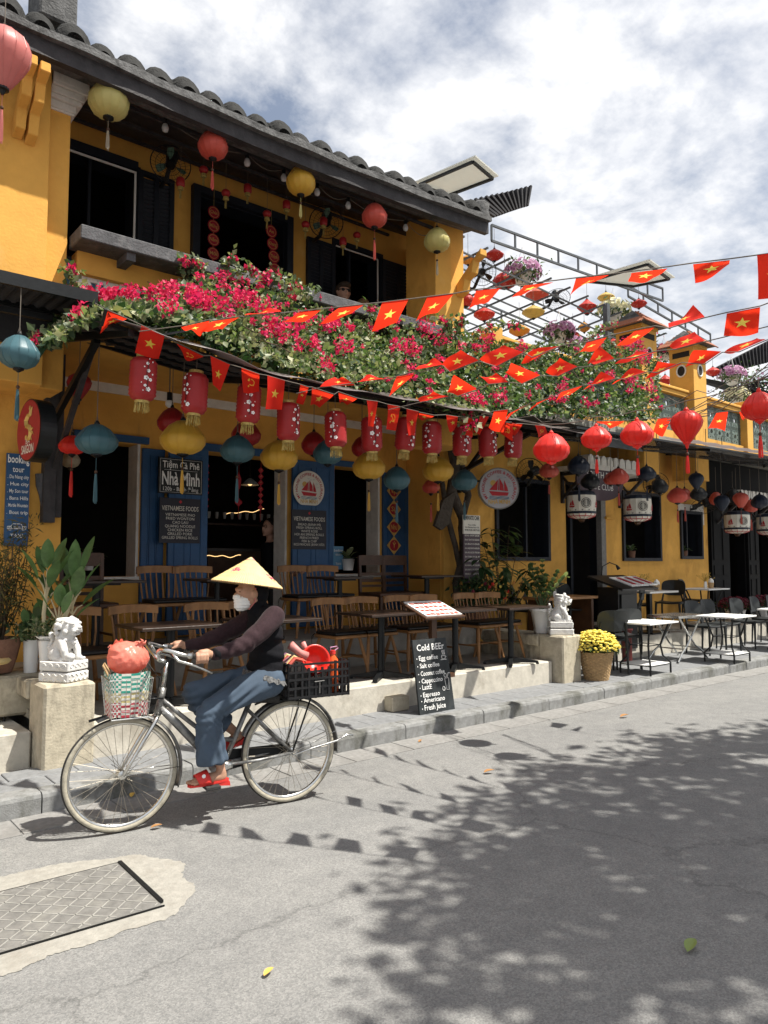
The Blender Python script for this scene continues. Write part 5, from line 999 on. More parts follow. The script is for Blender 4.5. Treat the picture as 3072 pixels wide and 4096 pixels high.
for i in range(16): petleaf(t, (r3.uniform(-.03, .03), r3.uniform(-.03, .03), H - .02), r3.uniform(0, 6.28), r3.uniform(.7, 1.4), r3.uniform(.08, .2), r3.uniform(.13, .2), r3.uniform(.05, .075), 'leafmid' if i % 2 else 'aglao', 'stem')
leafcloud('small_leaves', [pl1 + V((r3.gauss(-.02, .07), r3.gauss(0, .06), H + r3.uniform(0, .13))) for _ in range(260)], .045, [M['leafmid'], M['leafdark'], M['leaflight']], t, [.5, .3, .2], .5, .2, seed=12)
t = thing('potted_plant', 'tall broad-leaved plant with pale stems in a flared white vase beside the stone lion', 'plant', pl2, group='plants on the left plinth')
s = px(pl2); R = 44 * s * .5; H = 88 * s
pot(t, [(R * .75, 0), (R * .8, H * .05), (R * .72, H * .1), (R * .78, H * .3), (R * .88, H * .6), (R * .98, H * .85), (R * .92, H * .92), (R * 1.2, H * .97), (R * 1.22, H)], 'whitepot')
def stemleaves(t, base, top, n, L, wd, seed):
    r = random.Random(seed); MB().tube([base, V(base).lerp(V(top), .5) + V((r.uniform(-.02, .02), 0, 0)), top], [.018, .016, .014], 7).build('cane', M['stem'], t)
    for i in range(n):
        a = i * 2.4 + r.uniform(-.3, .3); el = .75 + .5 * (i / n) + r.uniform(-.1, .1); petleaf(t, V(top) - V((0, 0, .12 * (1 - i / n))), a, el, r.uniform(.1, .2), L * r.uniform(.85, 1.15), wd * r.uniform(.85, 1.1), 'aglao', 'stem', .18)
stemleaves(t, (-.03, 0, H - .03), (-.02, .03, H + .36), 9, .33, .085, 1); stemleaves(t, (.02, .02, H - .03), (.16, .0, H + .26), 9, .36, .09, 2); stemleaves(t, (.0, -.03, H - .03), (.05, -.05, H + .12), 8, .26, .08, 3)
leafcloud('small_leaves', [pl2 + V((r3.gauss(0, .07), r3.gauss(0, .06), H + r3.uniform(0, .12))) for _ in range(300)], .035, [M['leafmid'], M['leaflight']], t, None, .45, .2, seed=13)
# dry bush at the left edge
p = V((.98, 6.75, ZT)); p = onZ(-5, 1452, ZT + .33)
t = thing('bushy_plant', 'wispy olive bush in a dark clay pot cut by the left edge', 'plant', p)
pot(t, [(.1, 0), (.13, .1), (.16, .24), (.165, .26)], 'claypot'); b = MB(); PB = []
for i in range(26):
    a = r3.uniform(0, 6.28); q = V((math.cos(a) * r3.uniform(.05, .28), math.sin(a) * r3.uniform(.05, .22), r3.uniform(.7, 1.25))); pts = [V((0, 0, .2)).lerp(q, k / 5) + V((r3.uniform(-.03, .03), r3.uniform(-.03, .03), 0)) for k in range(6)]; b.tube(pts, [.008, .006, .005, .004, .003, .002], 4)
    for _ in range(60): PB.append(p + pts[r3.randrange(2, 6)] + V((r3.gauss(0, .05), r3.gauss(0, .05), r3.gauss(0, .06))))
b.build('branch', M['twig'], t); mo = mat('olive_wisp', (.14, .12, .04), .6, var=.4, bump=0, tl=.3); M['olive'] = mo
leafcloud('foliage', PB, .055, [M['olive'], M['leafdark']], t, [.75, .25], .14, .1, seed=14)
MB().box((0, 0, -.16), (.5, .4, .3)).build('stand', M['plinth'], t, bevel=.02)
# window plants
def windowplant(p, lab, potm, sz=1.0, seed=1, m='leafmid'):
    t = thing('potted_plant', lab, 'plant', p); pot(t, [(.055 * sz, 0), (.075 * sz, .13 * sz), (.08 * sz, .13 * sz)], potm, 18); r = random.Random(seed)
    for i in range(15): petleaf(t, (0, 0, .12 * sz), i * 2.4, r.uniform(.2, 1.3), .05 * sz, r.uniform(.12, .2) * sz, .055 * sz, m, 'leafmid', .5)
windowplant(onY(188, 1232, 7.75), 'small plant in a white pot on the left window sill', 'whitepot', 1.0, 1)
windowplant(onY(752, 1232, 7.75), 'variegated plant in a white pot on the sill beside the round boat sign', 'whitepot', 1.15, 2, 'leaflight')
windowplant(onY(1364, 1206, 7.2), 'small plant in a clay pot inside the wide cafe window', 'claypot', 1.0, 3); windowplant(onY(1478, 1203, 7.2), 'small plant in a clay pot inside the narrow cafe window', 'claypot', .9, 4)
# shrub, zinnias and pots between the two fronts
p = V((7.66, 6.6, .43)); p = onX(1075, 1335, 7.72)
t = thing('leafy_shrub', 'tall dark leafy shrub growing in front of the cafe window', 'shrub', V((7.85, 6.85, .43))); b = MB(); PL = []
for (u, v) in ((1060, 1140), (1040, 1160), (1100, 1135), (1120, 1170), (1070, 1190), (1150, 1215), (1135, 1260), (1050, 1230), (1095, 1225), (1030, 1200), (1165, 1245), (1085, 1260), (1110, 1290)):
    e = onY(u, v, 6.7 + r3.uniform(-.15, .25)); pts = [V((7.85, 6.85, .5)).lerp(e, k / 6) + V((0, 0, .12 * math.sin(k / 6 * math.pi))) for k in range(7)]; b.tube(pts, [.012, .01, .008, .007, .006, .005, .003], 5)
    for k in range(13): a = r3.uniform(0, 6.28); q = e.lerp(pts[4], r3.random() * .8); d = V((math.cos(a), math.sin(a) * .8 - .2, r3.uniform(-.3, .5))); bl_ = bleaf(q, d, r3.uniform(.18, .28), .075, .4); bl_.build('leaf', M['leafdark' if k % 3 == 0 else 'leafmid'], t, world=True, smooth=True)
b.build('stem', M['twig'], t, world=True)
p = V((7.55, 6.45, .66)); t = thing('zinnia_pot', 'red and orange zinnias in a clay pot behind the wooden chairs', 'flower pot', V((7.2, 6.75, .72)))
pot(t, [(.11, 0), (.15, .1), (.17, .24), (.19, .25), (.19, .29)], 'claypot'); c0 = V((7.2, 6.75, 1.2))
leafcloud('foliage', [c0 + V((r3.gauss(0, .13), r3.gauss(0, .1), r3.uniform(-.25, .14))) for _ in range(900)], .065, [M['leafmid'], M['leafdark']], t, [.4, .6], .45, .2, seed=15)
for i, (u, v, mm_) in enumerate(((1062, 1250, 'silk_org'), (1064, 1263, 'silk_red'), (1057, 1269, 'silk_dred'), (1081, 1268, 'mum'), (1079, 1276, 'silk_org'), (1097, 1278, 'silk_red'), (1048, 1262, 'mumred'), (1109, 1260, 'silk_org'), (1021, 1279, 'mumred'), (1090, 1292, 'silk_red'))):
    q = onY(u, v, 6.6); m = MB()
    for k in range(14): a = k * 2 * math.pi / 14; m.poly([q + V((0, -.01, 0)), q + V((.03 * math.cos(a), -.012, .03 * math.sin(a))), q + V((.03 * math.cos(a + .5), .0, .03 * math.sin(a + .5)))])
    m.ball(q, .016, 8); m.build('flower', M[mm_], t, world=True)
ph = onZ(1172, 1362, .70); ph = V((7.36, 5.95, .66))
ph = onX(1168, 1366, 7.4); t = thing('zz_plant', 'glossy feathery plant in a white hexagonal pot behind the right stone lion', 'plant', V((7.42, ph.y, .68)))
pot(t, [(.09, 0), (.1, .03), (.095, .06), (.13, .26), (.15, .27), (.15, .3)], 'whitepot', 6)
for i, (dx_, dz_, L_l) in enumerate(((-.12, .55, 1), (-.05, .5, 1), (.06, .42, 1), (.2, .46, 1), (.3, .42, 1), (.12, .32, 1), (-.2, .36, 1), (.02, .6, 1))):
    e = V((dx_ * .77, -dx_ * .64, .27 + dz_)); pts = [V((0, 0, .25)).lerp(e, k / 8) + V((0, 0, .04 * math.sin(k / 8 * math.pi))) for k in range(9)]; MB().tube(pts, [.011 - .001 * k for k in range(9)], 6).build('stem', M['leafmid'], t)
    for k in range(3, 9):
        for s_ in (-1, 1):
            d = (pts[k] - pts[k - 1]).normalized(); sd = d.cross(V((.5, -.8, .2))).normalized() * s_; bleaf(pts[k], d * .5 + sd, .13, .055, .1).build('leaflet', M['leafmid' if (i + k) % 3 else 'leaflight'], t, smooth=True)
# chrysanthemums
def mums(p, lab, R, H, fm, potfn, n=330, fs=.02, group=None):
    t = thing('chrysanthemum_pot', lab, 'flower pot', p, group=group); z0 = potfn(t); r = random.Random(int(p[0] * 10)); m = MB()
    leafcloud('foliage', [V(p) + V((r.gauss(0, R * .42), r.gauss(0, R * .42), z0 + r.uniform(0, H * .6))) for _ in range(900)], .045, [M['leafmid'], M['leafdark']], t, [.4, .6], .4, .2, seed=16)
    for i in range(n):
        f = 1 - (i + .5) / n; a = i * 2.39996; el = math.acos(1 - f * .98); q = V((R * math.sin(el) * math.cos(a), R * math.sin(el) * math.sin(a), z0 + .02 + H * math.cos(el))) * 1.0
        q += V((r.gauss(0, .012), r.gauss(0, .012), r.gauss(0, .012))); s_ = fs * r.uniform(.7, 1.2)
        m.ball(q, s_, 6, (1, 1, .6))
        for k in range(5): b_ = k * 1.257 + i; m.poly([q, q + V((s_ * 1.5 * math.cos(b_), s_ * 1.5 * math.sin(b_), s_ * .2)), q + V((s_ * 1.5 * math.cos(b_ + .8), s_ * 1.5 * math.sin(b_ + .8), s_ * .2))])
    o = m.build('blooms', M[fm], t); o['kind'] = 'stuff'; return t
def wick(t):
    m = MB(); H = .34; n = 30
    rows = 20
    for j in range(rows):
        f = (j + .5) / rows; R = .135 + .065 * f; m.tube([((R + .006 * (1 if (k + j) % 2 else -1)) * math.cos(k * 2 * math.pi / n), (R + .006 * (1 if (k + j) % 2 else -1)) * math.sin(k * 2 * math.pi / n), H * f) for k in range(n)], .0095, 5, close=True)
    o = m.build('basket_weave', M['wicker'], t); o['kind'] = 'stuff'; MB().lathe([(.125, 0), (.13, .01), (.192, H)], (0, 0, 0), 24).build('basket_lining', M['wicker'], t); return H
mums(V((7.83, 5.36, ZK)), 'wicker basket of yellow chrysanthemums on the pavement beside the right plinth', .26, .22, 'mum', wick, n=420, group='chrysanthemum pots')
def wpot(t): MB().lathe([(.15, 0), (.19, .2), (.2, .22)], (0, 0, 0), 28, flute=.04).build('pot', M['whitepot'], t); return .22
for (u, v, lab) in ((1588, 1312, 'crimson chrysanthemums in a white fluted pot beside the cafe tables'), (1652, 1312, 'crimson chrysanthemums in a white fluted pot cut by the right edge')):
    q = onY(u, v, 6.75); q.z = .43; mums(q, lab, .33, .2, 'mumred', wpot, 260, .02, group='chrysanthemum pots')
# hanging flower baskets on the roof terrace
for i, (u, v, wp, mm_, lab) in enumerate(((1129, 590, 79, 'petunia', 'largest hanging basket of pink petunias under the truss'), (1326, 672, 70, 'palebloom', 'hanging basket of pale yellow flowers left of the first roof pillar'), (1208, 718, 66, 'petunia', 'hanging basket of pink petunias low in the terrace centre'), (1236, 748, 56, 'petunia', 'hanging basket of pale petunias just above the parapet'), (1436, 762, 50, 'pink2', 'hanging basket of magenta flowers between the roof pillars'), (1581, 812, 58, 'petunia', 'hanging basket of mauve petunias right of the roof pillars'), (1590, 858, 60, 'palebloom', 'cream flowers on the parapet near the right edge'))):
    p = onY(u, v, 7.7); s = px(p); R = wp * s / 2; t = thing('flower_basket', lab, 'flower basket', p, group='flower baskets on the roof terrace')
    MB().lathe([(.04, -R * .75), (R * .35, -R * .62), (R * .5, -R * .1), (R * .54, -R * .05)], (0, 0, 0), 16).build('pot', M['whitepot'], t, smooth=True)
    r = random.Random(i); leafcloud('foliage', [p + V((r.gauss(0, R * .45), r.gauss(0, R * .4), r.gauss(0, R * .25))) for _ in range(700)], .07, [M['leafmid'], M['leafdark'], M['leaflight']], t, [.5, .3, .2], .4, .2, seed=20 + i)
    m = MB(); dk = MB()
    for k in range(110):
        d = V((r.gauss(0, 1), r.gauss(0, 1) - .3, abs(r.gauss(0, .55)) - .15)).normalized(); q = V((d.x * R, d.y * R, d.z * R * .75)); x_, y_ = frame_of(d); fs = .042
        m.add([q] + [q + d * .012 + (x_ * math.cos(a) + y_ * math.sin(a)) * fs for a in [j * 2 * math.pi / 7 for j in range(7)]], [(0, j + 1, (j + 1) % 7 + 1) for j in range(7)]); dk.add([q + d * .014 + (x_ * math.cos(a) + y_ * math.sin(a)) * fs * .35 for a in [j * 2 * math.pi / 5 for j in range(5)]], [(0, 1, 2, 3, 4)])
    o = m.build('blooms', M[mm_], t); o['kind'] = 'stuff'
    if mm_ == 'petunia': o = dk.build('throats', M['petdark'], t); o['kind'] = 'stuff'
    b = MB(); 
    for a in (0, 2.1, 4.2): b.cyl((R * .5 * math.cos(a), R * .5 * math.sin(a), -.05), (0, 0, R * 1.5), .004, n=4)
    b.build('hanger', M['white'], t)
for (u, v, w_, h_, lab) in ((1615, 845, 95, 70, 'loose flowering shrub on the roof at the far right'), (1340, 740, 60, 70, 'wispy climbing shrub behind the first roof pillar')):
    p = onY(u, v, 8.6); s = px(p); t = thing('roof_shrub', lab, 'shrub', p - V((0, 0, h_ * s * .5))); r = random.Random(u)
    leafcloud('foliage', [p + V((r.gauss(0, w_ * s * .3), r.gauss(0, .3), r.gauss(0, h_ * s * .3))) for _ in range(1100)], .085, [M['leafmid'], M['leaflight'], M['leafdark']], t, [.5, .2, .3], .5, .2, seed=40); leafcloud('blossom', [p + V((r.gauss(0, w_ * s * .28), r.gauss(-.1, .3), r.gauss(.02, h_ * s * .26))) for _ in range(160)], .06, [M['petunia'], M['pink']], t, [.6, .4], .9, .1, seed=41)
    b = MB()
    for k in range(9): e = V((r.uniform(-.5, .5), r.uniform(-.2, .2), h_ * s * r.uniform(.4, 1))); b.tube([(0, 0, 0), e * .5 + V((0, 0, .1)), e], [.02, .012, .004], 5)
    b.build('branch', M['twig'], t)
# ================================================================== street trees on the river side, behind the viewer
def tree(base, trunk_h, blobs, lab, seed, nl):
    t = thing('street_tree', lab, 'tree', base, group='trees along the river side'); r = random.Random(seed); b = MB(); bx = V(base)
    top = V((r.uniform(-.3, .3), r.uniform(-.3, .3), trunk_h)); b.tube([(0, 0, -.1), (.03, .02, trunk_h * .3), (top.x * .6, top.y * .6, trunk_h * .7), top], [.3, .24, .2, .16], 12)
    PT = []
    for (c, R) in blobs:
        c = V(c) - bx; b.tube([top * .85, top.lerp(c, .5) + V((r.uniform(-.3, .3), r.uniform(-.3, .3), .2)), c], [.12, .08, .03], 7)
        for k in range(7): d = V((r.gauss(0, 1), r.gauss(0, 1), r.gauss(0, .6))).normalized() * R * .8; b.tube([c * .9 + top * .1, c + d * .5, c + d], [.035, .02, .008], 5)
        nc = int(15 * R * R)
        for k in range(nc):
            d = V((r.gauss(0, 1), r.gauss(0, 1), r.gauss(0, .7))).normalized() * R * r.random() ** .33; q = c + d
            for _ in range(nl): PT.append(bx + q + V((r.gauss(0, .2), r.gauss(0, .2), r.gauss(0, .13))))
    b.build('trunk', M['bark'], t, smooth=True); leafcloud('crown', PT, .15 if seed == 71 else .3, [M['leafmid'], M['leafdark'], M['leaflight']], t, [.5, .3, .2], .5, .3, seed=seed)
def sh(x, y, z): return (x + .32 * z, y - .42 * z, z)      # crown point whose shadow falls at (x, y)
tree((8.2, -2.6, 0), 3.6, [(sh(3.2, 2.3, 6.0), .9), (sh(4.6, 2.8, 6.2), .95), (sh(2.6, 1.7, 6.4), .75), (sh(2.7, 2.55, 6.2), .5), (sh(2.1, 1.85, 6.3), .55), (sh(3.7, 2.95, 6.0), .55), (sh(5.4, 3.0, 6.1), .55), (sh(2.4, .9, 6.6), .7), (sh(3.6, 1.7, 7.0), .9), (sh(4.9, 2.0, 7.4), 1.0), (sh(6.3, 2.3, 7.2), 1.0), (sh(5.9, 2.6, 5.9), .95), (sh(4.2, 1.2, 6.6), 1.1), (sh(5.8, 1.5, 7.0), 1.2), (sh(7.2, 2.0, 6.4), 1.1), (sh(7.4, .4, 6.8), 1.2), (sh(3.1, 1.0, 6.2), .9), (sh(5.2, .2, 7.2), 1.2), (sh(9, 1.4, 6.8), 1.2)], 'broad street tree shading the road from the river side', 71, 64)
# fallen leaves
def fallen(u, v, m, L, a, lab):
    p = onZ(u, v, .012); o = bleaf((0, 0, 0), (math.cos(a), math.sin(a), .25), L, L * .45, .1, curl=.5).build('fallen_leaf', M[m], smooth=True); o.location = p; tag(o, lab, 'leaf', 'leaves fallen on the road')
M['leafgold'] = mat('fallen_yellow_leaf', (.62, .4, .09), .6, var=.2, bump=0); M['leafbrown'] = mat('fallen_brown_leaf', (.34, .17, .06), .7, var=.2, bump=0); M['leafgreen'] = mat('fallen_green_leaf', (.2, .26, .07), .5, var=.2, bump=0)
fallen(570, 2108, 'leafgold', .055, .3, 'yellow leaf lying alone on the road near the bottom edge'); fallen(1485, 2056, 'leafgreen', .1, .2, 'curled green leaf in the tree shadow at lower right'); fallen(1045, 1669, 'leafbrown', .09, -.4, 'brown leaf at the edge of the tree shadow'); fallen(1340, 1549, 'leafbrown', .11, -.3, 'curled brown leaf out on the sunny road at right'); fallen(325, 1789, 'leafbrown', .07, -.2, 'brown leaf by the bicycle front wheel'); fallen(283, 1722, 'leafgold', .07, 1.0, 'yellow leaf seen through the front wheel spokes'); fallen(905, 1603, 'leafbrown', .06, .4, 'small pale leaf at the kerb below the chalkboard'); fallen(1215, 1523, 'leafbrown', .07, .9, 'dry leaf in the gutter below the yellow chrysanthemums')
# ================================================================== remeshed solid bodies (statues, people)
def capsule(mb, p, q, r0, r1, n=12, sq=(1, 1)):
    p, q = V(p), V(q); d = q - p; L_ = d.length
    if L_ < 1e-6: return mb.ball(p, r0, n)
    d.normalize(); x, y = frame_of(d); pts = []; rs = []
    for i in range(5): a = math.pi / 2 * (1 - i / 4); pts.append(p - d * r0 * math.sin(a)); rs.append(max(1e-4, r0 * math.cos(a)))
    for i in range(5): a = math.pi / 2 * (i / 4); pts.append(q + d * r1 * math.sin(a)); rs.append(max(1e-4, r1 * math.cos(a)))
    vs = [c + (x * math.cos(2 * math.pi * j / n) + y * math.sin(2 * math.pi * j / n)) * r for c, r in zip(pts, rs) for j in range(n)]
    m = len(pts); return mb.add(vs, [(i * n + j, i * n + (j + 1) % n, (i + 1) * n + (j + 1) % n, (i + 1) * n + j) for i in range(m - 1) for j in range(n)])
def chain(mb, pr, n=12):
    for i in range(len(pr) - 1): capsule(mb, pr[i][0], pr[i + 1][0], pr[i][1], pr[i + 1][1], n)
    return mb
def ell(mb, c, r, rot=None, n=16):
    m = MB().ball((0, 0, 0), 1, n); c = V(c); vs = []
    for p in m.v:
        q = V((p[0] * r[0], p[1] * r[1], p[2] * r[2]))
        if rot is not None: q = rot @ q
        vs.append(q + c)
    return mb.add(vs, m.f)
def displace(o, fn):                       # push vertices along their normals by fn(x, y, z) (numpy arrays)
    me = o.data; n = len(me.vertices); c = np.empty(n * 3); me.vertices.foreach_get('co', c); k = np.empty(n * 3); me.vertex_normals.foreach_get('vector', k); c = c.reshape(-1, 3); k = k.reshape(-1, 3)
    me.vertices.foreach_set('co', (c + k * fn(c[:, 0], c[:, 1], c[:, 2])[:, None]).ravel()); me.update()
def remesh(mb, name, m, parent, vox, smooth=2, noise=0, nscale=30, kind=None):
    o = mb.build(name, m, parent); md = o.modifiers.new('r', 'REMESH'); md.mode = 'VOXEL'; md.voxel_size = vox; md.use_smooth_shade = True
    if smooth: s_ = o.modifiers.new('s', 'SMOOTH'); s_.iterations = smooth; s_.factor = .5
    o.parent = None; me = eval_mesh(o); o.parent = parent; old = o.data; o.modifiers.clear(); o.data = me; bpy.data.meshes.remove(old); me.name = name
    if not me.materials: me.materials.append(m)
    me.polygons.foreach_set('use_smooth', [True] * len(me.polygons))
    return o
# ================================================================== plinths and stone lions
def plinth(name, lab, x0, x1, y0, y1, z, slots):
    t = thing('stone_plinth', lab, 'plinth', ((x0 + x1) / 2, y0, 0), group='plinth walls closing the terrace')
    b = MB(); b.b2((x0, y0, .02), (x1, y0 + .36, z)); b.build('pier', M['plinth'], t, world=True, bevel=.018)
    b = MB(); b.b2((x0 - .02, y0 + .361, z - .14), (x1 + .0, y1, z - .004)); b.build('coping', M['plinth'], t, world=True, bevel=.014)
    if slots:
        b = MB(); b.b2((x0 + .06, y0 + .361, ZT), (x1 - .02, y1, ZT + .06))
        for i in range(5): yy = y0 + .5 + i * .24; b.bar((x0 + .15, yy, ZT + .05), (x0 + .15, yy + .1, z - .14), .05, .07)
        b.build('baluster', M['plinth'], t, world=True)
    else: b = MB(); b.b2((x0 + .03, y0 + .361, .13), (x1 - .03, y1, z - .141)); b.build('low_wall', M['plinth'], t, world=True)
    return t
plinth('l', 'weathered cement plinth with pierced balustrade at the left end of the terrace', 1.51, 1.86, 5.46, 7.0, .70, True)
plinth('r', 'weathered cement plinth wall between the restaurant and the cafe', 7.26, 7.62, 5.42, 6.72, .68, False)
def lion(p, rz, sc, lab, mir=1):
    t = thing('stone_lion', lab, 'statue', p, rz, 'white guardian lions'); t.scale = (sc, sc * mir, sc)
    b = MB(); b.box((0, 0, .04), (.30, .25, .08)); b.build('pedestal', M['marble'], t, bevel=.012); b = MB(); b.box((0, 0, .129), (.29, .24, .076)); b.build('pedestal', M['marble'], t, bevel=.008)
    b = MB(); b.box((0, 0, .0855), (.25, .2, .011)); b.build('groove', M['gutter'], t); b = MB()
    for side in ((0, -.1205, 0, .26), (.1455, 0, math.pi / 2, .22)):
        R = Matrix.Rotation(side[2], 3, 'Z'); n = 4
        for k in range(n):
            a0 = (-.5 + (k + .5) / n) * side[3]; pts = [(a0 + .026 * math.cos(q) * (1 - q / 8), .0, .13 + .024 * math.sin(q) * (1 - q / 8)) for q in [i * .6 for i in range(11)]]; b.tube([R @ V(q) + V((side[0], side[1], 0)) for q in pts], .0045, 4)
        for zz in (.02, .062): b.tube([R @ V(((-.5 + i / 16) * side[3], 0, zz + .011 * math.sin(i * 1.7 + zz * 90))) + V((side[0] * 1.035, side[1] * 1.04, 0)) for i in range(17)], .0055, 4)
    b.build('scroll_carving', M['marble'], t)
    m = MB(); Z = .166; S = .76; P = lambda x, y, z: (x * S, y * S, Z + z * S)
    E = lambda c, r: ell(m, P(*c), tuple(q * S for q in r)); CH = lambda l, n=12: chain(m, [(P(*c), r * S) for c, r in l], n)
    E((-.08, 0, .09), (.1, .115, .095)); CH([((-.06, 0, .1), .1), ((.0, 0, .2), .1), ((.03, 0, .27), .09)])
    for s in (-1, 1):
        E((-.05, s * .09, .065), (.085, .045, .07)); CH([((-.04, s * .1, .022), .026), ((.05, s * .105, .02), .03)])
        CH([((.035, s * .085, .2), .048), ((.08, s * .1, .115), .04), ((.1, s * .09, .035), .034), ((.13, s * .09, .02), .032)])
        for k in (-1.5, -.5, .5, 1.5): E((.165, s * .09 + k * .016, .018), (.02, .009, .018))
    E((.155, -.09, .05), (.05, .05, .045))
    E((.06, 0, .36), (.1, .1, .09)); E((.15, 0, .335), (.05, .066, .034)); E((.138, 0, .288), (.045, .055, .02)); E((.188, 0, .358), (.022, .034, .018))
    for s in (-1, 1):
        E((.13, s * .05, .4), (.036, .032, .022)); E((.145, s * .046, .373), (.017, .017, .014)); E((.02, s * .108, .37), (.028, .02, .036)); E((.155, s * .046, .32), (.028, .024, .02)); E((.08, s * .095, .31), (.03, .02, .03))
    for ring, (rad, cnt) in enumerate(((.115, 11), (.128, 13), (.128, 14), (.118, 13), (.1, 10), (.07, 7))):
        for k in range(cnt):
            a = math.pi * (.12 + .76 * (k + .5 * (ring % 2)) / cnt) * 1 + math.pi / 2 - math.pi * .5; yy = math.cos(a) * rad; zz = .43 - ring * .045; xx = .045 - math.sin(a) * rad * .85 - ring * .006; E((xx, yy, zz), (.026, .026, .026))
    for k in range(7): E((.08 + .0 * k, (-3 + k) * .028, .455 - abs(k - 3) * .012), (.026, .022, .024))
    for i in range(9): E((-.17 + .016 * math.sin(i * 1.2), .02 * math.cos(i * 1.3), .05 + i * .028), (.032 - .001 * i, .034, .026))
    for i in range(8): E((.1 - .006 * abs(i - 3.5), (-3.5 + i) * .022, .232 - .03 * math.cos((i - 3.5) / 3.5 * 1.3)), (.014, .013, .014))
    E((.125, 0, .195), (.025, .025, .026))
    remesh(m, 'body', M['marble'], t, .0045, 0); m = MB()
    for s in (-1, 1): m.ball(P(.16, s * .046, .374), .005, 6)
    m.box(P(.178, 0, .308), (.02, .07, .007)); m.build('carved_features', M['gutter'], t)
    return t
lion(V((1.69, 5.64, .70)), -1.0, .88, 'white stone guardian lion on the left plinth', 1)
lion(V((7.45, 5.6, .68)), -.75, .95, 'white stone guardian lion on the right plinth beside the yellow flowers', -1)
# ================================================================== furniture
def mk_chair():
    t = thing('spindle_chair', '', 'chair'); R = .205
    b = MB(); b.prism([(-.2, -.21, .40), (.2, -.21, .40), (.215, .1, .40), (.18, .2, .40), (-.18, .2, .40), (-.215, .1, .40)], (0, 0, .032)); b.build('seat', M['oak'], t, bevel=.008)
    m = MB(); 
    for k, (e, z) in enumerate(((.0, .433), (.0, .46), (-.015, .472))): pass
    b = MB(); b.prism([(-.195, -.2, .434), (.195, -.2, .434), (.205, .08, .434), (.17, .185, .434), (-.17, .185, .434), (-.205, .08, .434)], (0, 0, .035)); b.build('cushion', M['cushion'], t, bevel=.012)
    def ar(x): return .245 - .10 * (x / .22) ** 2 * .5
    pts = [(-.225 + .045 * i, ar(-.225 + .045 * i)) for i in range(11)]; vs = []
    for (x, y) in pts:
        for dy, z in ((-.013, .715), (-.013, .785), (.013, .79), (.013, .715)): vs.append((x, y + dy, z + .012 * (1 - (x / .22) ** 2)))
    n = len(pts); b = MB(); b.add(vs, [(i * 4 + k, i * 4 + (k + 1) % 4, (i + 1) * 4 + (k + 1) % 4, (i + 1) * 4 + k) for i in range(n - 1) for k in range(4)] + [(3, 2, 1, 0), tuple((n - 1) * 4 + k for k in range(4))]); b.build('top_rail', M['oak'], t)
    for i in range(7):
        x = -.19 + i * .0633; MB().tube([(x * .85, .17, .43), (x * .95, ar(x) - .03, .58), (x, ar(x), .73)], [.008, .0095, .007], 7).build('spindle', M['oak'], t)
    for sx_, sy_ in ((-1, -1), (1, -1), (-1, 1), (1, 1)): MB().tube([(sx_ * .15, sy_ * .14, .40), (sx_ * .19, sy_ * .18, .2), (sx_ * .225, sy_ * .215, 0)], [.016, .02, .013], 9).build('leg', M['oak'], t)
    for sx_ in (-1, 1): MB().cyl((sx_ * .19, -.18, .19), (sx_ * .19, .18, .19), .010, n=7).build('stretcher', M['oak'], t)
    MB().cyl((-.19, 0, .19), (.19, 0, .19), .010, n=7).build('stretcher', M['oak'], t)
    b = MB()
    for k in range(4): b.tube([(-.17 + .34 * (k % 2), .2, .44), (-.19 + .37 * (k % 2) + .01 * k, .23, .4), (-.19 + .38 * (k % 2), .225, .33 + .02 * k)], .003, 4)
    b.build('cushion_tie', M['cushion'], t); return t
def mk_dark():
    t = thing('ladder_chair', '', 'chair'); MB().box((0, 0, .43), (.42, .42, .05)).build('seat', M['walnut'], t, bevel=.01)
    for s in (-1, 1):
        MB().bar((s * .19, .2, 0), (s * .19, .24, .92), .035).build('back_post', M['walnut'], t); MB().bar((s * .19, -.19, 0), (s * .18, -.18, .41), .035).build('leg', M['walnut'], t); MB().bar((s * .19, -.19, .15), (s * .19, .2, .15), .022).build('stretcher', M['walnut'], t)
    for z, h in ((.86, .13), (.68, .04), (.6, .04), (.53, .03)): MB().box((0, .232, z), (.345, .02, h)).build('back_slat', M['walnut'], t)
    return t
def mk_table(): 
    t = thing('pedestal_table', '', 'table'); MB().box((0, 0, .655), (.62, .62, .025)).build('top', M['tabletop'], t, bevel=.004)
    MB().box((0, 0, .632), (.3, .3, .02)).build('top_plate', M['blackmetal'], t); MB().cyl((0, 0, .04), (0, 0, .63), .032, n=14).build('column', M['blackmetal'], t)
    for k in range(4):
        a = k * math.pi / 2 + .78; d = V((math.cos(a), math.sin(a), 0)); b = MB(); b.prism([V((0, 0, .085)) + d.cross(V((0, 0, 1))) * .022, d * .3 + V((0, 0, .035)) + d.cross(V((0, 0, 1))) * .022, d * .3 + V((0, 0, .015)) + d.cross(V((0, 0, 1))) * .022, V((0, 0, .02)) + d.cross(V((0, 0, 1))) * .022], d.cross(V((0, 0, 1))) * -.044); b.build('foot', M['blackmetal'], t); MB().cyl(d * .29, d * .29 + V((0, 0, .018)), .018, n=8).build('glide', M['blackmetal'], t)
    return t
ch = [mk_chair(), False]; dk = [mk_dark(), False]; tb = [mk_table(), False]
def place(pr, x, y, z, rz, lab, grp, sc=None):
    if not pr[1]: o = pr[0]; pr[1] = True
    else: o = copy_tree(pr[0])
    o.location = (x, y, z); o.rotation_euler = (0, 0, rz); o['label'] = lab; o['group'] = grp
    if sc: o.scale = sc
    return o
gl = 'wooden chairs on the lower terrace'; gu = 'wooden chairs against the wall'
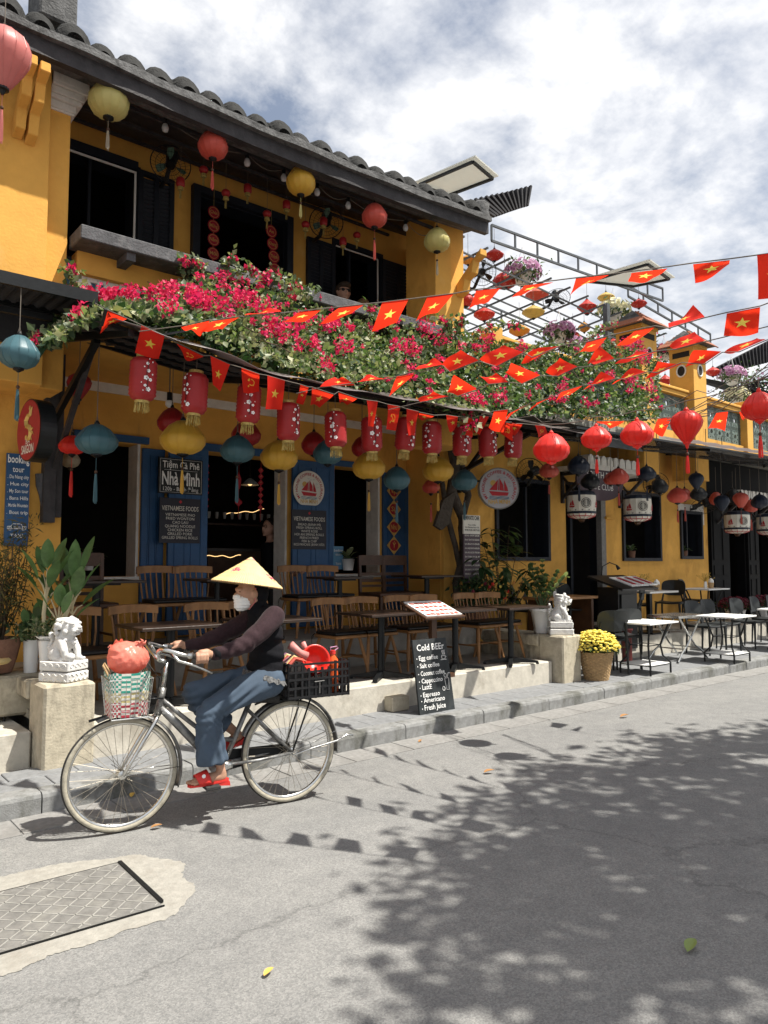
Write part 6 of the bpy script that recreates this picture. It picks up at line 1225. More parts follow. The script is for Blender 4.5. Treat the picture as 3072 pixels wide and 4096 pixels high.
for x, y, rz, lab in ((2.02, 6.25, .1, 'wooden spindle chair right behind the left stone lion'), (2.52, 6.28, .03, 'wooden spindle chair behind the table above the bicycle basket'), (3.2, 6.25, .0, 'wooden spindle chair directly behind the arms of the cyclist'), (3.66, 6.3, 0, 'wooden spindle chair hidden behind the back of the cyclist'), (4.6, 6.24, .03, 'wooden spindle chair with black cushion, first one right of the cyclist'), (5.03, 6.24, -.02, 'wooden spindle chair with black cushion, second one right of the cyclist'), (5.58, 6.24, .0, 'wooden spindle chair behind the tilted menu stand'), (5.97, 6.25, .02, 'wooden spindle chair right of the tilted menu stand'), (6.64, 6.2, .02, 'wooden spindle chair in front of the vine trunk'), (7.02, 6.2, -.03, 'wooden spindle chair in front of the clay pot of zinnias')):
    place(ch, x, y, ZT, rz, lab, gl)
for x, y, rz, lab in ((3.08, 7.1, 0, 'wooden spindle chair against the left blue door'), (3.46, 7.1, .03, 'wooden spindle chair under the left menu board'), (4.72, 7.1, 0, 'wooden spindle chair with a hand resting on it by the doorway'), (5.12, 7.1, 0, 'wooden spindle chair under the right menu board')): place(ch, x, y, ZU, rz, lab, gu)
for x, y, rz, lab in ((2.35, 7.15, .0, 'dark ladder-back chair below the left window'), (6.02, 7.25, 0, 'dark ladder-back chair under the second window'), (6.42, 7.25, 0.02, 'dark ladder-back chair below the gold medallion banner')): place(dk, x, y, ZU, rz, lab, 'dark wooden chairs')
gt = 'black pedestal tables'
for x, y, z, lab, sc in ((2.58, 5.83, ZT, 'dark pedestal table just behind the bicycle basket', (1.15, .95, 1)), (3.55, 5.85, ZT, 'dark pedestal table mostly hidden behind the cyclist', None), (4.83, 5.84, ZT, 'dark pedestal table between the cyclist crate and the chalkboard', None), (5.83, 5.78, ZT, 'dark pedestal table behind the chalkboard', None), (6.68, 5.72, ZT, 'dark pedestal table next to the white hexagonal pot', None), (2.35, 6.95, ZU, 'dark table under the left window', None), (3.55, 6.92, ZU, 'dark table in front of the left menu board', (.8, .9, 1)), (5.1, 6.92, ZU, 'dark table in front of the right menu board', (.9, .9, 1)), (6.55, 7.0, ZU, 'dark table below the gold medallion banner', None)): place(tb, x, y, z, 0, lab, gt, sc)
def small(name, lab, cat, p, fn):
    t = thing(name, lab, cat, p); fn(t); return t
# black plastic chairs
def mk_black():
    t = thing('plastic_chair', '', 'chair'); b = MB(); n = 9
    b.grid(lambda a, c: (-.21 + .42 * a, -.21 + .42 * c, .44 + .02 * (2 * a - 1) ** 2 - .015 * math.sin(c * math.pi)), 8, 6); o = b.build('seat', M['greyplastic'], t, smooth=True); md = o.modifiers.new('s', 'SOLIDIFY'); md.thickness = .022
    b = MB(); W_, H_ = .2, .135; pts = [(W_ * math.copysign(abs(math.cos(q)) ** .6, math.cos(q)), H_ * math.copysign(abs(math.sin(q)) ** .6, math.sin(q))) for q in [i * 2 * math.pi / 24 for i in range(24)]]
    fr = [(x, .235 + .05 * (1 - (x / W_) ** 2) - .012 + z * .12, .68 + z) for x, z in pts]; bk = [(x, y + .02, z) for x, y, z in fr]; b.add(fr + bk + [(0, .235 + .05 - .012, .68), (0, .235 + .05 + .008, .68)], [(i, (i + 1) % 24, 48) for i in range(24)] + [(24 + (i + 1) % 24, 24 + i, 49) for i in range(24)] + [(i, 24 + i, 24 + (i + 1) % 24, (i + 1) % 24) for i in range(24)]); b.build('backrest', M['greyplastic'], t)
    for s in (-1, 1):
        MB().tube([(s * .2, .22, 0), (s * .19, .2, .43), (s * .16, .265, .66)], [.013, .018, .014], 8).build('back_post', M['greyplastic'], t); MB().tube([(s * .21, -.2, 0), (s * .19, -.19, .43)], [.013, .02], 8).build('leg', M['greyplastic'], t); MB().bar((s * .19, -.19, .42), (s * .19, .2, .42), .02).build('seat_rail', M['greyplastic'], t)
    return t
bc = [mk_black(), False]; gb = 'black plastic chairs of the cafe'
for x, y, z, rz, lab in ((8.45, 5.62, ZK, 2.5, 'black plastic chair seen from behind next to the yellow flowers'), (8.95, 5.75, ZK, 2.6, 'black plastic chair behind the first white table'), (11.35, 5.75, ZK, -.15, 'first black chair in the row behind the second white table'), (11.95, 5.8, ZK, -.1, 'second black chair in the row behind the second white table'), (12.75, 5.7, ZK, -.1, 'third black chair in the row right of the second white table'), (13.6, 5.75, ZK, .05, 'fourth black chair in the row toward the right edge'), (14.4, 5.8, ZK, -.05, 'fifth black chair in the row at the right edge'), (11.05, 6.75, .43, .6, 'black chair at the marble table under the wide cafe window'), (10.3, 6.5, .43, 3.6, 'black chair hidden behind the menu lectern'), (12.0, 6.7, .43, -1.3, 'black chair side-on between the two cafe tables on the step'), (13.1, 6.8, .43, .3, 'black chair behind the far cafe table by the dark doors'), (8.55, 6.9, .43, .1, 'black chair beside the zinnias under the cafe window'), (9.25, 6.75, .43, -.2, 'black chair behind the right stone lion')):
    place(bc, x, y, z, rz, lab, gb)
def mk_white():
    t = thing('iron_table', '', 'table'); MB().box((0, 0, .65), (.72, .56, .022)).build('top', M['white'], t, bevel=.004)
    for sx_ in (-1, 1):
        for sy_ in (-1, 1): MB().tube([(sx_ * .24, sy_ * .2, .635), (sx_ * .2, sy_ * .17, .52), (sx_ * .15, sy_ * .13, .36), (sx_ * .17, sy_ * .15, .22), (sx_ * .25, sy_ * .21, .13), (sx_ * .25, sy_ * .21, 0)], .013, 7).build('leg', M['blackmetal'], t)
    MB().box((0, 0, .125), (.5, .42, .012)).build('lower_shelf', M['white'], t); b = MB(); b.tube([(.25, .21, .118), (-.25, .21, .118), (-.25, -.21, .118), (.25, -.21, .118)], .008, 6, close=True); b.tube([(.15, .13, .36), (-.15, .13, .36), (-.15, -.13, .36), (.15, -.13, .36)], .007, 6, close=True); b.build('rail', M['blackmetal'], t); return t
wt = [mk_white(), False]
for x, y, z, lab, sc in ((8.8, 5.28, ZK, 'white topped iron table nearest the yellow flowers', None), (10.7, 5.12, ZK, 'white topped iron table in the middle of the cafe pavement', None), (12.9, 6.55, .43, 'marble topped iron table by the dark door front', (1.1, 1, 1))): place(wt, x, y, z, .02, lab, 'iron tables of the cafe', sc)
t = thing('pedestal_table', 'white table with thick black column at the right edge', 'table', (12.9, 5.15, ZK)); MB().box((0, 0, .655), (.9, .6, .025)).build('top', M['white'], t, bevel=.004); MB().cyl((0, 0, .03), (0, 0, .64), .05, n=14).build('column', M['blackmetal'], t); MB().box((0, 0, .015), (.55, .45, .03)).build('base', M['blackmetal'], t)
t = thing('pedestal_table', 'pale marble table holding the napkin basket under the wide cafe window', 'table', (10.9, 6.45, .43)); MB().box((0, 0, .655), (.85, .55, .03)).build('top', M['marble'], t, bevel=.004); MB().box((0, 0, .32), (.07, .07, .64)).build('column', M['blackmetal'], t); MB().box((0, 0, .012), (.5, .4, .024)).build('base', M['blackmetal'], t)
t = thing('wooden_table', 'brown wooden table with a white bottle vase under the cafe window', 'table', (8.75, 6.55, .43)); MB().box((0, 0, .62), (1.15, .45, .04)).build('top', M['oak'], t, bevel=.005)
for sx_ in (-.5, .5): MB().box((sx_, 0, .3), (.05, .35, .6)).build('leg', M['walnut'], t)
# folding steel table
t = thing('folding_table', 'stainless steel folding table with crossed chrome legs', 'table', (10.35, 5.68, ZK)); MB().box((0, 0, .64), (.8, .5, .035)).build('top', M['chrome'], t, bevel=.006)
for sy_ in (-.2, .2):
    for s in (-1, 1): MB().tube([(s * .3, sy_, .62), (s * .1, sy_, .42), (-s * .12, sy_, .22), (-s * .3, sy_ * 1.1, .12), (-s * .42, sy_ * 1.15, .015)], .014, 8).build('leg', M['chrome'], t)
for s in (-1, 1): MB().cyl((s * .1, -.2, .42), (s * .1, .2, .42), .01, n=7).build('crossbar', M['chrome'], t); MB().cyl((s * .2, -.21, .18), (s * .2, .21, .18), .01, n=7).build('crossbar', M['chrome'], t)
# menu lectern with lamp
t = thing('menu_lectern', 'black menu lectern with open menus and a gooseneck lamp at the cafe door', 'lectern', (9.85, 6.25, .13)); rl_ = Matrix.Rotation(-.32, 3, 'Y') ; rl_ = Matrix.Rotation(.28, 3, 'X')
MB().box((0, .1, .55), (.5, .35, 1.0)).build('cabinet', M['black'], t); MB().box((0, -.09, .55), (.4, .02, .8)).build('panel', M['blackmetal'], t)
MB().box((0, 0, 1.12), (.95, .62, .03), rot=Matrix.Rotation(.3, 3, 'X')).build('slope', M['black'], t)
for i in range(3): MB().box((-.02 + i * .24, -.04, 1.135 + .004 * i), (.22, .4, .014), rot=Matrix.Rotation(.3, 3, 'X')).build('menu_sheet', M['white'], t)
for i in range(3): MB().box((.02 + i * .22, -.04, 1.145 + .004 * i), (.07, .3, .012), rot=Matrix.Rotation(.3, 3, 'X')).build('menu_photo', M['redp'], t)
MB().tube([(-.1, .3, 1.2), (-.1, .28, 1.36), (.0, .22, 1.42), (.12, .18, 1.38)], .008, 6).build('gooseneck', M['blackmetal'], t); MB().cyl((.12, .18, 1.38), (.15, .16, 1.32), .014, .03, n=10).build('lamp_head', M['blackmetal'], t)
# things on cafe tables
def napkin(p, lab):
    t = thing('napkin_basket', lab, 'basket', p, group='napkin baskets'); MB().lathe([(.04, 0), (.055, .1)], (0, 0, 0), 14).build('basket', M['wicker'], t); MB().lathe([(.05, .08), (.045, .14), (.01, .18)], (0, 0, 0), 7).build('napkins', M['white'], t)
def vase(p, lab):
    t = thing('flower_vase', lab, 'vase', p, group='white vases with dried flowers'); MB().lathe([(.03, 0), (.034, .05), (.025, .11), (.02, .12)], (0, 0, 0), 4, caps=True).build('vase', M['white'], t); b = MB(); r = random.Random(3)
    for k in range(24): e = V((r.gauss(0, .05), r.gauss(0, .05), r.uniform(.18, .27))); b.tube([(0, 0, .11), e], .003, 3); b.ball(e, .009, 5)
    b.build('dried_flowers', M['straw_dry'], t)
napkin((11.05, 6.4, 1.1), 'wicker napkin basket on the marble cafe table'); napkin((13.05, 6.5, 1.092), 'wicker napkin basket on the far cafe table'); vase((10.75, 6.45, 1.1), 'white vase of dried flowers on the marble cafe table'); vase((12.85, 6.5, 1.092), 'white vase of dried flowers on the far cafe table'); vase((8.6, 6.55, 1.07), 'white bottle vase with dried stems on the brown wooden table')
t = thing('menu_stand', 'small black upright menu card with white emblem on the marble cafe table', 'menu card', (10.62, 6.55, 1.1)); MB().box((0, 0, .12), (.1, .03, .24)).build('card', M['navyp'], t); b = MB(); f = onB((0, -.0165, .12), (1, 0, 0), (0, 0, 1)); b.poly([f(.025 * math.cos(i * .5236), .05 + .025 * math.sin(i * .5236), .002) for i in range(12)]); text_mb(b, 'MENU', .035, lambda a, c, d=0: f(a, c - .06, d), 'CENTER', .002); b.build('print', M['white'], t)
# hydrant
t = thing('fire_hydrant', 'old red iron fire hydrant with pale valve beside the cafe step', 'hydrant', onX(1322, 1420, 9.35)); t.location = (XA(1352, 6.02, 1300), 6.02, .13); t.scale = (.8, .8, .8)
MB().lathe([(.09, 0), (.09, .55), (.11, .56), (.11, .6), (.085, .62), (.085, .86), (.06, .93), (.001, .95)], (0, 0, 0), 16).build('body', M['darkgreenmetal'], t, smooth=True); MB().tube([(-.08, -.02, .72), (-.24, -.1, .72)], .04, 12).build('outlet', M['whiteplaster'], t); MB().tube([(-.24 + .0, -.1 + .075 * math.cos(q), .72 + .075 * math.sin(q)) for q in [i * .4488 for i in range(14)]], .01, 6, close=True).build('valve_wheel', M['whiteplaster'], t); MB().lathe([(.03, 0), (.05, .01), (.05, .05)], (-.14, -.06, .6), 12).build('flange', M['whiteplaster'], t)
b = MB(); f = onB((-.055, -.068, .8), (.77, -.64, 0), (0, 0, 1)); b.build('stencil', M['white'], t) if b.v else None
# menu stand with tilted tray on the terrace
pm = V((5.45, 5.72, ZT)); t = thing('menu_stand', 'tilted wooden menu stand with a bright food menu behind the chalkboard', 'menu stand', (5.32, 5.6, ZT)); Rm = Matrix.Rotation(.35, 3, 'X')
MB().box((0, 0, .33), (.07, .05, .66)).build('post', M['walnut'], t); MB().box((0, 0, .02), (.34, .3, .04)).build('foot', M['walnut'], t); MB().box((0, 0, .68), (.56, .42, .025), rot=Rm).build('tray', M['walnut'], t, bevel=.004); MB().box((0, -.005, .697), (.5, .37, .012), rot=Rm).build('menu', M['white'], t)
b = MB(); r = random.Random(8)
for i in range(7):
    for j in range(4):
        c = Rm @ V((-.2 + i * .066, -.15 + j * .09, .008)) + V((0, -.005, .697)); b.add([c + Rm @ V((x * .026, y * .03 * r.uniform(.4, 1), 0)) for x, y in ((-1, -1), (1, -1), (1, 1), (-1, 1))], [(0, 1, 2, 3)])
o = b.build('food_print', M['silk_salmon'], t); o['kind'] = 'stuff'
# block of stone behind the chalkboard
tag(MB().b2((4.62, 5.42, ZK), (4.84, 5.55, ZK + .14)).build('stone_block', M['plinth'], bevel=.01), 'small rough stone block wedged behind the chalkboard', 'stone')
# wire chair leg at the far left
t = thing('metal_stool', 'thin black metal stool with pale cushion cut by the left edge', 'stool', onZ(8, 1560, ZT - .02)); MB().lathe([(.001, .47), (.17, .47), (.19, .45), (.17, .43), (.001, .43)], (-.13, .1, 0), 20).build('cushion', M['straw'], t); 
for a in (0, 1.57, 3.14, 4.71): MB().tube([(-.13 + .08 * math.cos(a - .5), .1 + .08 * math.sin(a - .5), .43), (-.13 + .16 * math.cos(a - .5), .1 + .16 * math.sin(a - .5), 0)], .009, 6).build('leg', M['blackmetal'], t)
# fans
def fan(p, R, face, lab, blade, dark=False, nb=3):
    t = thing('wall_fan', lab, 'fan', p, group='wall and ceiling fans'); z = V(face).normalized(); x, y = frame_of(z); f = lambda a, b_, c: x * a + y * b_ + z * c
    for k in range(nb):
        a0 = k * 2 * math.pi / nb + .4; b = MB(); vs = []
        for i in range(7):
            q = i / 6; rr_ = R * (.14 + .72 * q); wd = .55 * math.sin(.35 + q * 2.2); vs += [f(rr_ * math.cos(a0 - wd * .5), rr_ * math.sin(a0 - wd * .5), -.015), f(rr_ * math.cos(a0 + wd * .5), rr_ * math.sin(a0 + wd * .5), .02)]
        b.add(vs, [(2 * i, 2 * i + 1, 2 * i + 3, 2 * i + 2) for i in range(6)]); b.build('blade', M[blade], t)
    b = MB()
    for rr_ in (1, .75, .5, .28): b.tube([f(R * rr_ * math.cos(i * math.pi / 16), R * rr_ * math.sin(i * math.pi / 16), .05 * (1 - rr_ ** 2) + .02) for i in range(32)], .006 if rr_ == 1 else .0025, 4, close=True)
    for i in range(28): a = i * math.pi / 14; b.tube([f(R * q * math.cos(a), R * q * math.sin(a), .05 * (1 - q * q) + .02) for q in (.1, .5, .8, 1)], .0018, 3)
    o = b.build('guard', M['blackmetal'], t); o['kind'] = 'stuff'
    MB().tube([f(0, 0, .05), f(0, 0, -.16)], [.05, .07], 12).build('motor', M['blackmetal'], t); MB().tube([f(0, 0, -.15), f(0, 0, -.15) + V((0, .15, -.2)), f(0, 0, -.15) + V((0, .3, -.22))], .025, 7).build('arm', M['blackmetal'], t)
p = onY(369, 353, 7.35); fan(p, 42 * px(p), (-.3, -.45, -.85), 'green bladed wall fan upstairs between the first window and the door', 'fanblade')
p = onY(705, 479, 7.35); fan(p, 36 * px(p), (-.4, -.5, -.75), 'green bladed wall fan upstairs above the second window', 'fanblade')
p = onY(1042, 587, 7.6); fan(p, 29 * px(p), (-.6, -.7, -.3), 'black fan hanging on the pergola beside the corner pillar', 'black')
p = onY(1202, 645, 8.2); fan(p, 29 * px(p), (-.3, -.4, -.9), 'black fan hanging flat under the middle of the pergola', 'black')
p = onY(1148, 1022, 6.9); fan(p, 34 * px(p), (-.9, -.2, -.35), 'black wall fan tilted above the first cafe window', 'black')
p = onY(1525, 1088, 6.8); fan(p, 34 * px(p), (-.3, -.5, -.85), 'black wall fan beside the dark door front', 'black'); p = onY(1417, 1046, 6.95); fan(p, 26 * px(p), (-.8, -.5, -.2), 'black wall fan beside the wide cafe window', 'black')
# hanging work lamp
p = onY(366, 872, 6.8); t = thing('light_bulb', 'white bulb on a black socket hanging under the canopy', 'light bulb', p); MB().ball((0, 0, 0), .04, 12).build('globe', M['white'], t, smooth=True); MB().cyl((0, 0, .03), (0, 0, .11), .025, n=10).build('socket', M['blackmetal'], t); MB().cyl((0, 0, .1), (0, 0, 3.45 - p.z), .006, n=4).build('flex', M['cord'], t)
# ================================================================== signs and lettering
def face(u0, v0, Y): return onY(u0, v0, Y)
XR, ZR = V((1, 0, 0)), V((0, 0, 1))
def rect_on(u0, v0, u1, v1, Y):           # rectangle on a plane facing the street: returns centre, w, h
    a, c = onY(u0, v0, Y), onY(u1, v1, Y); return V(((a.x + c.x) / 2, Y, (a.z + c.z) / 2)), abs(c.x - a.x), abs(a.z - c.z)
# left menu boards on the blue door
c = onY(388, 1028, YW - .16); wd, ht = .46, .46; tl, br = onY(343, 985, YW - .16), onY(436, 1072, YW - .16); c = (tl + br) / 2; wd = br.x - tl.x; ht = tl.z - br.z
t = thing('shop_sign', 'black hand-lettered coffee shop sign at the top of the left blue door', 'sign', c); MB().box((0, 0, 0), (wd, .02, ht * .96)).build('board', M['slate'], t)
f = onB((0, -.0105, 0), XR, ZR); b = MB(); h = ht * .96
for x0, z0, x1, z1 in ((-.47, .46, .47, .46), (-.47, -.46, .47, -.46), (-.47, -.46, -.47, .46), (.47, -.46, .47, .46), (-.38, .16, .38, .16)):
    p, q = f(x0 * wd, z0 * h, .002), f(x1 * wd, z1 * h, .002); b.bar(p, q, .007, .002)
b.build('border', M['chalk'], t); b = MB()
text_mb(b, 'Tiệm Cà Phê', h * .27, lambda a, e, d=0: f(a, e + h * .22, d), bold=.012, maxw=wd * .84); text_mb(b, 'Nhà Mình', h * .52, lambda a, e, d=0: f(a, e - h * .25, d), bold=.022, maxw=wd * .86); text_mb(b, '120b - Bạch Đằng', h * .16, lambda a, e, d=0: f(a, e - h * .42, d), maxw=wd * .8)
b.build('lettering', M['chalk'], t)
def foodmenu(tl, br, title, lines, lab, logo=True):
    c = (tl + br) / 2; wd = br.x - tl.x; h = tl.z - br.z; t = thing('food_menu_board', lab, 'menu board', c, group='printed food menus on the blue doors'); MB().box((0, 0, 0), (wd, .012, h)).build('board', M['navyp'], t); f = onB((0, -.0065, 0), XR, ZR); b = MB()
    text_mb(b, title, h * .15, lambda a, e, d=0: f(a, e + h * .22, d), bold=.004, maxw=wd * .9); n = len(lines)
    for i, s in enumerate(lines): text_mb(b, s, h * .088, lambda a, e, d=0: f(a, e + h * (.1 - i * .085 * 7 / n), d), maxw=wd * .88)
    b.build('lettering', M['offwhite'], t); b = MB(); b.poly([f(.02 * math.cos(k), .42 * h + .02 * math.sin(k), .002) for k in (0, 1.57, 3.14, 4.71)]); b.build('emblem', M['redp'], t)
foodmenu(onY(345, 1074, YW - .16), onY(431, 1174, YW - .16), 'VIETNAMESE FOODS', ['VIETNAMESE PHO', 'FRIED WONTON', 'CAO LAU', 'QUANG NOODLE', 'CHICKEN RICE', 'GRILLED PORK', 'GRILLED SPRING ROLLS'], 'navy printed food menu with pho on the left blue door')
foodmenu(onY(630, 1100, YW - .12), onY(704, 1187, YW - .12), 'VIETNAMESE FOODS', ['BREAD (BÁNH MÌ)', 'FRESH SPRING ROLL', 'WHITE ROSE', 'HOI AN SPRING ROLLS', 'FRENCH FRIED', 'FISH & CHIP', 'RICE PANCAKE (BÁNH XÈO)'], 'navy printed food menu with bread on the right blue door')
# round boat signs
def boatsign(t, f, R, flat=False):
    b = MB(); text_mb(b, 'MY HOUSE COFFEE & RESTAURANT', R * .21, f, bold=.012, arc=(R * .74, math.pi / 2)); b.build('lettering', M['redp'], t)
    b = MB(); P = lambda l: b.poly([f(x * R, y * R, .003) for x, y in l])
    P([(-.52, -.14), (.5, -.2), (.42, -.36), (-.36, -.36)][::-1]); P([(-.06, -.1), (-.02, .52), (.0, -.1)][::-1]); P([(-.5, -.08), (-.06, .42), (-.1, -.1)]); P([(0.02, -.1), (.02, .5), (.2, .2), (.24, -.12)]); P([(.26, -.12), (.26, .42), (.42, .05), (.46, -.14)]); b.build('boat_print', M['redp'], t)
    b = MB(); b.poly([f((-.3 + .15 * math.cos(q)) * R, (.26 + .15 * math.sin(q)) * R, .002) for q in [i * .5236 for i in range(12)]]); b.build('sun_print', M['goldp'], t)
    b = MB()
    for k in range(3): b.tube([f((-.5 + i * .1) * R, (-.42 - k * .05 + .025 * math.sin(i * 1.2 + k)) * R, .003) for i in range(11)], .012 * R, 3)
    for (x, y) in ((.1, .5), (.3, .52), (.5, .3), (-.05, .55), (.55, .1), (-.42, .1)): b.tube([f((x - .06) * R, (y + .03) * R, .003), f(x * R, y * R, .003), f((x + .06) * R, (y + .03) * R, .003)], .008 * R, 3)
    b.build('wave_print', M['bluep'], t); b = MB(); text_mb(b, 'NHÀ MÌNH', R * .3, lambda a, e, d=0: f(a, e - R * .76, d), bold=.02, maxw=R * 1.1); b.build('name_lettering', M['goldp'], t)
c = onY(667, 1057, YW - .14); R = 40 * px(c); t = thing('round_sign', 'flat white round sailing boat sign stuck on the right blue door', 'sign', c); f = onB((0, -.008, 0), XR, ZR)
MB().prism([(R * math.cos(q), .006, max(-R * .86, R * math.sin(q))) for q in [i * 2 * math.pi / 40 for i in range(40)]][::-1], (0, -.014, 0)).build('disc', M['offwhite'], t); boatsign(t, f, R)
c = onY(1078, 1055, 6.75); R = 44 * px(c) ; r_ = V((.86, -.51, 0)); t = thing('round_sign', 'grey round sailing boat light box projecting from the cafe wall', 'sign', c); nrm = r_.cross(ZR)
f = onB((0, 0, 0), r_, ZR); g_ = mat('lightbox_face', (.42, .42, .45), .5, var=.05, bump=0); M['lightbox'] = g_
MB().prism([V(f(R * math.cos(q), R * math.sin(q), -.0)) for q in [i * 2 * math.pi / 40 for i in range(40)]], -nrm * .09).build('box', M['lightbox'], t); boatsign(t, lambda a, e, d=0: f(a, e, d + .002), R)
MB().tube([f(R * math.cos(i * math.pi / 20), R * math.sin(i * math.pi / 20), 0) for i in range(40)], .008, 5, close=True).build('rim', M['gutter'], t); MB().bar(f(-R * .9, .1, -.05), f(-R * 1.4, .1, -.05), .02).build('bracket', M['blackmetal'], t)
# beer sign
c = onY(62, 929, 6.1); R = 68 * px(c); r_ = V((.1, -.995, 0)).normalized(); t = thing('beer_sign', 'round dark red beer sign with a gold dragon projecting at the left', 'sign', c); f = onB((0, 0, 0), r_, ZR); nrm = r_.cross(ZR)
MB().prism([V(f(R * math.cos(q), R * math.sin(q), 0)) for q in [i * 2 * math.pi / 44 for i in range(44)]], -nrm * .12).build('box', M['blackmetal'], t); b = MB(); b.poly([f(R * .96 * math.cos(q), R * .96 * math.sin(q), .003) for q in [i * 2 * math.pi / 44 for i in range(44)]]); b.build('face', M['maroon'], t)
b = MB(); dr_ = [(.1, .62), (.25, .6), (.2, .48), (.02, .45), (-.12, .3), (-.05, .12), (.18, .05), (.28, -.1), (.2, -.28), (.02, -.3), (-.12, -.18), (-.2, -.3)]
b.tube([f(x * R, y * R, .006) for x, y in dr_], [.02 * R, .06 * R, .07 * R, .075 * R, .085 * R, .09 * R, .085 * R, .08 * R, .07 * R, .055 * R, .04 * R, .012 * R], 4)
for (x, y, x2, y2) in ((.28, -.02, .46, .0), (.3, -.12, .48, -.2), (-.12, .3, -.3, .36), (-.08, .14, -.26, .08), (.24, .58, .34, .7), (.14, .62, .12, .78), (.0, .45, -.16, .52), (.2, -.26, .36, -.38), (.3, -.14, .44, -.1)): b.tube([f(x * R, y * R, .006), f((x + x2) / 2 * R, ((y + y2) / 2 + .03) * R, .006), f(x2 * R, y2 * R, .006)], [.04 * R, .025 * R, .006 * R], 4)
b.build('dragon', M['goldp'], t); b = MB(); text_mb(b, 'BIA', R * .24, lambda a, e, d=0: f(a + R * .02, e - R * .44, d), d=.006); text_mb(b, 'SAIGON', R * .4, lambda a, e, d=0: f(a, e - R * .74, d), d=.006, bold=.015, maxw=R * 1.0); b.build('lettering', M['offwhite'], t); MB().bar(f(-R * .8, 0, -.06), f(-R * 1.15, 0, -.06), .04).build('bracket', M['blackmetal'], t)
# booking tour board
tl, br = onY(16, 978, 6.88), onY(60, 1180, 6.88); c = (tl + br) / 2; wd = br.x - tl.x; h = tl.z - br.z; t = thing('tour_board', 'blue hand-painted tour booking board on the pier at the left', 'sign', c); MB().box((0, .02, 0), (wd, .03, h)).build('board', M['blue'], t); f = onB((0, .004, 0), XR, ZR); b = MB()
text_mb(b, 'booking', h * .12, lambda a, e, d=0: f(a, e + h * .4, d), bold=.02, maxw=wd * .92); text_mb(b, 'tour', h * .09, lambda a, e, d=0: f(a, e + h * .3, d), maxw=wd * .5, bold=.01)
for i, s in enumerate(('. Da Nang city', '. Hue city', '. My Son tour', '. Bana Hills', '. Marble Mountain', '. Boat trip')): text_mb(b, s, h * .055, lambda a, e, d=0: f(a - wd * .45, e + h * (.23 - i * .077), d), 'LEFT', maxw=wd * .9, bold=.008)
text_mb(b, 'TAXI', h * .06, lambda a, e, d=0: f(a, e - h * .41, d), bold=.01); cw = wd * .4
for l in ([(-1, -.15), (-1, .1), (-.6, .15), (-.45, .42), (.45, .42), (.6, .15), (1, .1), (1, -.15), (-1, -.15)], [(-.7 + .12 * math.cos(q), -.02 + .12 * math.sin(q)) for q in [i * .7 for i in range(10)]], [(.7 + .12 * math.cos(q), -.02 + .12 * math.sin(q)) for q in [i * .7 for i in range(10)]], [(-.4, -.1), (.4, -.1), (.4, .06), (-.4, .06), (-.4, -.1)], [(-.8, -.15), (-.8, -.32), (-.6, -.32), (-.6, -.15)], [(.8, -.15), (.8, -.32), (.6, -.32), (.6, -.15)]): b.tube([f(x * cw, y * cw - h * .3, .004) for x, y in l], .0035, 3)
b.build('lettering', M['chalk'], t)
tag(MB().prism([onY(u, v, 6.9) for u, v in ((78, 1023), (113, 1022), (118, 1055), (126, 1100), (92, 1107), (86, 1070), (79, 1048))][::-1], (0, .03, 0)).build('driftwood_plank', M['greywood']), 'weathered crooked wooden plank nailed to the yellow pier', 'plank')
# private car board
tl, br = onY(1000, 1112, 6.8), onY(1037, 1258, 6.8); c = (tl + br) / 2; wd = br.x - tl.x; h = tl.z - br.z; t = thing('private_car_sign', 'tall private car price board fixed to the vine trunk', 'sign', c); M['plumprint'] = mat('plum_print', (.085, .06, .075), .6, var=.2, scale=3, bump=0)
MB().box((0, 0, h * .36), (wd, .02, h * .28)).build('header', M['offwhite'], t); MB().box((0, 0, -h * .14), (wd, .02, h * .719)).build('board', M['plumprint'], t); f = onB((0, -.0105, 0), XR, ZR); b = MB(); text_mb(b, 'PRIVATE CAR', h * .085, lambda a, e, d=0: f(a, e + h * .43, d), bold=.02, maxw=wd * .88); text_mb(b, 'Please Call Me:', h * .028, lambda a, e, d=0: f(a, e + h * .345, d), bold=.01); text_mb(b, 'Zalo-WhatsApp-Kakao Talk', h * .03, lambda a, e, d=0: f(a, e + h * .31, d), maxw=wd * .85, bold=.01); text_mb(b, '+84 905 718 290 - 0905 718 565', h * .038, lambda a, e, d=0: f(a, e + h * .265, d), maxw=wd * .9, bold=.015); b.build('header_lettering', M['black'], t)
b = MB()
for i, (s, q) in enumerate((('HOI AN - AIRPORT', '250,000'), ('HOI AN - TRAIN STATION', '250,000'), ('HOI AN - IMPERIAL SOUTH HOI AN', '250,000'), ('HOI AN - MARBLE MOUNTAIN', '600,000'), ('HOI AN - MY SON SANCTUARY', '700,000'), ('HOI AN - HUE IMPERIAL (1 WAY)', '1,500,000'), ('HOI AN - HUE IMPERIAL CITY TOUR', '1,800,000'), ('HOI AN - BANA HILL (1 WAY)', '550,000'), ('HOI AN - BANA HILL (2 WAY)', '850,000'), ('HOI AN CITY TOUR', '750,000'))):
    y = h * (.185 - i * .063); text_mb(b, s, h * .034, lambda a, e, d=0: f(a - wd * .44, e + y, d), 'LEFT', maxw=wd * .58, bold=.012); text_mb(b, q, h * .034, lambda a, e, d=0: f(a + wd * .44, e + y, d), 'RIGHT', maxw=wd * .28, bold=.02)
b.build('price_lettering', M['offwhite'], t)
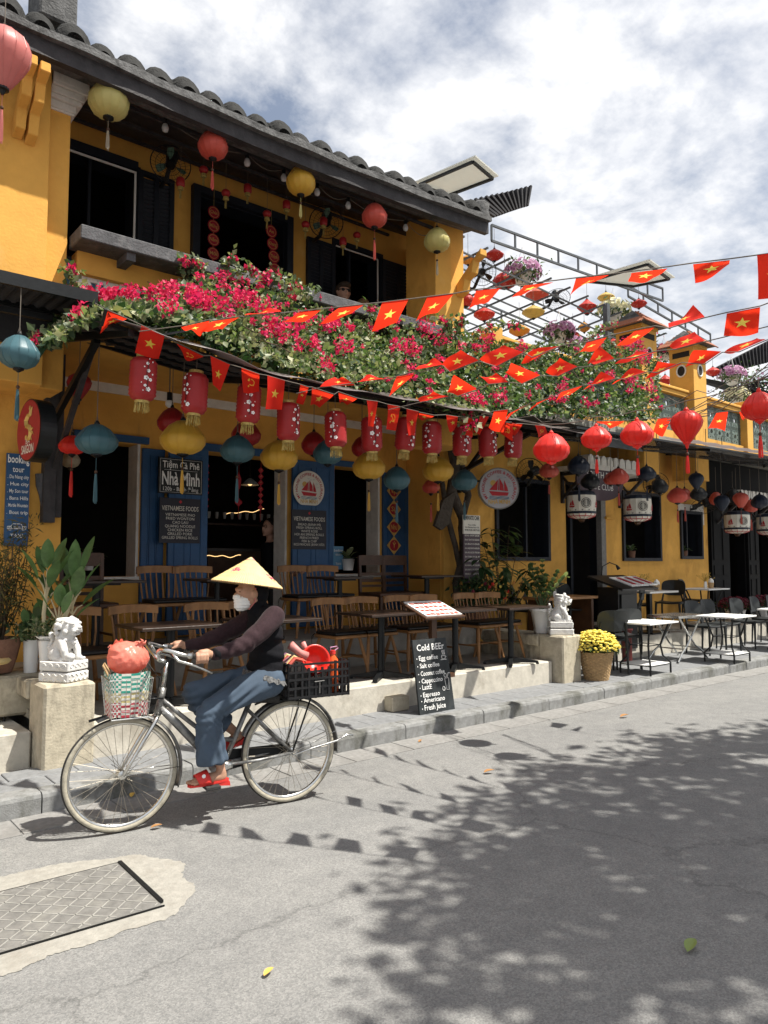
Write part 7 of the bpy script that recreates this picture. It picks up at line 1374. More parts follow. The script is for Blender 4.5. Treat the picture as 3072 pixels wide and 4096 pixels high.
# cafe name board
c = onY(1298, 1040, 6.62); t = thing('cafe_name_board', 'dark oval cafe name board half hidden by lanterns over the cafe door', 'sign', c); W_, H_ = .62, .3; MB().prism([(W_ * math.cos(q), 0, H_ * math.sin(q)) for q in [i * 2 * math.pi / 32 for i in range(32)]][::-1], (0, .03, 0)).build('board', M['plumprint'], t); b = MB(); f = onB((0, -.032, 0), XR, ZR); f = onB((0, -.001, 0), XR, ZR); text_mb(b, 'SOUTH BEN', .14, lambda a, e, d=0: f(a, e + .05, d), maxw=.9); text_mb(b, 'CAFE CLUB', .13, lambda a, e, d=0: f(a, e - .13, d), maxw=.8); b.build('lettering', M['chalk'], t)
# chalkboard on the pavement
p0, p1 = V((4.75, 5.17, ZK)), V((5.2, 5.17, ZK)); upv = V((0, .17, 1)).normalized(); h = .69; wd = .46; c = (p0 + p1) / 2; t = thing('chalkboard', 'black drinks chalkboard leaning on the edge of the pavement step', 'chalkboard', c); f = onB((0, 0, 0), XR, upv)
MB().prism([V(f(x, y, 0)) for x, y in ((-wd / 2, 0), (wd / 2, 0), (wd / 2 * .96, h), (-wd / 2 * .96, h))], V((0, .02, 0))).build('board', M['slate'], t); b = MB()
text_mb(b, 'Cold BEEr', .085, lambda a, e, d=0: f(a, e + h * .85, d), bold=.014, maxw=wd * .82)
for i, (s, y) in enumerate((('Egg coffee', .72), ('Salt coffee', .615), ('Coconut coffee', .51), ('Cappuccino', .41), ('LattE', .325), ('Espresso', .225), ('Americano', .15), ('Fresh Juice', .05))):
    text_mb(b, s, .062 if i < 7 else .07, lambda a, e, d=0: f(a - wd * .36, e + h * y, d), 'LEFT', bold=.012, maxw=wd * (.6 if i != 2 else .68)); b.poly([f(-wd * .42 + .006 * math.cos(q), h * (y + .025) + .006 * math.sin(q), .003) for q in (0, 1.05, 2.1, 3.15, 4.2, 5.25)])
cup = lambda l, ox, oy, s: b.tube([f(ox + x * s, oy + y * s, .004) for x, y in l], .003, 3)
cup([(-.5, .3), (-.4, -.3), (.4, -.3), (.5, .3), (-.5, .3)], .155, h * .73, .05); cup([(-.8, -.45), (.8, -.45)], .155, h * .73, .05); cup([(.5, .2), (.8, .1), (.42, -.15)], .155, h * .73, .05)
for k in (-.25, .05, .35): cup([(k, .5), (k + .1, .8), (k - .05, 1.1), (k + .08, 1.4)], .155, h * .73, .05)
cup([(-.5, 1), (-.3, -1), (.3, -1), (.5, 1), (-.5, 1)], .165, h * .36, .055); cup([(.1, 1), (.5, 1.9), (.9, 1.8)], .165, h * .36, .055); cup([(-.3 + .3 * math.cos(q), 1.5 + .35 * math.sin(q)) for q in [i * .7 for i in range(10)]], .165, h * .36, .055); cup([(-1 + .3 * math.cos(q), -.7 + .35 * math.sin(q)) for q in [i * .7 for i in range(10)]], .165, h * .36, .055)
b.build('lettering', M['chalk'], t)
# new year medallion strings
def medal(parent, f, R, word, gear=True):
    b = MB(); n = 32; b.poly([f(R * (1 + (.07 if i % 2 else -.03)) * math.cos(i * 2 * math.pi / n), R * (1 + (.07 if i % 2 else -.03)) * math.sin(i * 2 * math.pi / n), .001) for i in range(n)]); o = b.build('medallion', M['maroon'], parent); b = MB(); b.tube([f(R * .8 * math.cos(i * .2618), R * .8 * math.sin(i * .2618), .004) for i in range(24)], R * .04, 4, close=True); text_mb(b, word, R * .8, lambda a, e, d=0: f(a, e - R * .25, d), d=.004, maxw=R * 1.3, bold=.01); b.build('gold_lettering', M['goldp'], o)
for (u0, v0, dv, words, lab) in ((462, 459, 30.3, ('Chúc', 'Mừng', 'Năm', 'Mới'), 'left string of four red and gold greeting medallions in the balcony door'), (586, 500, 27, ('An', 'Khang', 'Thịnh', 'Vượng'), 'right string of four red and gold greeting medallions in the balcony door')):
    c = onY(u0, v0, 7.72); s = px(c); t = thing('medallion_string', lab, 'hanging ornament', c, group='new year ornaments'); 
    for i, wd_ in enumerate(words): medal(t, onB((.02 * i * (u0 > 500), 0, -i * dv * s), XR, ZR), 13.5 * s, wd_)
    MB().cyl((0, 0, .3), (0, .01, -3.9 * dv * s), .003, n=4).build('cord', M['gold'], t); MB().cyl((0.0, 0, -3.5 * dv * s), (0.0, 0, -4.3 * dv * s), .008, n=5).build('tassel', M['silk_red'], t)
c = onY(851, 1061, YW - .08); s = px(c); t = thing('medallion_banner', 'gold diamond medallion banner hanging on the far blue door leaf', 'hanging ornament', c, group='new year ornaments')
for i, wd_ in enumerate(('Vạn', 'Sự', 'Như', 'Ý')):
    f = onB((0, 0, -(i - .0) * 39 * s + 0 * s), XR, ZR); R = 18.5 * s; b = MB(); b.poly([f(R * 1.08 * x, R * 1.08 * y, 0) for x, y in ((0, 1), (-1, 0), (0, -1), (1, 0))][::1]); b.build('diamond', M['goldp'], t); b = MB(); b.poly([f(R * .66 * math.cos(q), R * .66 * math.sin(q), .003) for q in [k * .5236 for k in range(12)]]); o = b.build('disc', M['maroon'], t); b = MB(); text_mb(b, wd_, R * .8, lambda a, e, d=0: f(a, e - R * .25, d), d=.005, maxw=R * 1.0, bold=.02); b.build('gold_lettering', M['goldp'], o)
MB().cyl((0, 0, .1), (0, 0, -.92), .004, n=4).build('cord', M['gold'], t)
def diamonds(u, v, n, dv, lab):
    c = onY(u, v, 8.1); s = px(c); t = thing('diamond_string', lab, 'hanging ornament', c, group='new year ornaments'); r = 6.5 * s
    for i in range(n): o = MB().prism([(r * x, 0, r * y - i * dv * s) for x, y in ((0, 1), (-1, 0), (0, -1), (1, 0))], (0, .01, 0)).build('diamond', M['redp'], t); MB().bar((-r * .3, -.004, -i * dv * s), (r * .3, -.004, -i * dv * s + r * .3), .005, .003).build('gold_stroke', M['goldp'], o)
    MB().cyl((0, .004, .1), (0, .004, -n * dv * s - .1), .003, n=4).build('cord', M['redp'], t)
diamonds(447, 1006, 7, 14.6, 'string of small red paper diamonds at the left side of the doorway'); diamonds(564, 1016, 7, 13.5, 'string of small red paper diamonds at the right side of the doorway')
c = onY(516, 1040, 8.3); s = px(c); t = thing('red_ornament', 'red paper fish and flower ornament hanging in the middle of the doorway', 'hanging ornament', c, group='new year ornaments'); MB().prism([(x * s, 0, y * s) for x, y in ((0, 20), (-6, 5), (-3, -16), (3, -16), (6, 5))], (0, .02, 0)).build('fish', M['redp'], t)
for k in range(4): MB().ball((4.5 * s * math.cos(k * 1.57), 0, -45 * s + 4.5 * s * math.sin(k * 1.57)), 4.5 * s, 8, (1, .3, 1)).build('petal', M['redp'], t)
MB().cyl((0, 0, .5), (0, 0, -80 * s), .003, n=4).build('cord', M['redp'], t)
# small glass board on the second window sill
c = onY(730, 1205, 7.8); t = thing('tour_board', 'small grey tour price board standing in the second window', 'sign', c); MB().box((0, 0, 0), (.16, .015, .3)).build('board', M['bluep'], t); b = MB(); f = onB((0, -.009, 0), XR, ZR); text_mb(b, 'booking', .05, lambda a, e, d=0: f(a, e + .08, d), maxw=.14); text_mb(b, 'tours', .045, lambda a, e, d=0: f(a, e + .03, d)); text_mb(b, 'TAXI', .04, lambda a, e, d=0: f(a, e - .09, d)); b.build('lettering', M['chalk'], t)
# ================================================================== bicycle
BL, BZ = (1.61, 4.34, .004), math.atan2(-.16, 1.02)
bk = thing('bicycle', 'worn silver city bicycle ridden along the kerb', 'bicycle', BL, BZ)
def wheel(cx, nm):
    o = bpy.data.objects.new(nm, None); COL.objects.link(o); o.parent = bk; o.location = (cx, 0, .325)
    n = 64; ring = lambda R, y=0: [(R * math.cos(i * 2 * math.pi / n), y, R * math.sin(i * 2 * math.pi / n)) for i in range(n)]
    MB().tube(ring(.307), .018, 10, close=True).build('tyre', M['tyrewall'], o, smooth=True)
    b = MB(); vs = []
    for R, y in ((.3195, -.0125), (.3265, -.006), (.3275, 0), (.3265, .006), (.3195, .0125)): vs += ring(R, y)
    b.add(vs, [(j * n + i, j * n + (i + 1) % n, (j + 1) * n + (i + 1) % n, (j + 1) * n + i) for j in range(4) for i in range(n)]); b.build('tread', M['rubber'], o, smooth=True)
    b = MB(); vs = []
    for R, y in ((.293, -.013), (.283, -.012), (.279, 0), (.283, .012), (.293, .013)): vs += ring(R, y)
    b.add(vs, [(j * n + i, j * n + (i + 1) % n, (j + 1) * n + (i + 1) % n, (j + 1) * n + i) for j in range(4) for i in range(n)]); b.build('rim', M['chrome'], o, smooth=True)
    b = MB()
    for k in range(36):
        a = k * 2 * math.pi / 36; s = 1 if k % 2 else -1; a2 = a + (.9 if (k // 2) % 2 else -.9); b.cyl((.022 * math.cos(a2), s * .03, .022 * math.sin(a2)), (.282 * math.cos(a), s * .004, .282 * math.sin(a)), .0013, n=4)
    q = b.build('spokes', M['spoke'], o); q['kind'] = 'stuff'
    MB().tube([(0, -.05, 0), (0, -.034, 0), (0, -.03, 0), (0, .03, 0), (0, .034, 0), (0, .05, 0)], [.01, .012, .026, .026, .012, .01], 12).build('hub', M['chrome'], o); return o
wheel(.025, 'front_wheel'); wheel(1.075, 'rear_wheel')
def tubes(nm, lst, m='bikeframe', n=10, sm=True):
    b = MB()
    for pts, r in lst: b.tube(pts, r, n)
    return b.build(nm, M[m], bk, smooth=sm)
BBp = (.635, 0, .30)
tubes('frame', [([(.225, 0, .64), (.255, 0, .80)], .021), ([(.24, 0, .74), (.36, 0, .63), (.56, 0, .46), (.70, 0, .44)], .014), ([(.232, 0, .69), (.34, 0, .58), (.5, 0, .4), BBp], [.02, .026, .026, .022]), ([BBp, (.72, 0, .48), (.80, 0, .66)], .016)])
tubes('rear_stay', [([(.64, s * .03, .30), (.85, s * .05, .305), (1.075, s * .06, .325)], .010) for s in (-1, 1)]); tubes('rear_stay', [([(.785, s * .02, .62), (.93, s * .045, .47), (1.075, s * .06, .325)], .009) for s in (-1, 1)])
MB().tube([(.60, -.04, .3), (.67, -.04, .3)], .03, 12).build('bottom_bracket', M['chrome'], bk, smooth=True)
tubes('fork', [([(.225, s * .012, .645), (.205, s * .045, .62), (.13, s * .05, .5), (.07, s * .05, .4), (.025, s * .05, .325)], [.014, .013, .012, .010, .009]) for s in (-1, 1)], 'chrome')
tubes('stem', [([(.255, 0, .8), (.275, 0, .95)], .012), ([(.275, 0, .95), (.225, 0, .965)], .013)], 'chrome')
tubes('handlebar', [([(.225, 0, .965), (.215, s * .05, .985), (.19, s * .12, 1.03), (.19, s * .19, 1.05), (.22, s * .245, 1.045), (.29, s * .265, 1.02), (.37, s * .27, 1.0)], .0115) for s in (-1, 1)], 'chrome')
for s in (-1, 1):
    MB().tube([(.34, s * .27, 1.01), (.45, s * .275, .982)], .0165, 10).build('grip', M['rubber'], bk, smooth=True); MB().tube([(.33 + i * .004, s * .27 + .002 * (-1) ** i, 1.012) for i in range(6)], .019, 8).build('grip_ring', M['chrome'], bk)
    MB().tube([(.24, s * .25, 1.03), (.27, s * .265, .985), (.36, s * .285, .955), (.46, s * .295, .905)], [.008, .009, .008, .006], 7).build('brake_lever', M['chrome'], bk, smooth=True)
    MB().tube([(.25, s * .25, 1.02), (.2, s * .16, .93), (.24, s * .03, .85), (.22, 0, .7)], .003, 5).build('brake_cable', M['rubber'], bk)
# mudguards
def guard(nm, cx, a0, a1):
    b = MB(); n = 36; pr = [(.338, -.028), (.348, -.02), (.353, 0), (.348, .02), (.338, .028)]
    b.grid(lambda a, c: (cx + pr[round(c * 4)][0] * math.cos(a0 + (a1 - a0) * a), pr[round(c * 4)][1], .325 + pr[round(c * 4)][0] * math.sin(a0 + (a1 - a0) * a)), n, 4); o = b.build(nm, M['bikeframe'], bk, smooth=True); md = o.modifiers.new('s', 'SOLIDIFY'); md.thickness = .0015
    return o
guard('front_mudguard', .025, -.35, 2.0); guard('rear_mudguard', 1.075, -.15, 2.75)
tubes('mudguard_stay', [([(.025, s * .05, .325), (.36, s * .03, .33)], .0025) for s in (-1, 1)] + [([(1.075, s * .06, .325), (1.4, s * .03, .42)], .0025) for s in (-1, 1)] + [([(1.075, s * .06, .325), (1.13, s * .03, .67)], .003) for s in (-1, 1)], 'chrome', 6)
# saddle, rack, drive, stand
b = MB(); b.grid(lambda a, c: (.70 + .26 * a, (c - .5) * (.05 + .17 * a ** 1.6), .705 - .02 * (2 * c - 1) ** 2 + .01 * a), 8, 6); o = b.build('saddle', M['rubber'], bk, smooth=True); md = o.modifiers.new('s', 'SOLIDIFY'); md.thickness = .04; MB().tube([(.8, 0, .65), (.815, 0, .69)], .013, 8).build('seat_post', M['chrome'], bk)
tubes('rear_rack', [([(.86, s * .06, .63), (1.0, s * .065, .665), (1.42, s * .065, .665)], .006) for s in (-1, 1)] + [([(1.0 + i * .1, -.065, .665), (1.0 + i * .1, .065, .665)], .005) for i in range(5)] + [([(1.075, s * .065, .34), (1.2, s * .065, .665)], .006) for s in (-1, 1)], 'blackmetal', 7)
b = MB(); b.prism([(.6, .045, .34), (.7, .045, .37), (1.1, .045, .36), (1.12, .045, .30), (.66, .045, .24), (.6, .045, .27)], (0, .012, 0)); b.build('chain_guard', M['blackmetal'], bk, bevel=.004)
MB().tube([(.635, -.075, .30), (.52, -.08, .215)], .010, 8).build('crank', M['chrome'], bk, smooth=True); MB().tube([(.635, .075, .30), (.75, .08, .385)], .010, 8).build('crank', M['chrome'], bk, smooth=True); MB().tube([(.635, .06 + .0, .3), (.635, .066, .3)], .08, 24).build('chainring', M['bikeframe'], bk)
MB().box((.52, -.13, .212), (.09, .085, .022)).build('pedal', M['rubber'], bk, bevel=.004); MB().box((.75, .13, .385), (.09, .085, .022)).build('pedal', M['rubber'], bk, bevel=.004)
tubes('kickstand', [([(1.07, -.07, .31), (1.2, -.08, .34), (1.38, -.09, .37), (1.45, -.09, .40), (1.5, -.09, .39)], .007)], 'chrome', 7)
MB().cyl((.62, -.05, .30), (.62, -.085, .30), .018, n=10).build('axle_cap', M['chrome'], bk)
# wire basket in front
b = MB(); bx0, bx1, bz0, bz1 = -.075, .165, .655, .88
def brect(z, e): x0, x1, y = bx0 + .02 * (1 - e), bx1 - .02 * (1 - e), .10 + .03 * e; return [(x0, -y, z), (x1, -y, z), (x1, y, z), (x0, y, z)]
for k in range(6): f = k / 5; b.tube(brect(bz0 + (bz1 - bz0) * f, f), .0022 if 0 < k < 5 else .004, 5, close=True)
lo, hi = brect(bz0, 0), brect(bz1, 1)
for s in range(4):
    for i in range(8): a = V(lo[s]).lerp(V(lo[(s + 1) % 4]), i / 8); c = V(hi[s]).lerp(V(hi[(s + 1) % 4]), i / 8); b.cyl(a, c, .0018, n=4)
b.build('front_basket', M['chrome'], bk); tubes('basket_bracket', [([(.165, s * .06, .75), (.25, s * .02, .74)], .005) for s in (-1, 1)] + [([(-.09, 0, .665), (.2, 0, .655)], .007), ([(-.16, 0, .645), (-.08, 0, .662), (.0, 0, .66)], .008)], 'blackmetal', 6)
# woven bag and plastic bag in the basket
wv = thing('woven_bag', 'green, yellow and red checked woven bag stuffed in the bicycle basket', 'bag', BL, BZ); b = MB(); n, mrow = 44, 18; vs = []
for j in range(mrow + 1):
    f = j / mrow
    for i in range(n):
        t_ = 2 * math.pi * i / n; ex = .42; rx, ry = .108 + .012 * f, .088 + .022 * f; c, s = math.cos(t_), math.sin(t_); vs.append((.045 + rx * math.copysign(abs(c) ** ex, c), ry * math.copysign(abs(s) ** ex, s), .665 + .25 * f + .004 * math.sin(i * .9)))
for j in range(mrow):
    for i in range(n):
        b.mi = 0 if (i + j) % 2 else (1 if j < 6 else 2 if j < 10 else 3); q = [j * n + i, j * n + (i + 1) % n, (j + 1) * n + (i + 1) % n, (j + 1) * n + i]; b.f.append(tuple(q)); b.m.append(b.mi)
b.v = vs; M['wv_r'] = mat('woven_red', (.42, .04, .06), .5, var=.15, bump=.1); M['wv_y'] = mat('woven_yellow', (.5, .42, .2), .5, var=.15, bump=.1); M['wv_g'] = mat('woven_green', (.03, .26, .2), .5, var=.15, bump=.1); M['wv_w'] = mat('woven_white', (.62, .6, .54), .5, var=.15, bump=.1)
b.build('weave', [M['wv_w'], M['wv_r'], M['wv_y'], M['wv_g']], wv); MB().tube([(-.07, -.06, .9), (-.1, -.05, .96), (-.09, -.03, .97), (-.06, -.04, .92)], .007, 6).build('handle', M['wicker'], wv)
pb = thing('plastic_bag', 'bulging red plastic bag knotted on top of the basket', 'bag', BL, BZ); m = MB(); ell(m, (.05, 0, .985), (.118, .105, .095), n=24); ell(m, (.03, .0, 1.03), (.095, .085, .055), n=20)
chain(m, [((.1, -.03, 1.06), .03), ((.11, -.05, 1.075), .012)]); o = remesh(m, 'bag', M['plasticbag'], pb, .007, 3); r = random.Random(4)
def fbag(x, y, z):
    dx_, dz_ = x - .1, z - 1.07; r_ = np.sqrt(dx_ ** 2 + (y + .05) ** 2 + dz_ ** 2); a = np.arctan2(dz_, dx_); return .0014 * np.sin(a * 23 + 2 * np.sin(r_ * 40)) * np.minimum(1, r_ * 9) + .0012 * np.sin(x * 130 + z * 90) + .004 * np.sin(x * 26 + y * 31) * np.sin(z * 24)
displace(o, fbag)
b = MB()
for k in range(5): a = k * 1.3; b.tube([(.108, -.05, 1.07), (.108 + .022 * math.cos(a), -.06 - .01 * math.sin(a), 1.078 + .014 * math.sin(a)), (.11 + .03 * math.cos(a + .5), -.055, 1.08 + .022 * math.sin(a + .5))], [.006, .007, .002], 6)
b.build('knot', M['plasticbag'], pb, smooth=True); b = MB(); b.grid(lambda a, c: (-.06 + .12 * a, .02 + .03 * c, 1.05 + .045 * math.sin(a * 3.1) * (1 - c) + .01 * math.sin(a * 23)), 14, 3); b.build('flap', M['plasticbag'], pb, smooth=True)
# crate and cargo
cr = thing('plastic_crate', 'black slotted plastic crate on the bicycle rear rack', 'crate', BL, BZ); x0, x1, y0, y1, z0, z1 = 1.0, 1.43, -.15, .15, .675, .905
MB().b2((x0, y0, z0), (x1, y1, z0 + .012)).build('floor', M['black'], cr)
for nm, (a, c) in (('n', ((x0, y0), (x1, y0))), ('r', ((x1, y0), (x1, y1))), ('f', ((x1, y1), (x0, y1))), ('l', ((x0, y1), (x0, y0)))):
    b = MB(); A_, C_ = V((a[0], a[1], 0)), V((c[0], c[1], 0)); ln = (C_ - A_).length; d = (C_ - A_).normalized(); nn_ = 9 if ln > .35 else 6
    for z in (z0 + .012, z0 + .07, z0 + .125, z0 + .17, z1 - .012): b.bar(A_ + V((0, 0, z)), C_ + V((0, 0, z)), .016, .013)
    for i in range(nn_ + 1):
        p = A_.lerp(C_, i / nn_); lowt = z1 - (.035 if 2 < i < nn_ - 2 and ln > .35 else 0); b.bar(p + V((0, 0, z0)), p + V((0, 0, lowt)), .014, .014)
    b.build('side', M['black'], cr)
    if ln > .35: q = MB(); p, e = A_.lerp(C_, .28), A_.lerp(C_, .72); nrm_ = d.cross(V((0, 0, 1))); q.prism([p + V((0, 0, z0 + .02)), e + V((0, 0, z0 + .02)), e + V((0, 0, z0 + .12)), p + V((0, 0, z0 + .12))], nrm_ * -.006); q.build('panel', M['blackmetal'], cr); q = MB(); q.bar(A_.lerp(C_, .5) + V((0, -.011 if nm == 'n' else .011, z0 + .03)), A_.lerp(C_, .5) + V((0, -.011 if nm == 'n' else .011, z0 + .1)), .012, .002); q.bar(A_.lerp(C_, .42) + V((0, -.011 if nm == 'n' else .011, z0 + .105)), A_.lerp(C_, .58) + V((0, -.011 if nm == 'n' else .011, z0 + .108)), .012, .002); q.build('worn_mark', M['gutter'], cr)
t = thing('red_dipper', 'red plastic dipper bowl propped in the crate', 'dipper', BL, BZ); Rd = Matrix.Rotation(-1.15, 3, 'X') @ Matrix.Rotation(.25, 3, 'Y'); m = MB(); m.lathe([(.001, -.06), (.055, -.06), (.075, -.03), (.095, .02), (.105, .022), (.102, .028), (.09, .022), (.07, -.025), (.05, -.05), (.001, -.05)], (0, 0, 0), 28); m.v = [tuple(Rd.inverted() @ V(p) * .95 + V((1.23, -.06, .905))) for p in m.v]; m.build('bowl', M['redplastic'], t, smooth=True); M['fadedpink'] = mat('faded_pink_plastic', (.55, .22, .2), .5, var=.1, bump=.05); MB().tube([(1.17, -.05, .93), (1.12, -.05, .96), (1.06, -.04, 1.01)], [.032, .022, .03], 10).build('handle', M['fadedpink'], t, smooth=True)
t = thing('sauce_bottle', 'orange sauce bottle with a pink hook cap at the back of the crate', 'bottle', BL, BZ); M['orangejuice'] = mat('orange_sauce', (.66, .1, .02), .15, var=.1, bump=0); MB().lathe([(.001, .69), (.038, .69), (.04, .8), (.032, .83), (.038, .86), (.036, .9), (.016, .925), (.016, .935)], (1.36, -.06, 0), 18).build('bottle', M['orangejuice'], t, smooth=True); MB().lathe([(.019, .935), (.019, .96), (.001, .962)], (1.36, -.06, 0), 14).build('cap', M['sandal'], t); MB().tube([(1.345, -.06, .955), (1.34, -.065, .98), (1.385, -.07, .985), (1.395, -.07, .975), (1.365, -.07, .955)], .004, 5).build('hook', M['petunia'], t)
t = thing('straw_bundle', 'pink and straw coloured bundle packed in the crate behind the rider', 'bundle', BL, BZ); 
for k in range(9): MB().tube([(1.02, -.08 + .02 * k, .87), (1.08, -.07 + .018 * k, .925 + .01 * math.sin(k)), (1.16, -.06 + .016 * k, .9)], .015, 6).build('strand', M[('silk_salmon', 'straw', 'petunia')[k % 3]], t)
t = thing('red_scoop', 'faded red scoop handle rising from the crate', 'scoop', BL, BZ); MB().tube([(1.27, .05, .85), (1.22, .05, .95), (1.19, .05, 1.01)], [.02, .016, .02], 8).build('handle', M['fadedpink'], t, smooth=True); MB().tube([(1.27, .05, .87), (1.3, .04, .8)], [.05, .05], 12).build('cup', M['redplastic'], t, smooth=True)
# ================================================================== the cyclist
pe = thing('person', 'cyclist in conical palm hat, white mask, black vest and blue wide trousers', 'person', BL, BZ)
m = MB()
# skin body: one continuous surface
ell(m, (.795, 0, 1.345), (.088, .072, .105), n=20); ell(m, (.755, 0, 1.315), (.06, .055, .065), n=16); ell(m, (.702, 0, 1.335), (.016, .013, .022)); ell(m, (.722, 0, 1.375), (.022, .05, .016)); chain(m, [((.82, 0, 1.29), .05), ((.86, 0, 1.2), .055)])
for s in (-1, 1): ell(m, (.80, s * .074, 1.345), (.02, .012, .03))
chain(m, [((.86, 0, 1.2), .06), ((.89, 0, 1.08), .085), ((.9, 0, .93), .08), ((.9, 0, .82), .085)])
for s in (-1, 1):
    chain(m, [((.885, s * .14, 1.19), .04), ((.68 if s < 0 else .64, s * .235, 1.055), .028), ((.475 if s < 0 else .45, s * .268, 1.008), .022), ((.455, s * .27, 1.008), .023)])
    g0 = V((.40, s * .27, .995)); 
    chain(m, [((.455, s * .272, 1.01), .023), ((.43, s * .276, 1.022), .025), ((.402, s * .28, 1.022), .022)]); chain(m, [((.43, s * .264, 1.022), .022), ((.398, s * .262, 1.024), .018)])
    for k in range(4):
        x = .432 - .0195 * k; L_ = (.9, 1, 1.02, .92)[k]; chain(m, [((x, s * .28, 1.022), .0105), ((x - .004, s * .301, 1.012 - .002), .0102), ((x - .005, s * (.303), .985), .0092), ((x - .002, s * .285, .968), .0082)], 9)
    chain(m, [((.435, s * .255, 1.015), .012), ((.405, s * .246, 1.01), .0105), ((.375, s * .25, 1.0), .009)], 9)
chain(m, [((.9, -.08, .8), .08), ((.51, -.1, .665), .038), ((.575, -.1, .36), .03), ((.582, -.1, .31), .027), ((.592, -.1, .265), .03)]); chain(m, [((.89, .08, .8), .08), ((.49, .1, .735), .036), ((.70, .1, .50), .032), ((.745, .1, .46), .028), ((.765, .1, .44), .03)])
def foot(h, tdir, up, s):
    h = V(h); T_ = V(tdir).normalized(); U_ = V(up).normalized(); S_ = T_.cross(U_); chain(m, [(h, .03), (h + T_ * .07 + U_ * .0, .031), (h + T_ * .13 - U_ * .006, .027), (h + T_ * .16 - U_ * .01, .022)]); chain(m, [(h + T_ * .07 + S_ * .012, .028), (h + T_ * .15 + S_ * .02 - U_ * .008, .022)]); chain(m, [(h + T_ * .07 - S_ * .012, .028), (h + T_ * .14 - S_ * .022 - U_ * .008, .02)])
    for k in range(5): o_ = (-.03, -.015, 0, .014, .03)[k]; l = (.0, .012, .018, .02, .024)[k]; chain(m, [(h + T_ * (.15) + S_ * o_ * s - U_ * .008, .011), (h + T_ * (.175 + l) + S_ * o_ * s - U_ * .013, .0095 if k < 4 else .013)], 8)
foot((.592, -.1, .258), (-1, 0, -.03), (0, 0, 1), 1); foot((.765, .1, .435), (-.85, 0, -.45), (-.45, 0, .85), -1)
remesh(m, 'body', M['skin'], pe, .0055, 2)
# clothes
m = MB(); TR = lambda pts, rs: m.tube(pts, rs, 16)
ell(m, (.9, 0, .8), (.115, .155, .095), n=20)
chain(m, [((.9, -.085, .795), .102), ((.72, -.095, .748), .088), ((.52, -.105, .662), .074), ((.5, -.105, .62), .074)], 16); TR([(.5, -.105, .68), (.505, -.105, .6), (.515, -.105, .48), (.528, -.105, .348)], [.06, .076, .083, .093])
chain(m, [((.89, .085, .795), .1), ((.7, .095, .775), .082), ((.47, .105, .735), .07)], 16); TR([(.45, .105, .76), (.5, .105, .68), (.6, .105, .57), (.675, .105, .5)], [.052, .07, .076, .08])
o = remesh(m, 'trousers', M['denim'], pe, .009, 3)
def ftrs(x, y, z):
    w_ = x * .33 - z * .94; a = x * .94 + z * .33; sh_ = np.clip((.62 - z) * 12, 0, 1) * (y < 0)
    th = .006 * np.sin(w_ * 130 + 5 * np.sin(a * 7) + y * 18) * np.sin(a * 11 + 1.3) + .004 * np.sin(w_ * 75 + a * 20 + y * 25)
    sk = .007 * np.sin(x * 85 + y * 70 + 2.2 * np.sin(z * 14)) + .003 * np.sin(x * 40 - z * 60)
    kn = .006 * np.sin((x + z) * 150) * np.exp(-((x - .56) ** 2 + (z - .6) ** 2) / .004)
    return th * (1 - sh_) * np.clip((.93 - x) * 6, .1, 1) + sk * sh_ + kn
displace(o, ftrs)
m = MB(); ell(m, (.905, 0, .86), (.115, .158, .115), n=22); ell(m, (.91, 0, .97), (.11, .15, .13), n=22); ell(m, (.895, 0, 1.1), (.112, .165, .12), n=22); capsule(m, (.895, -.1, 1.205), (.895, .1, 1.205), .074, .074, 16); chain(m, [((.875, 0, 1.2), .085), ((.835, 0, 1.27), .068), ((.83, 0, 1.3), .066)], 16); ell(m, (.84, 0, 1.36), (.078, .08, .1), n=18)
o = remesh(m, 'vest', M['fleece'], pe, .0085, 3)
displace(o, lambda x, y, z: .004 * np.sin(z * 48 + np.sin(y * 14) * 2 + x * 9) * np.where(z < 1.2, 1, .4) + .002 * np.sin(z * 110 + x * 30))
m = MB()
for s in (-1, 1):
    e = .68 if s < 0 else .64; chain(m, [((.9, s * .148, 1.205), .07), ((.8, s * .2, 1.13), .062), ((e, s * .235, 1.052), .055), ((.56, s * .255, 1.022), .045), ((.485, s * .266, 1.01), .036)], 16)
o = remesh(m, 'sleeves', M['sleeve'], pe, .008, 2)
displace(o, lambda x, y, z: .0028 * np.sin(x * 45 + z * 60 + 3 * np.sin(x * 9 + y * 20)) * np.where(x < .75, 1, .4))
for s in (-1, 1): MB().tube([(.505, s * .263, 1.013), (.47, s * .268, 1.009)], [.037, .033], 14).build('cuff', M['fleece'], pe, smooth=True)
b = MB(); n = 60; vs = []
for j, z in enumerate((.80, .765)):
    for i in range(n): a = 2 * math.pi * i / n; w_ = 1 + .03 * math.sin(i * 2.7) * j; vs.append((.9 + (.13 + .014 * j) * math.cos(a) * w_, (.178 + .02 * j) * math.sin(a) * w_, z + .008 * math.sin(i * 1.9) * j + .03 - .04 * math.cos(a)))
b.add(vs, [(i, (i + 1) % n, n + (i + 1) % n, n + i) for i in range(n)]); M['lace'] = mat('black_white_lace', (.1, .1, .1), .8, var=.95, scale=70, bump=.2); b.build('shirt_hem', M['lace'], pe)
m = MB(); ell(m, (.752, 0, 1.3), (.062, .064, .058), n=18); ell(m, (.712, 0, 1.325), (.03, .04, .026), n=14); ell(m, (.735, 0, 1.272), (.045, .048, .035), n=14); o = remesh(m, 'face_mask', M['white'], pe, .005, 1); displace(o, lambda x, y, z: .0016 * np.sin(z * 330))
for s in (-1, 1): MB().tube([(.745, s * .055, 1.34), (.8, s * .078, 1.36)], .002, 4).build('mask_loop', M['white'], pe); MB().ball((.716, s * .03, 1.362), .008, 8, (.5, 1, .6)).build('eye', M['hair'], pe)
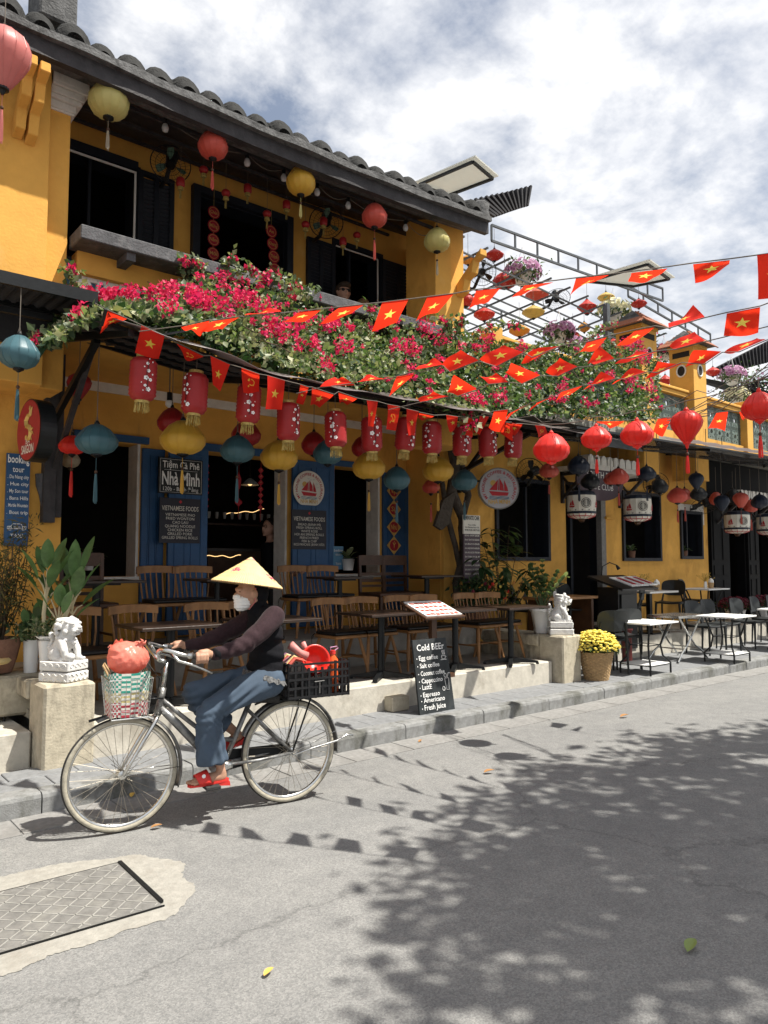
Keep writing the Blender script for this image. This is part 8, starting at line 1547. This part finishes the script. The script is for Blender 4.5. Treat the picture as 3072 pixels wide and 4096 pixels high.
# hat
ht_ = thing('conical_hat', 'pale yellow conical palm leaf hat with a pink flower on the cyclist', 'hat', BL, BZ); Rh = Matrix.Rotation(.14, 3, 'Y'); hc = V((.775, 0, 1.405)); HT = .175; RH = .225
def hp(r, a, d=0): q = Rh @ V(((r + d) * math.cos(a), (r + d) * math.sin(a), HT * (1 - r / RH) + d)); return q + hc
b = MB(); n = 180; rows = 14; b.add([hp(RH * (j / rows) + 1e-4, 2 * math.pi * i / n, .0016 * (i % 2) * (j / rows) + .0012 * (j % 2)) for j in range(rows + 1) for i in range(n)], [(j * n + i, j * n + (i + 1) % n, (j + 1) * n + (i + 1) % n, (j + 1) * n + i) for j in range(rows) for i in range(n)]); o = b.build('cone', M['straw'], ht_); md = o.modifiers.new('s', 'SOLIDIFY'); md.thickness = .003
MB().tube([hp(RH, i * 2 * math.pi / 60) for i in range(60)], .004, 6, close=True).build('brim_hoop', M['wicker'], ht_); b = MB(); b.add([hp(.001, 0, .004)] + [hp(.028, i * .5236, .004) for i in range(12)], [(0, i + 1, (i + 1) % 12 + 1) for i in range(12)]); b.build('tip_patch', M['fadedpink'], ht_); b = MB(); r = random.Random(9)
for (a0, r0, sc) in ((-.75, .15, 1), (-2.6, .12, .7)):
    for k in range(26):
        a, e = r.uniform(0, 6.28), r.uniform(.2, 1) * .034 * sc; u_, v_ = e * math.cos(a), e * math.sin(a); c = (a0 + u_ / r0, r0 + v_); b.tube([hp(c[1] + .008 * math.cos(q), c[0] + .008 * math.sin(q) / r0, .0035) for q in [i * .9 + a for i in range(5)]], .0016, 3)
b.build('flower_print', mat('hat_flower', (.6, .1, .18), .6, var=.1, bump=0), ht_); MB().tube([hc + V((.03, -.07, -.02)), (.80, -.08, 1.3), (.77, -.05, 1.25)], .004, 5).build('chin_strap', M['silk_pink'], ht_)
# sandals
def sandal(h, T_, U_, s, lab):
    t = thing('sandal', lab, 'sandal', BL, BZ, 'red sandals of the cyclist'); h = V(h); T_ = V(T_).normalized(); U_ = V(U_).normalized(); S_ = T_.cross(U_); sole = [h - T_ * .045, h - T_ * .03 + S_ * .03, h + T_ * .05 + S_ * .034, h + T_ * .14 + S_ * .045, h + T_ * .2 + S_ * .03, h + T_ * .21, h + T_ * .2 - S_ * .03, h + T_ * .14 - S_ * .045, h + T_ * .05 - S_ * .034, h - T_ * .03 - S_ * .03]
    b = MB(); b.prism([p - U_ * .048 for p in sole], U_ * .011); b.build('sole', M['sandal'], t); b = MB(); b.prism([h - T_ * .045 - U_ * .075, h - T_ * .04 - U_ * .048, h + T_ * .07 - U_ * .048, h + T_ * .05 - U_ * .06][::-1], S_ * .03); b.prism([h - T_ * .045 - U_ * .075, h - T_ * .04 - U_ * .048, h + T_ * .07 - U_ * .048, h + T_ * .05 - U_ * .06], S_ * -.03); b.build('heel', M['sandal'], t)
    b = MB(); b.grid(lambda a, c: h + T_ * (.075 + .075 * c + .02 * math.sin(a * math.pi)) + S_ * (.049 * math.cos(math.pi * (1 - a))) + U_ * (-.036 + (.07 - .022 * c) * math.sin(math.pi * a)), 12, 4); o = b.build('strap', M['sandal'], t, smooth=True); md = o.modifiers.new('s', 'SOLIDIFY'); md.thickness = .004; md.offset = 1
    q = h + T_ * .12 + U_ * .02 - S_ * .0; b = MB(); c_ = h + T_ * .125 + V((0, -.045, 0)) * s + U_ * .012; b.ball(c_, .012, 10, (1, .4, 1)); b.build('badge', M['white'], t)
sandal((.592, -.1, .275), (-1, 0, -.03), (0, 0, 1), 1, 'red slip-on sandal on the cyclist foot nearest the viewer'); sandal((.765, .1, .45), (-.85, 0, -.45), (-.45, 0, .85), -1, 'red slip-on sandal on the far foot behind the frame')
# ================================================================== other people
def head(m, c, s, fd):
    c = V(c); f = V(fd).normalized(); ell(m, c, (.078 * s, .078 * s, .105 * s), n=18); ell(m, c + f * .03 * s - V((0, 0, .03 * s)), (.06 * s, .06 * s, .075 * s), n=16); ell(m, c + f * .092 * s - V((0, 0, .012 * s)), (.014 * s, .014 * s, .022 * s)); sd = f.cross(V((0, 0, 1)))
    for k in (-1, 1): ell(m, c + sd * .077 * s * k, (.016 * s, .016 * s, .028 * s))
    ell(m, c + f * .08 * s - V((0, 0, .055 * s)), (.02 * s, .024 * s, .009 * s)); ell(m, c + f * .07 * s - V((0, 0, .092 * s)), (.022 * s, .024 * s, .016 * s)); return sd
hc = onY(742, 632, 7.55); p = thing('person', 'man with brown hair and dark sunglasses looking out from the balcony', 'person', (hc.x, hc.y, 3.6)); q = V((0, 0, hc.z - 3.6)); fd = (-.25, -1, 0); m = MB(); sd = head(m, q, 1.12, fd); f = V(fd).normalized(); chain(m, [(q - V((0, 0, .08)), .055), (q - V((0, 0, .2)) - f * .03, .06)]); z = q.z
for k in (-1, 1): chain(m, [(q - V((0, 0, .2)) - f * .03, .07), (q - V((0, 0, .26)) - f * .04 + sd * .16 * k, .06), (q - V((0, 0, .52)) + sd * .2 * k, .045), (q - V((0, 0, .58)) + f * .2 + sd * .1 * k, .035)])
chain(m, [(q - V((0, 0, .25)) - f * .04, .12), (q - V((0, 0, .55)) - f * .04, .12), (V((0, .04, .5)), .12)]); 
for k in (-1, 1): chain(m, [(V((.09 * k, .04, .5)), .09), (V((.09 * k, .04, .06)), .06), (V((.09 * k, -.06, .05)), .045)])
remesh(m, 'body', M['skinpale'], p, .012, 2); m = MB(); ell(m, q + V((0, 0, .035)) - f * .018, (.102, .104, .105), n=16); ell(m, q + V((0, 0, .085)) + f * .035, (.085, .09, .045), n=14); M['brownhair'] = mat('brown_hair', (.05, .035, .025), .6, var=.4, scale=60, bump=.5, bscale=120); 
mm = MB(); 
for fc, vv in ((1, 1),): pass
o = remesh(m, 'hair', M['brownhair'], p, .01, 1)
for v in o.data.vertices:
    c_ = v.co.copy(); d = c_ - q
    if d.dot(f) > .04 and d.z < .045: v.co = c_ - f * (d.dot(f) - .04)
b = MB()
for k in (-1, 1): ell(b, q + f * .082 + sd * .035 * k + V((0, 0, .008)), (.03, .014, .022))
b.bar(q + f * .09 + sd * .01 + V((0, 0, .016)), q + f * .09 - sd * .01 + V((0, 0, .016)), .008); 
for k in (-1, 1): b.bar(q + f * .075 + sd * .066 * k + V((0, 0, .014)), q + sd * .085 * k + V((0, 0, .012)), .007)
b.build('sunglasses', M['black'], p); m = MB(); chain(m, [(q - V((0, 0, .24)) - f * .04 - sd * .15, .075), (q - V((0, 0, .24)) - f * .04 + sd * .15, .075)]); chain(m, [(q - V((0, 0, .28)) - f * .04, .145), (q - V((0, 0, .6)) - f * .04, .14)]); remesh(m, 'shirt', M['bluep'], p, .014, 2); m = MB(); chain(m, [(V((0, .04, .8)), .14), (V((0, .04, .5)), .15)]); [chain(m, [(V((.09 * k, .04, .5)), .1), (V((.09 * k, .04, .12)), .08)]) for k in (-1, 1)]; remesh(m, 'trousers', M['fleece'], p, .016, 2)
hc = onY(786, 664, 7.6); p = thing('person', 'fair-haired head just showing above the balcony leaves', 'person', (hc.x, hc.y, 3.6)); q = V((0, 0, hc.z - 3.6)); m = MB(); head(m, q, 1.05, (-.3, -1, 0)); chain(m, [(q - V((0, 0, .08)), .05), (q - V((0, 0, .22)), .1), (V((0, 0, .35)), .12)]); remesh(m, 'body', M['skinpale'], p, .014, 2); m = MB(); ell(m, q + V((0, .02, .04)), (.09, .095, .09)); remesh(m, 'hair', mat('fair_hair', (.28, .17, .08), .6, var=.3, scale=50, bump=.4), p, .012, 1)
m = MB(); chain(m, [(q - V((0, 0, .24)), .13), (V((0, 0, .3)), .14)]); remesh(m, 'shirt', M['greyplastic'], p, .016, 2)
# waitress in the doorway
hc = onY(580, 1140, 8.35); p = thing('person', 'smiling waitress in black in the restaurant doorway, hand on a chair back', 'person', (hc.x + .05, hc.y, ZU)); q = V((-.05, 0, hc.z - ZU)); fd = (-1, -.25, 0); f = V(fd).normalized(); m = MB(); sd = head(m, q, 1.05, fd); chain(m, [(q - V((0, 0, .08)) - f * .02, .048), (q - V((0, 0, .2)) - f * .04, .055)]); H0 = q.z
chain(m, [(V((0, 0, H0 - .24)), .1), (V((0, 0, H0 - .5)), .1), (V((0, 0, H0 - .72)), .12)])
for k in (-1, 1): chain(m, [(V((0, .07 * k, H0 - .72)), .085), (V((0, .08 * k, .5)), .06), (V((0, .08 * k, .07)), .04), (V((-.12, .08 * k, .04)), .035)])
hand = V((-.28 + .3, -.95, .78)); chain(m, [(V((0, -.16, H0 - .26)), .05), (V((.05, -.25, H0 - .5)), .042), (V((.0, -.55, H0 - .6)), .032), (V((-.05, -.72, .74)), .028)])
for k in range(4): chain(m, [(V((-.02 - .018 * k, -.73, .745)), .012), (V((-.02 - .018 * k, -.78, .74)), .011), (V((-.02 - .018 * k, -.79, .70)), .009)], 8)
chain(m, [(V((0, .16, H0 - .26)), .05), (V((.03, .2, H0 - .5)), .042), (V((-.06, .2, H0 - .72)), .03)]); remesh(m, 'body', M['skinpale'], p, .0095, 2)
m = MB(); ell(m, q - f * .025 + V((0, 0, .03)), (.085, .088, .1)); ell(m, q - f * .1 + V((0, 0, -.02)), (.05, .05, .07)); remesh(m, 'hair', M['hair'], p, .01, 1); m = MB(); chain(m, [(V((0, -.13, H0 - .25)), .07), (V((0, .13, H0 - .25)), .07)]); chain(m, [(V((0, 0, H0 - .28)), .125), (V((0, 0, H0 - .5)), .12), (V((0, 0, H0 - .7)), .135)]); chain(m, [(V((0, -.16, H0 - .26)), .065), (V((.05, -.25, H0 - .46)), .058)]); chain(m, [(V((0, .16, H0 - .26)), .065), (V((.03, .2, H0 - .46)), .058)]); remesh(m, 'shirt', M['fleece'], p, .012, 2); m = MB(); [chain(m, [(V((0, .07 * k, H0 - .72)), .11), (V((0, .08 * k, .14)), .07)]) for k in (-1, 1)]; remesh(m, 'trousers', M['greyplastic'], p, .014, 2); b = MB()
for k in (-1, 1): b.tube([q + f * .086 + sd * (.03 * k) + V((.0, 0, .012)) + (sd * math.cos(a) + V((0, 0, 1)) * math.sin(a)) * .022 for a in [i * .7 for i in range(9)]], .0025, 4, close=True)
b.build('glasses', M['blackmetal'], p)

# cables at the right
b = MB(); r = random.Random(31); LA2, LB2 = (6.4, 4.9), (5.9, 2.6)
for k in range(5):
    a, e = onL(1440, 905 + k * 3, LA2, LB2), onL(1670, 815 - k * 9, LA2, LB2); b.tube([a.lerp(e, i / 10) + V((r.uniform(-.02, .02), r.uniform(-.02, .02), -.06 * math.sin(math.pi * i / 10) * (k % 3) + r.uniform(-.012, .012))) for i in range(11)], .004, 4)
tag(b.build('cable_bundle', M['cord']), 'loose bundle of dark cables sagging toward the right edge', 'cable')
b = MB(); c = onL(1632, 838, LA2, LB2)
for k in range(9): b.tube([c + V((r.gauss(0, .05), r.gauss(0, .05), r.gauss(0, .05))) for _ in range(6)], .005, 4)
tag(b.build('cable_tangle', M['blackmetal']), 'black knot of spare cable above the rightmost red lantern', 'cable')
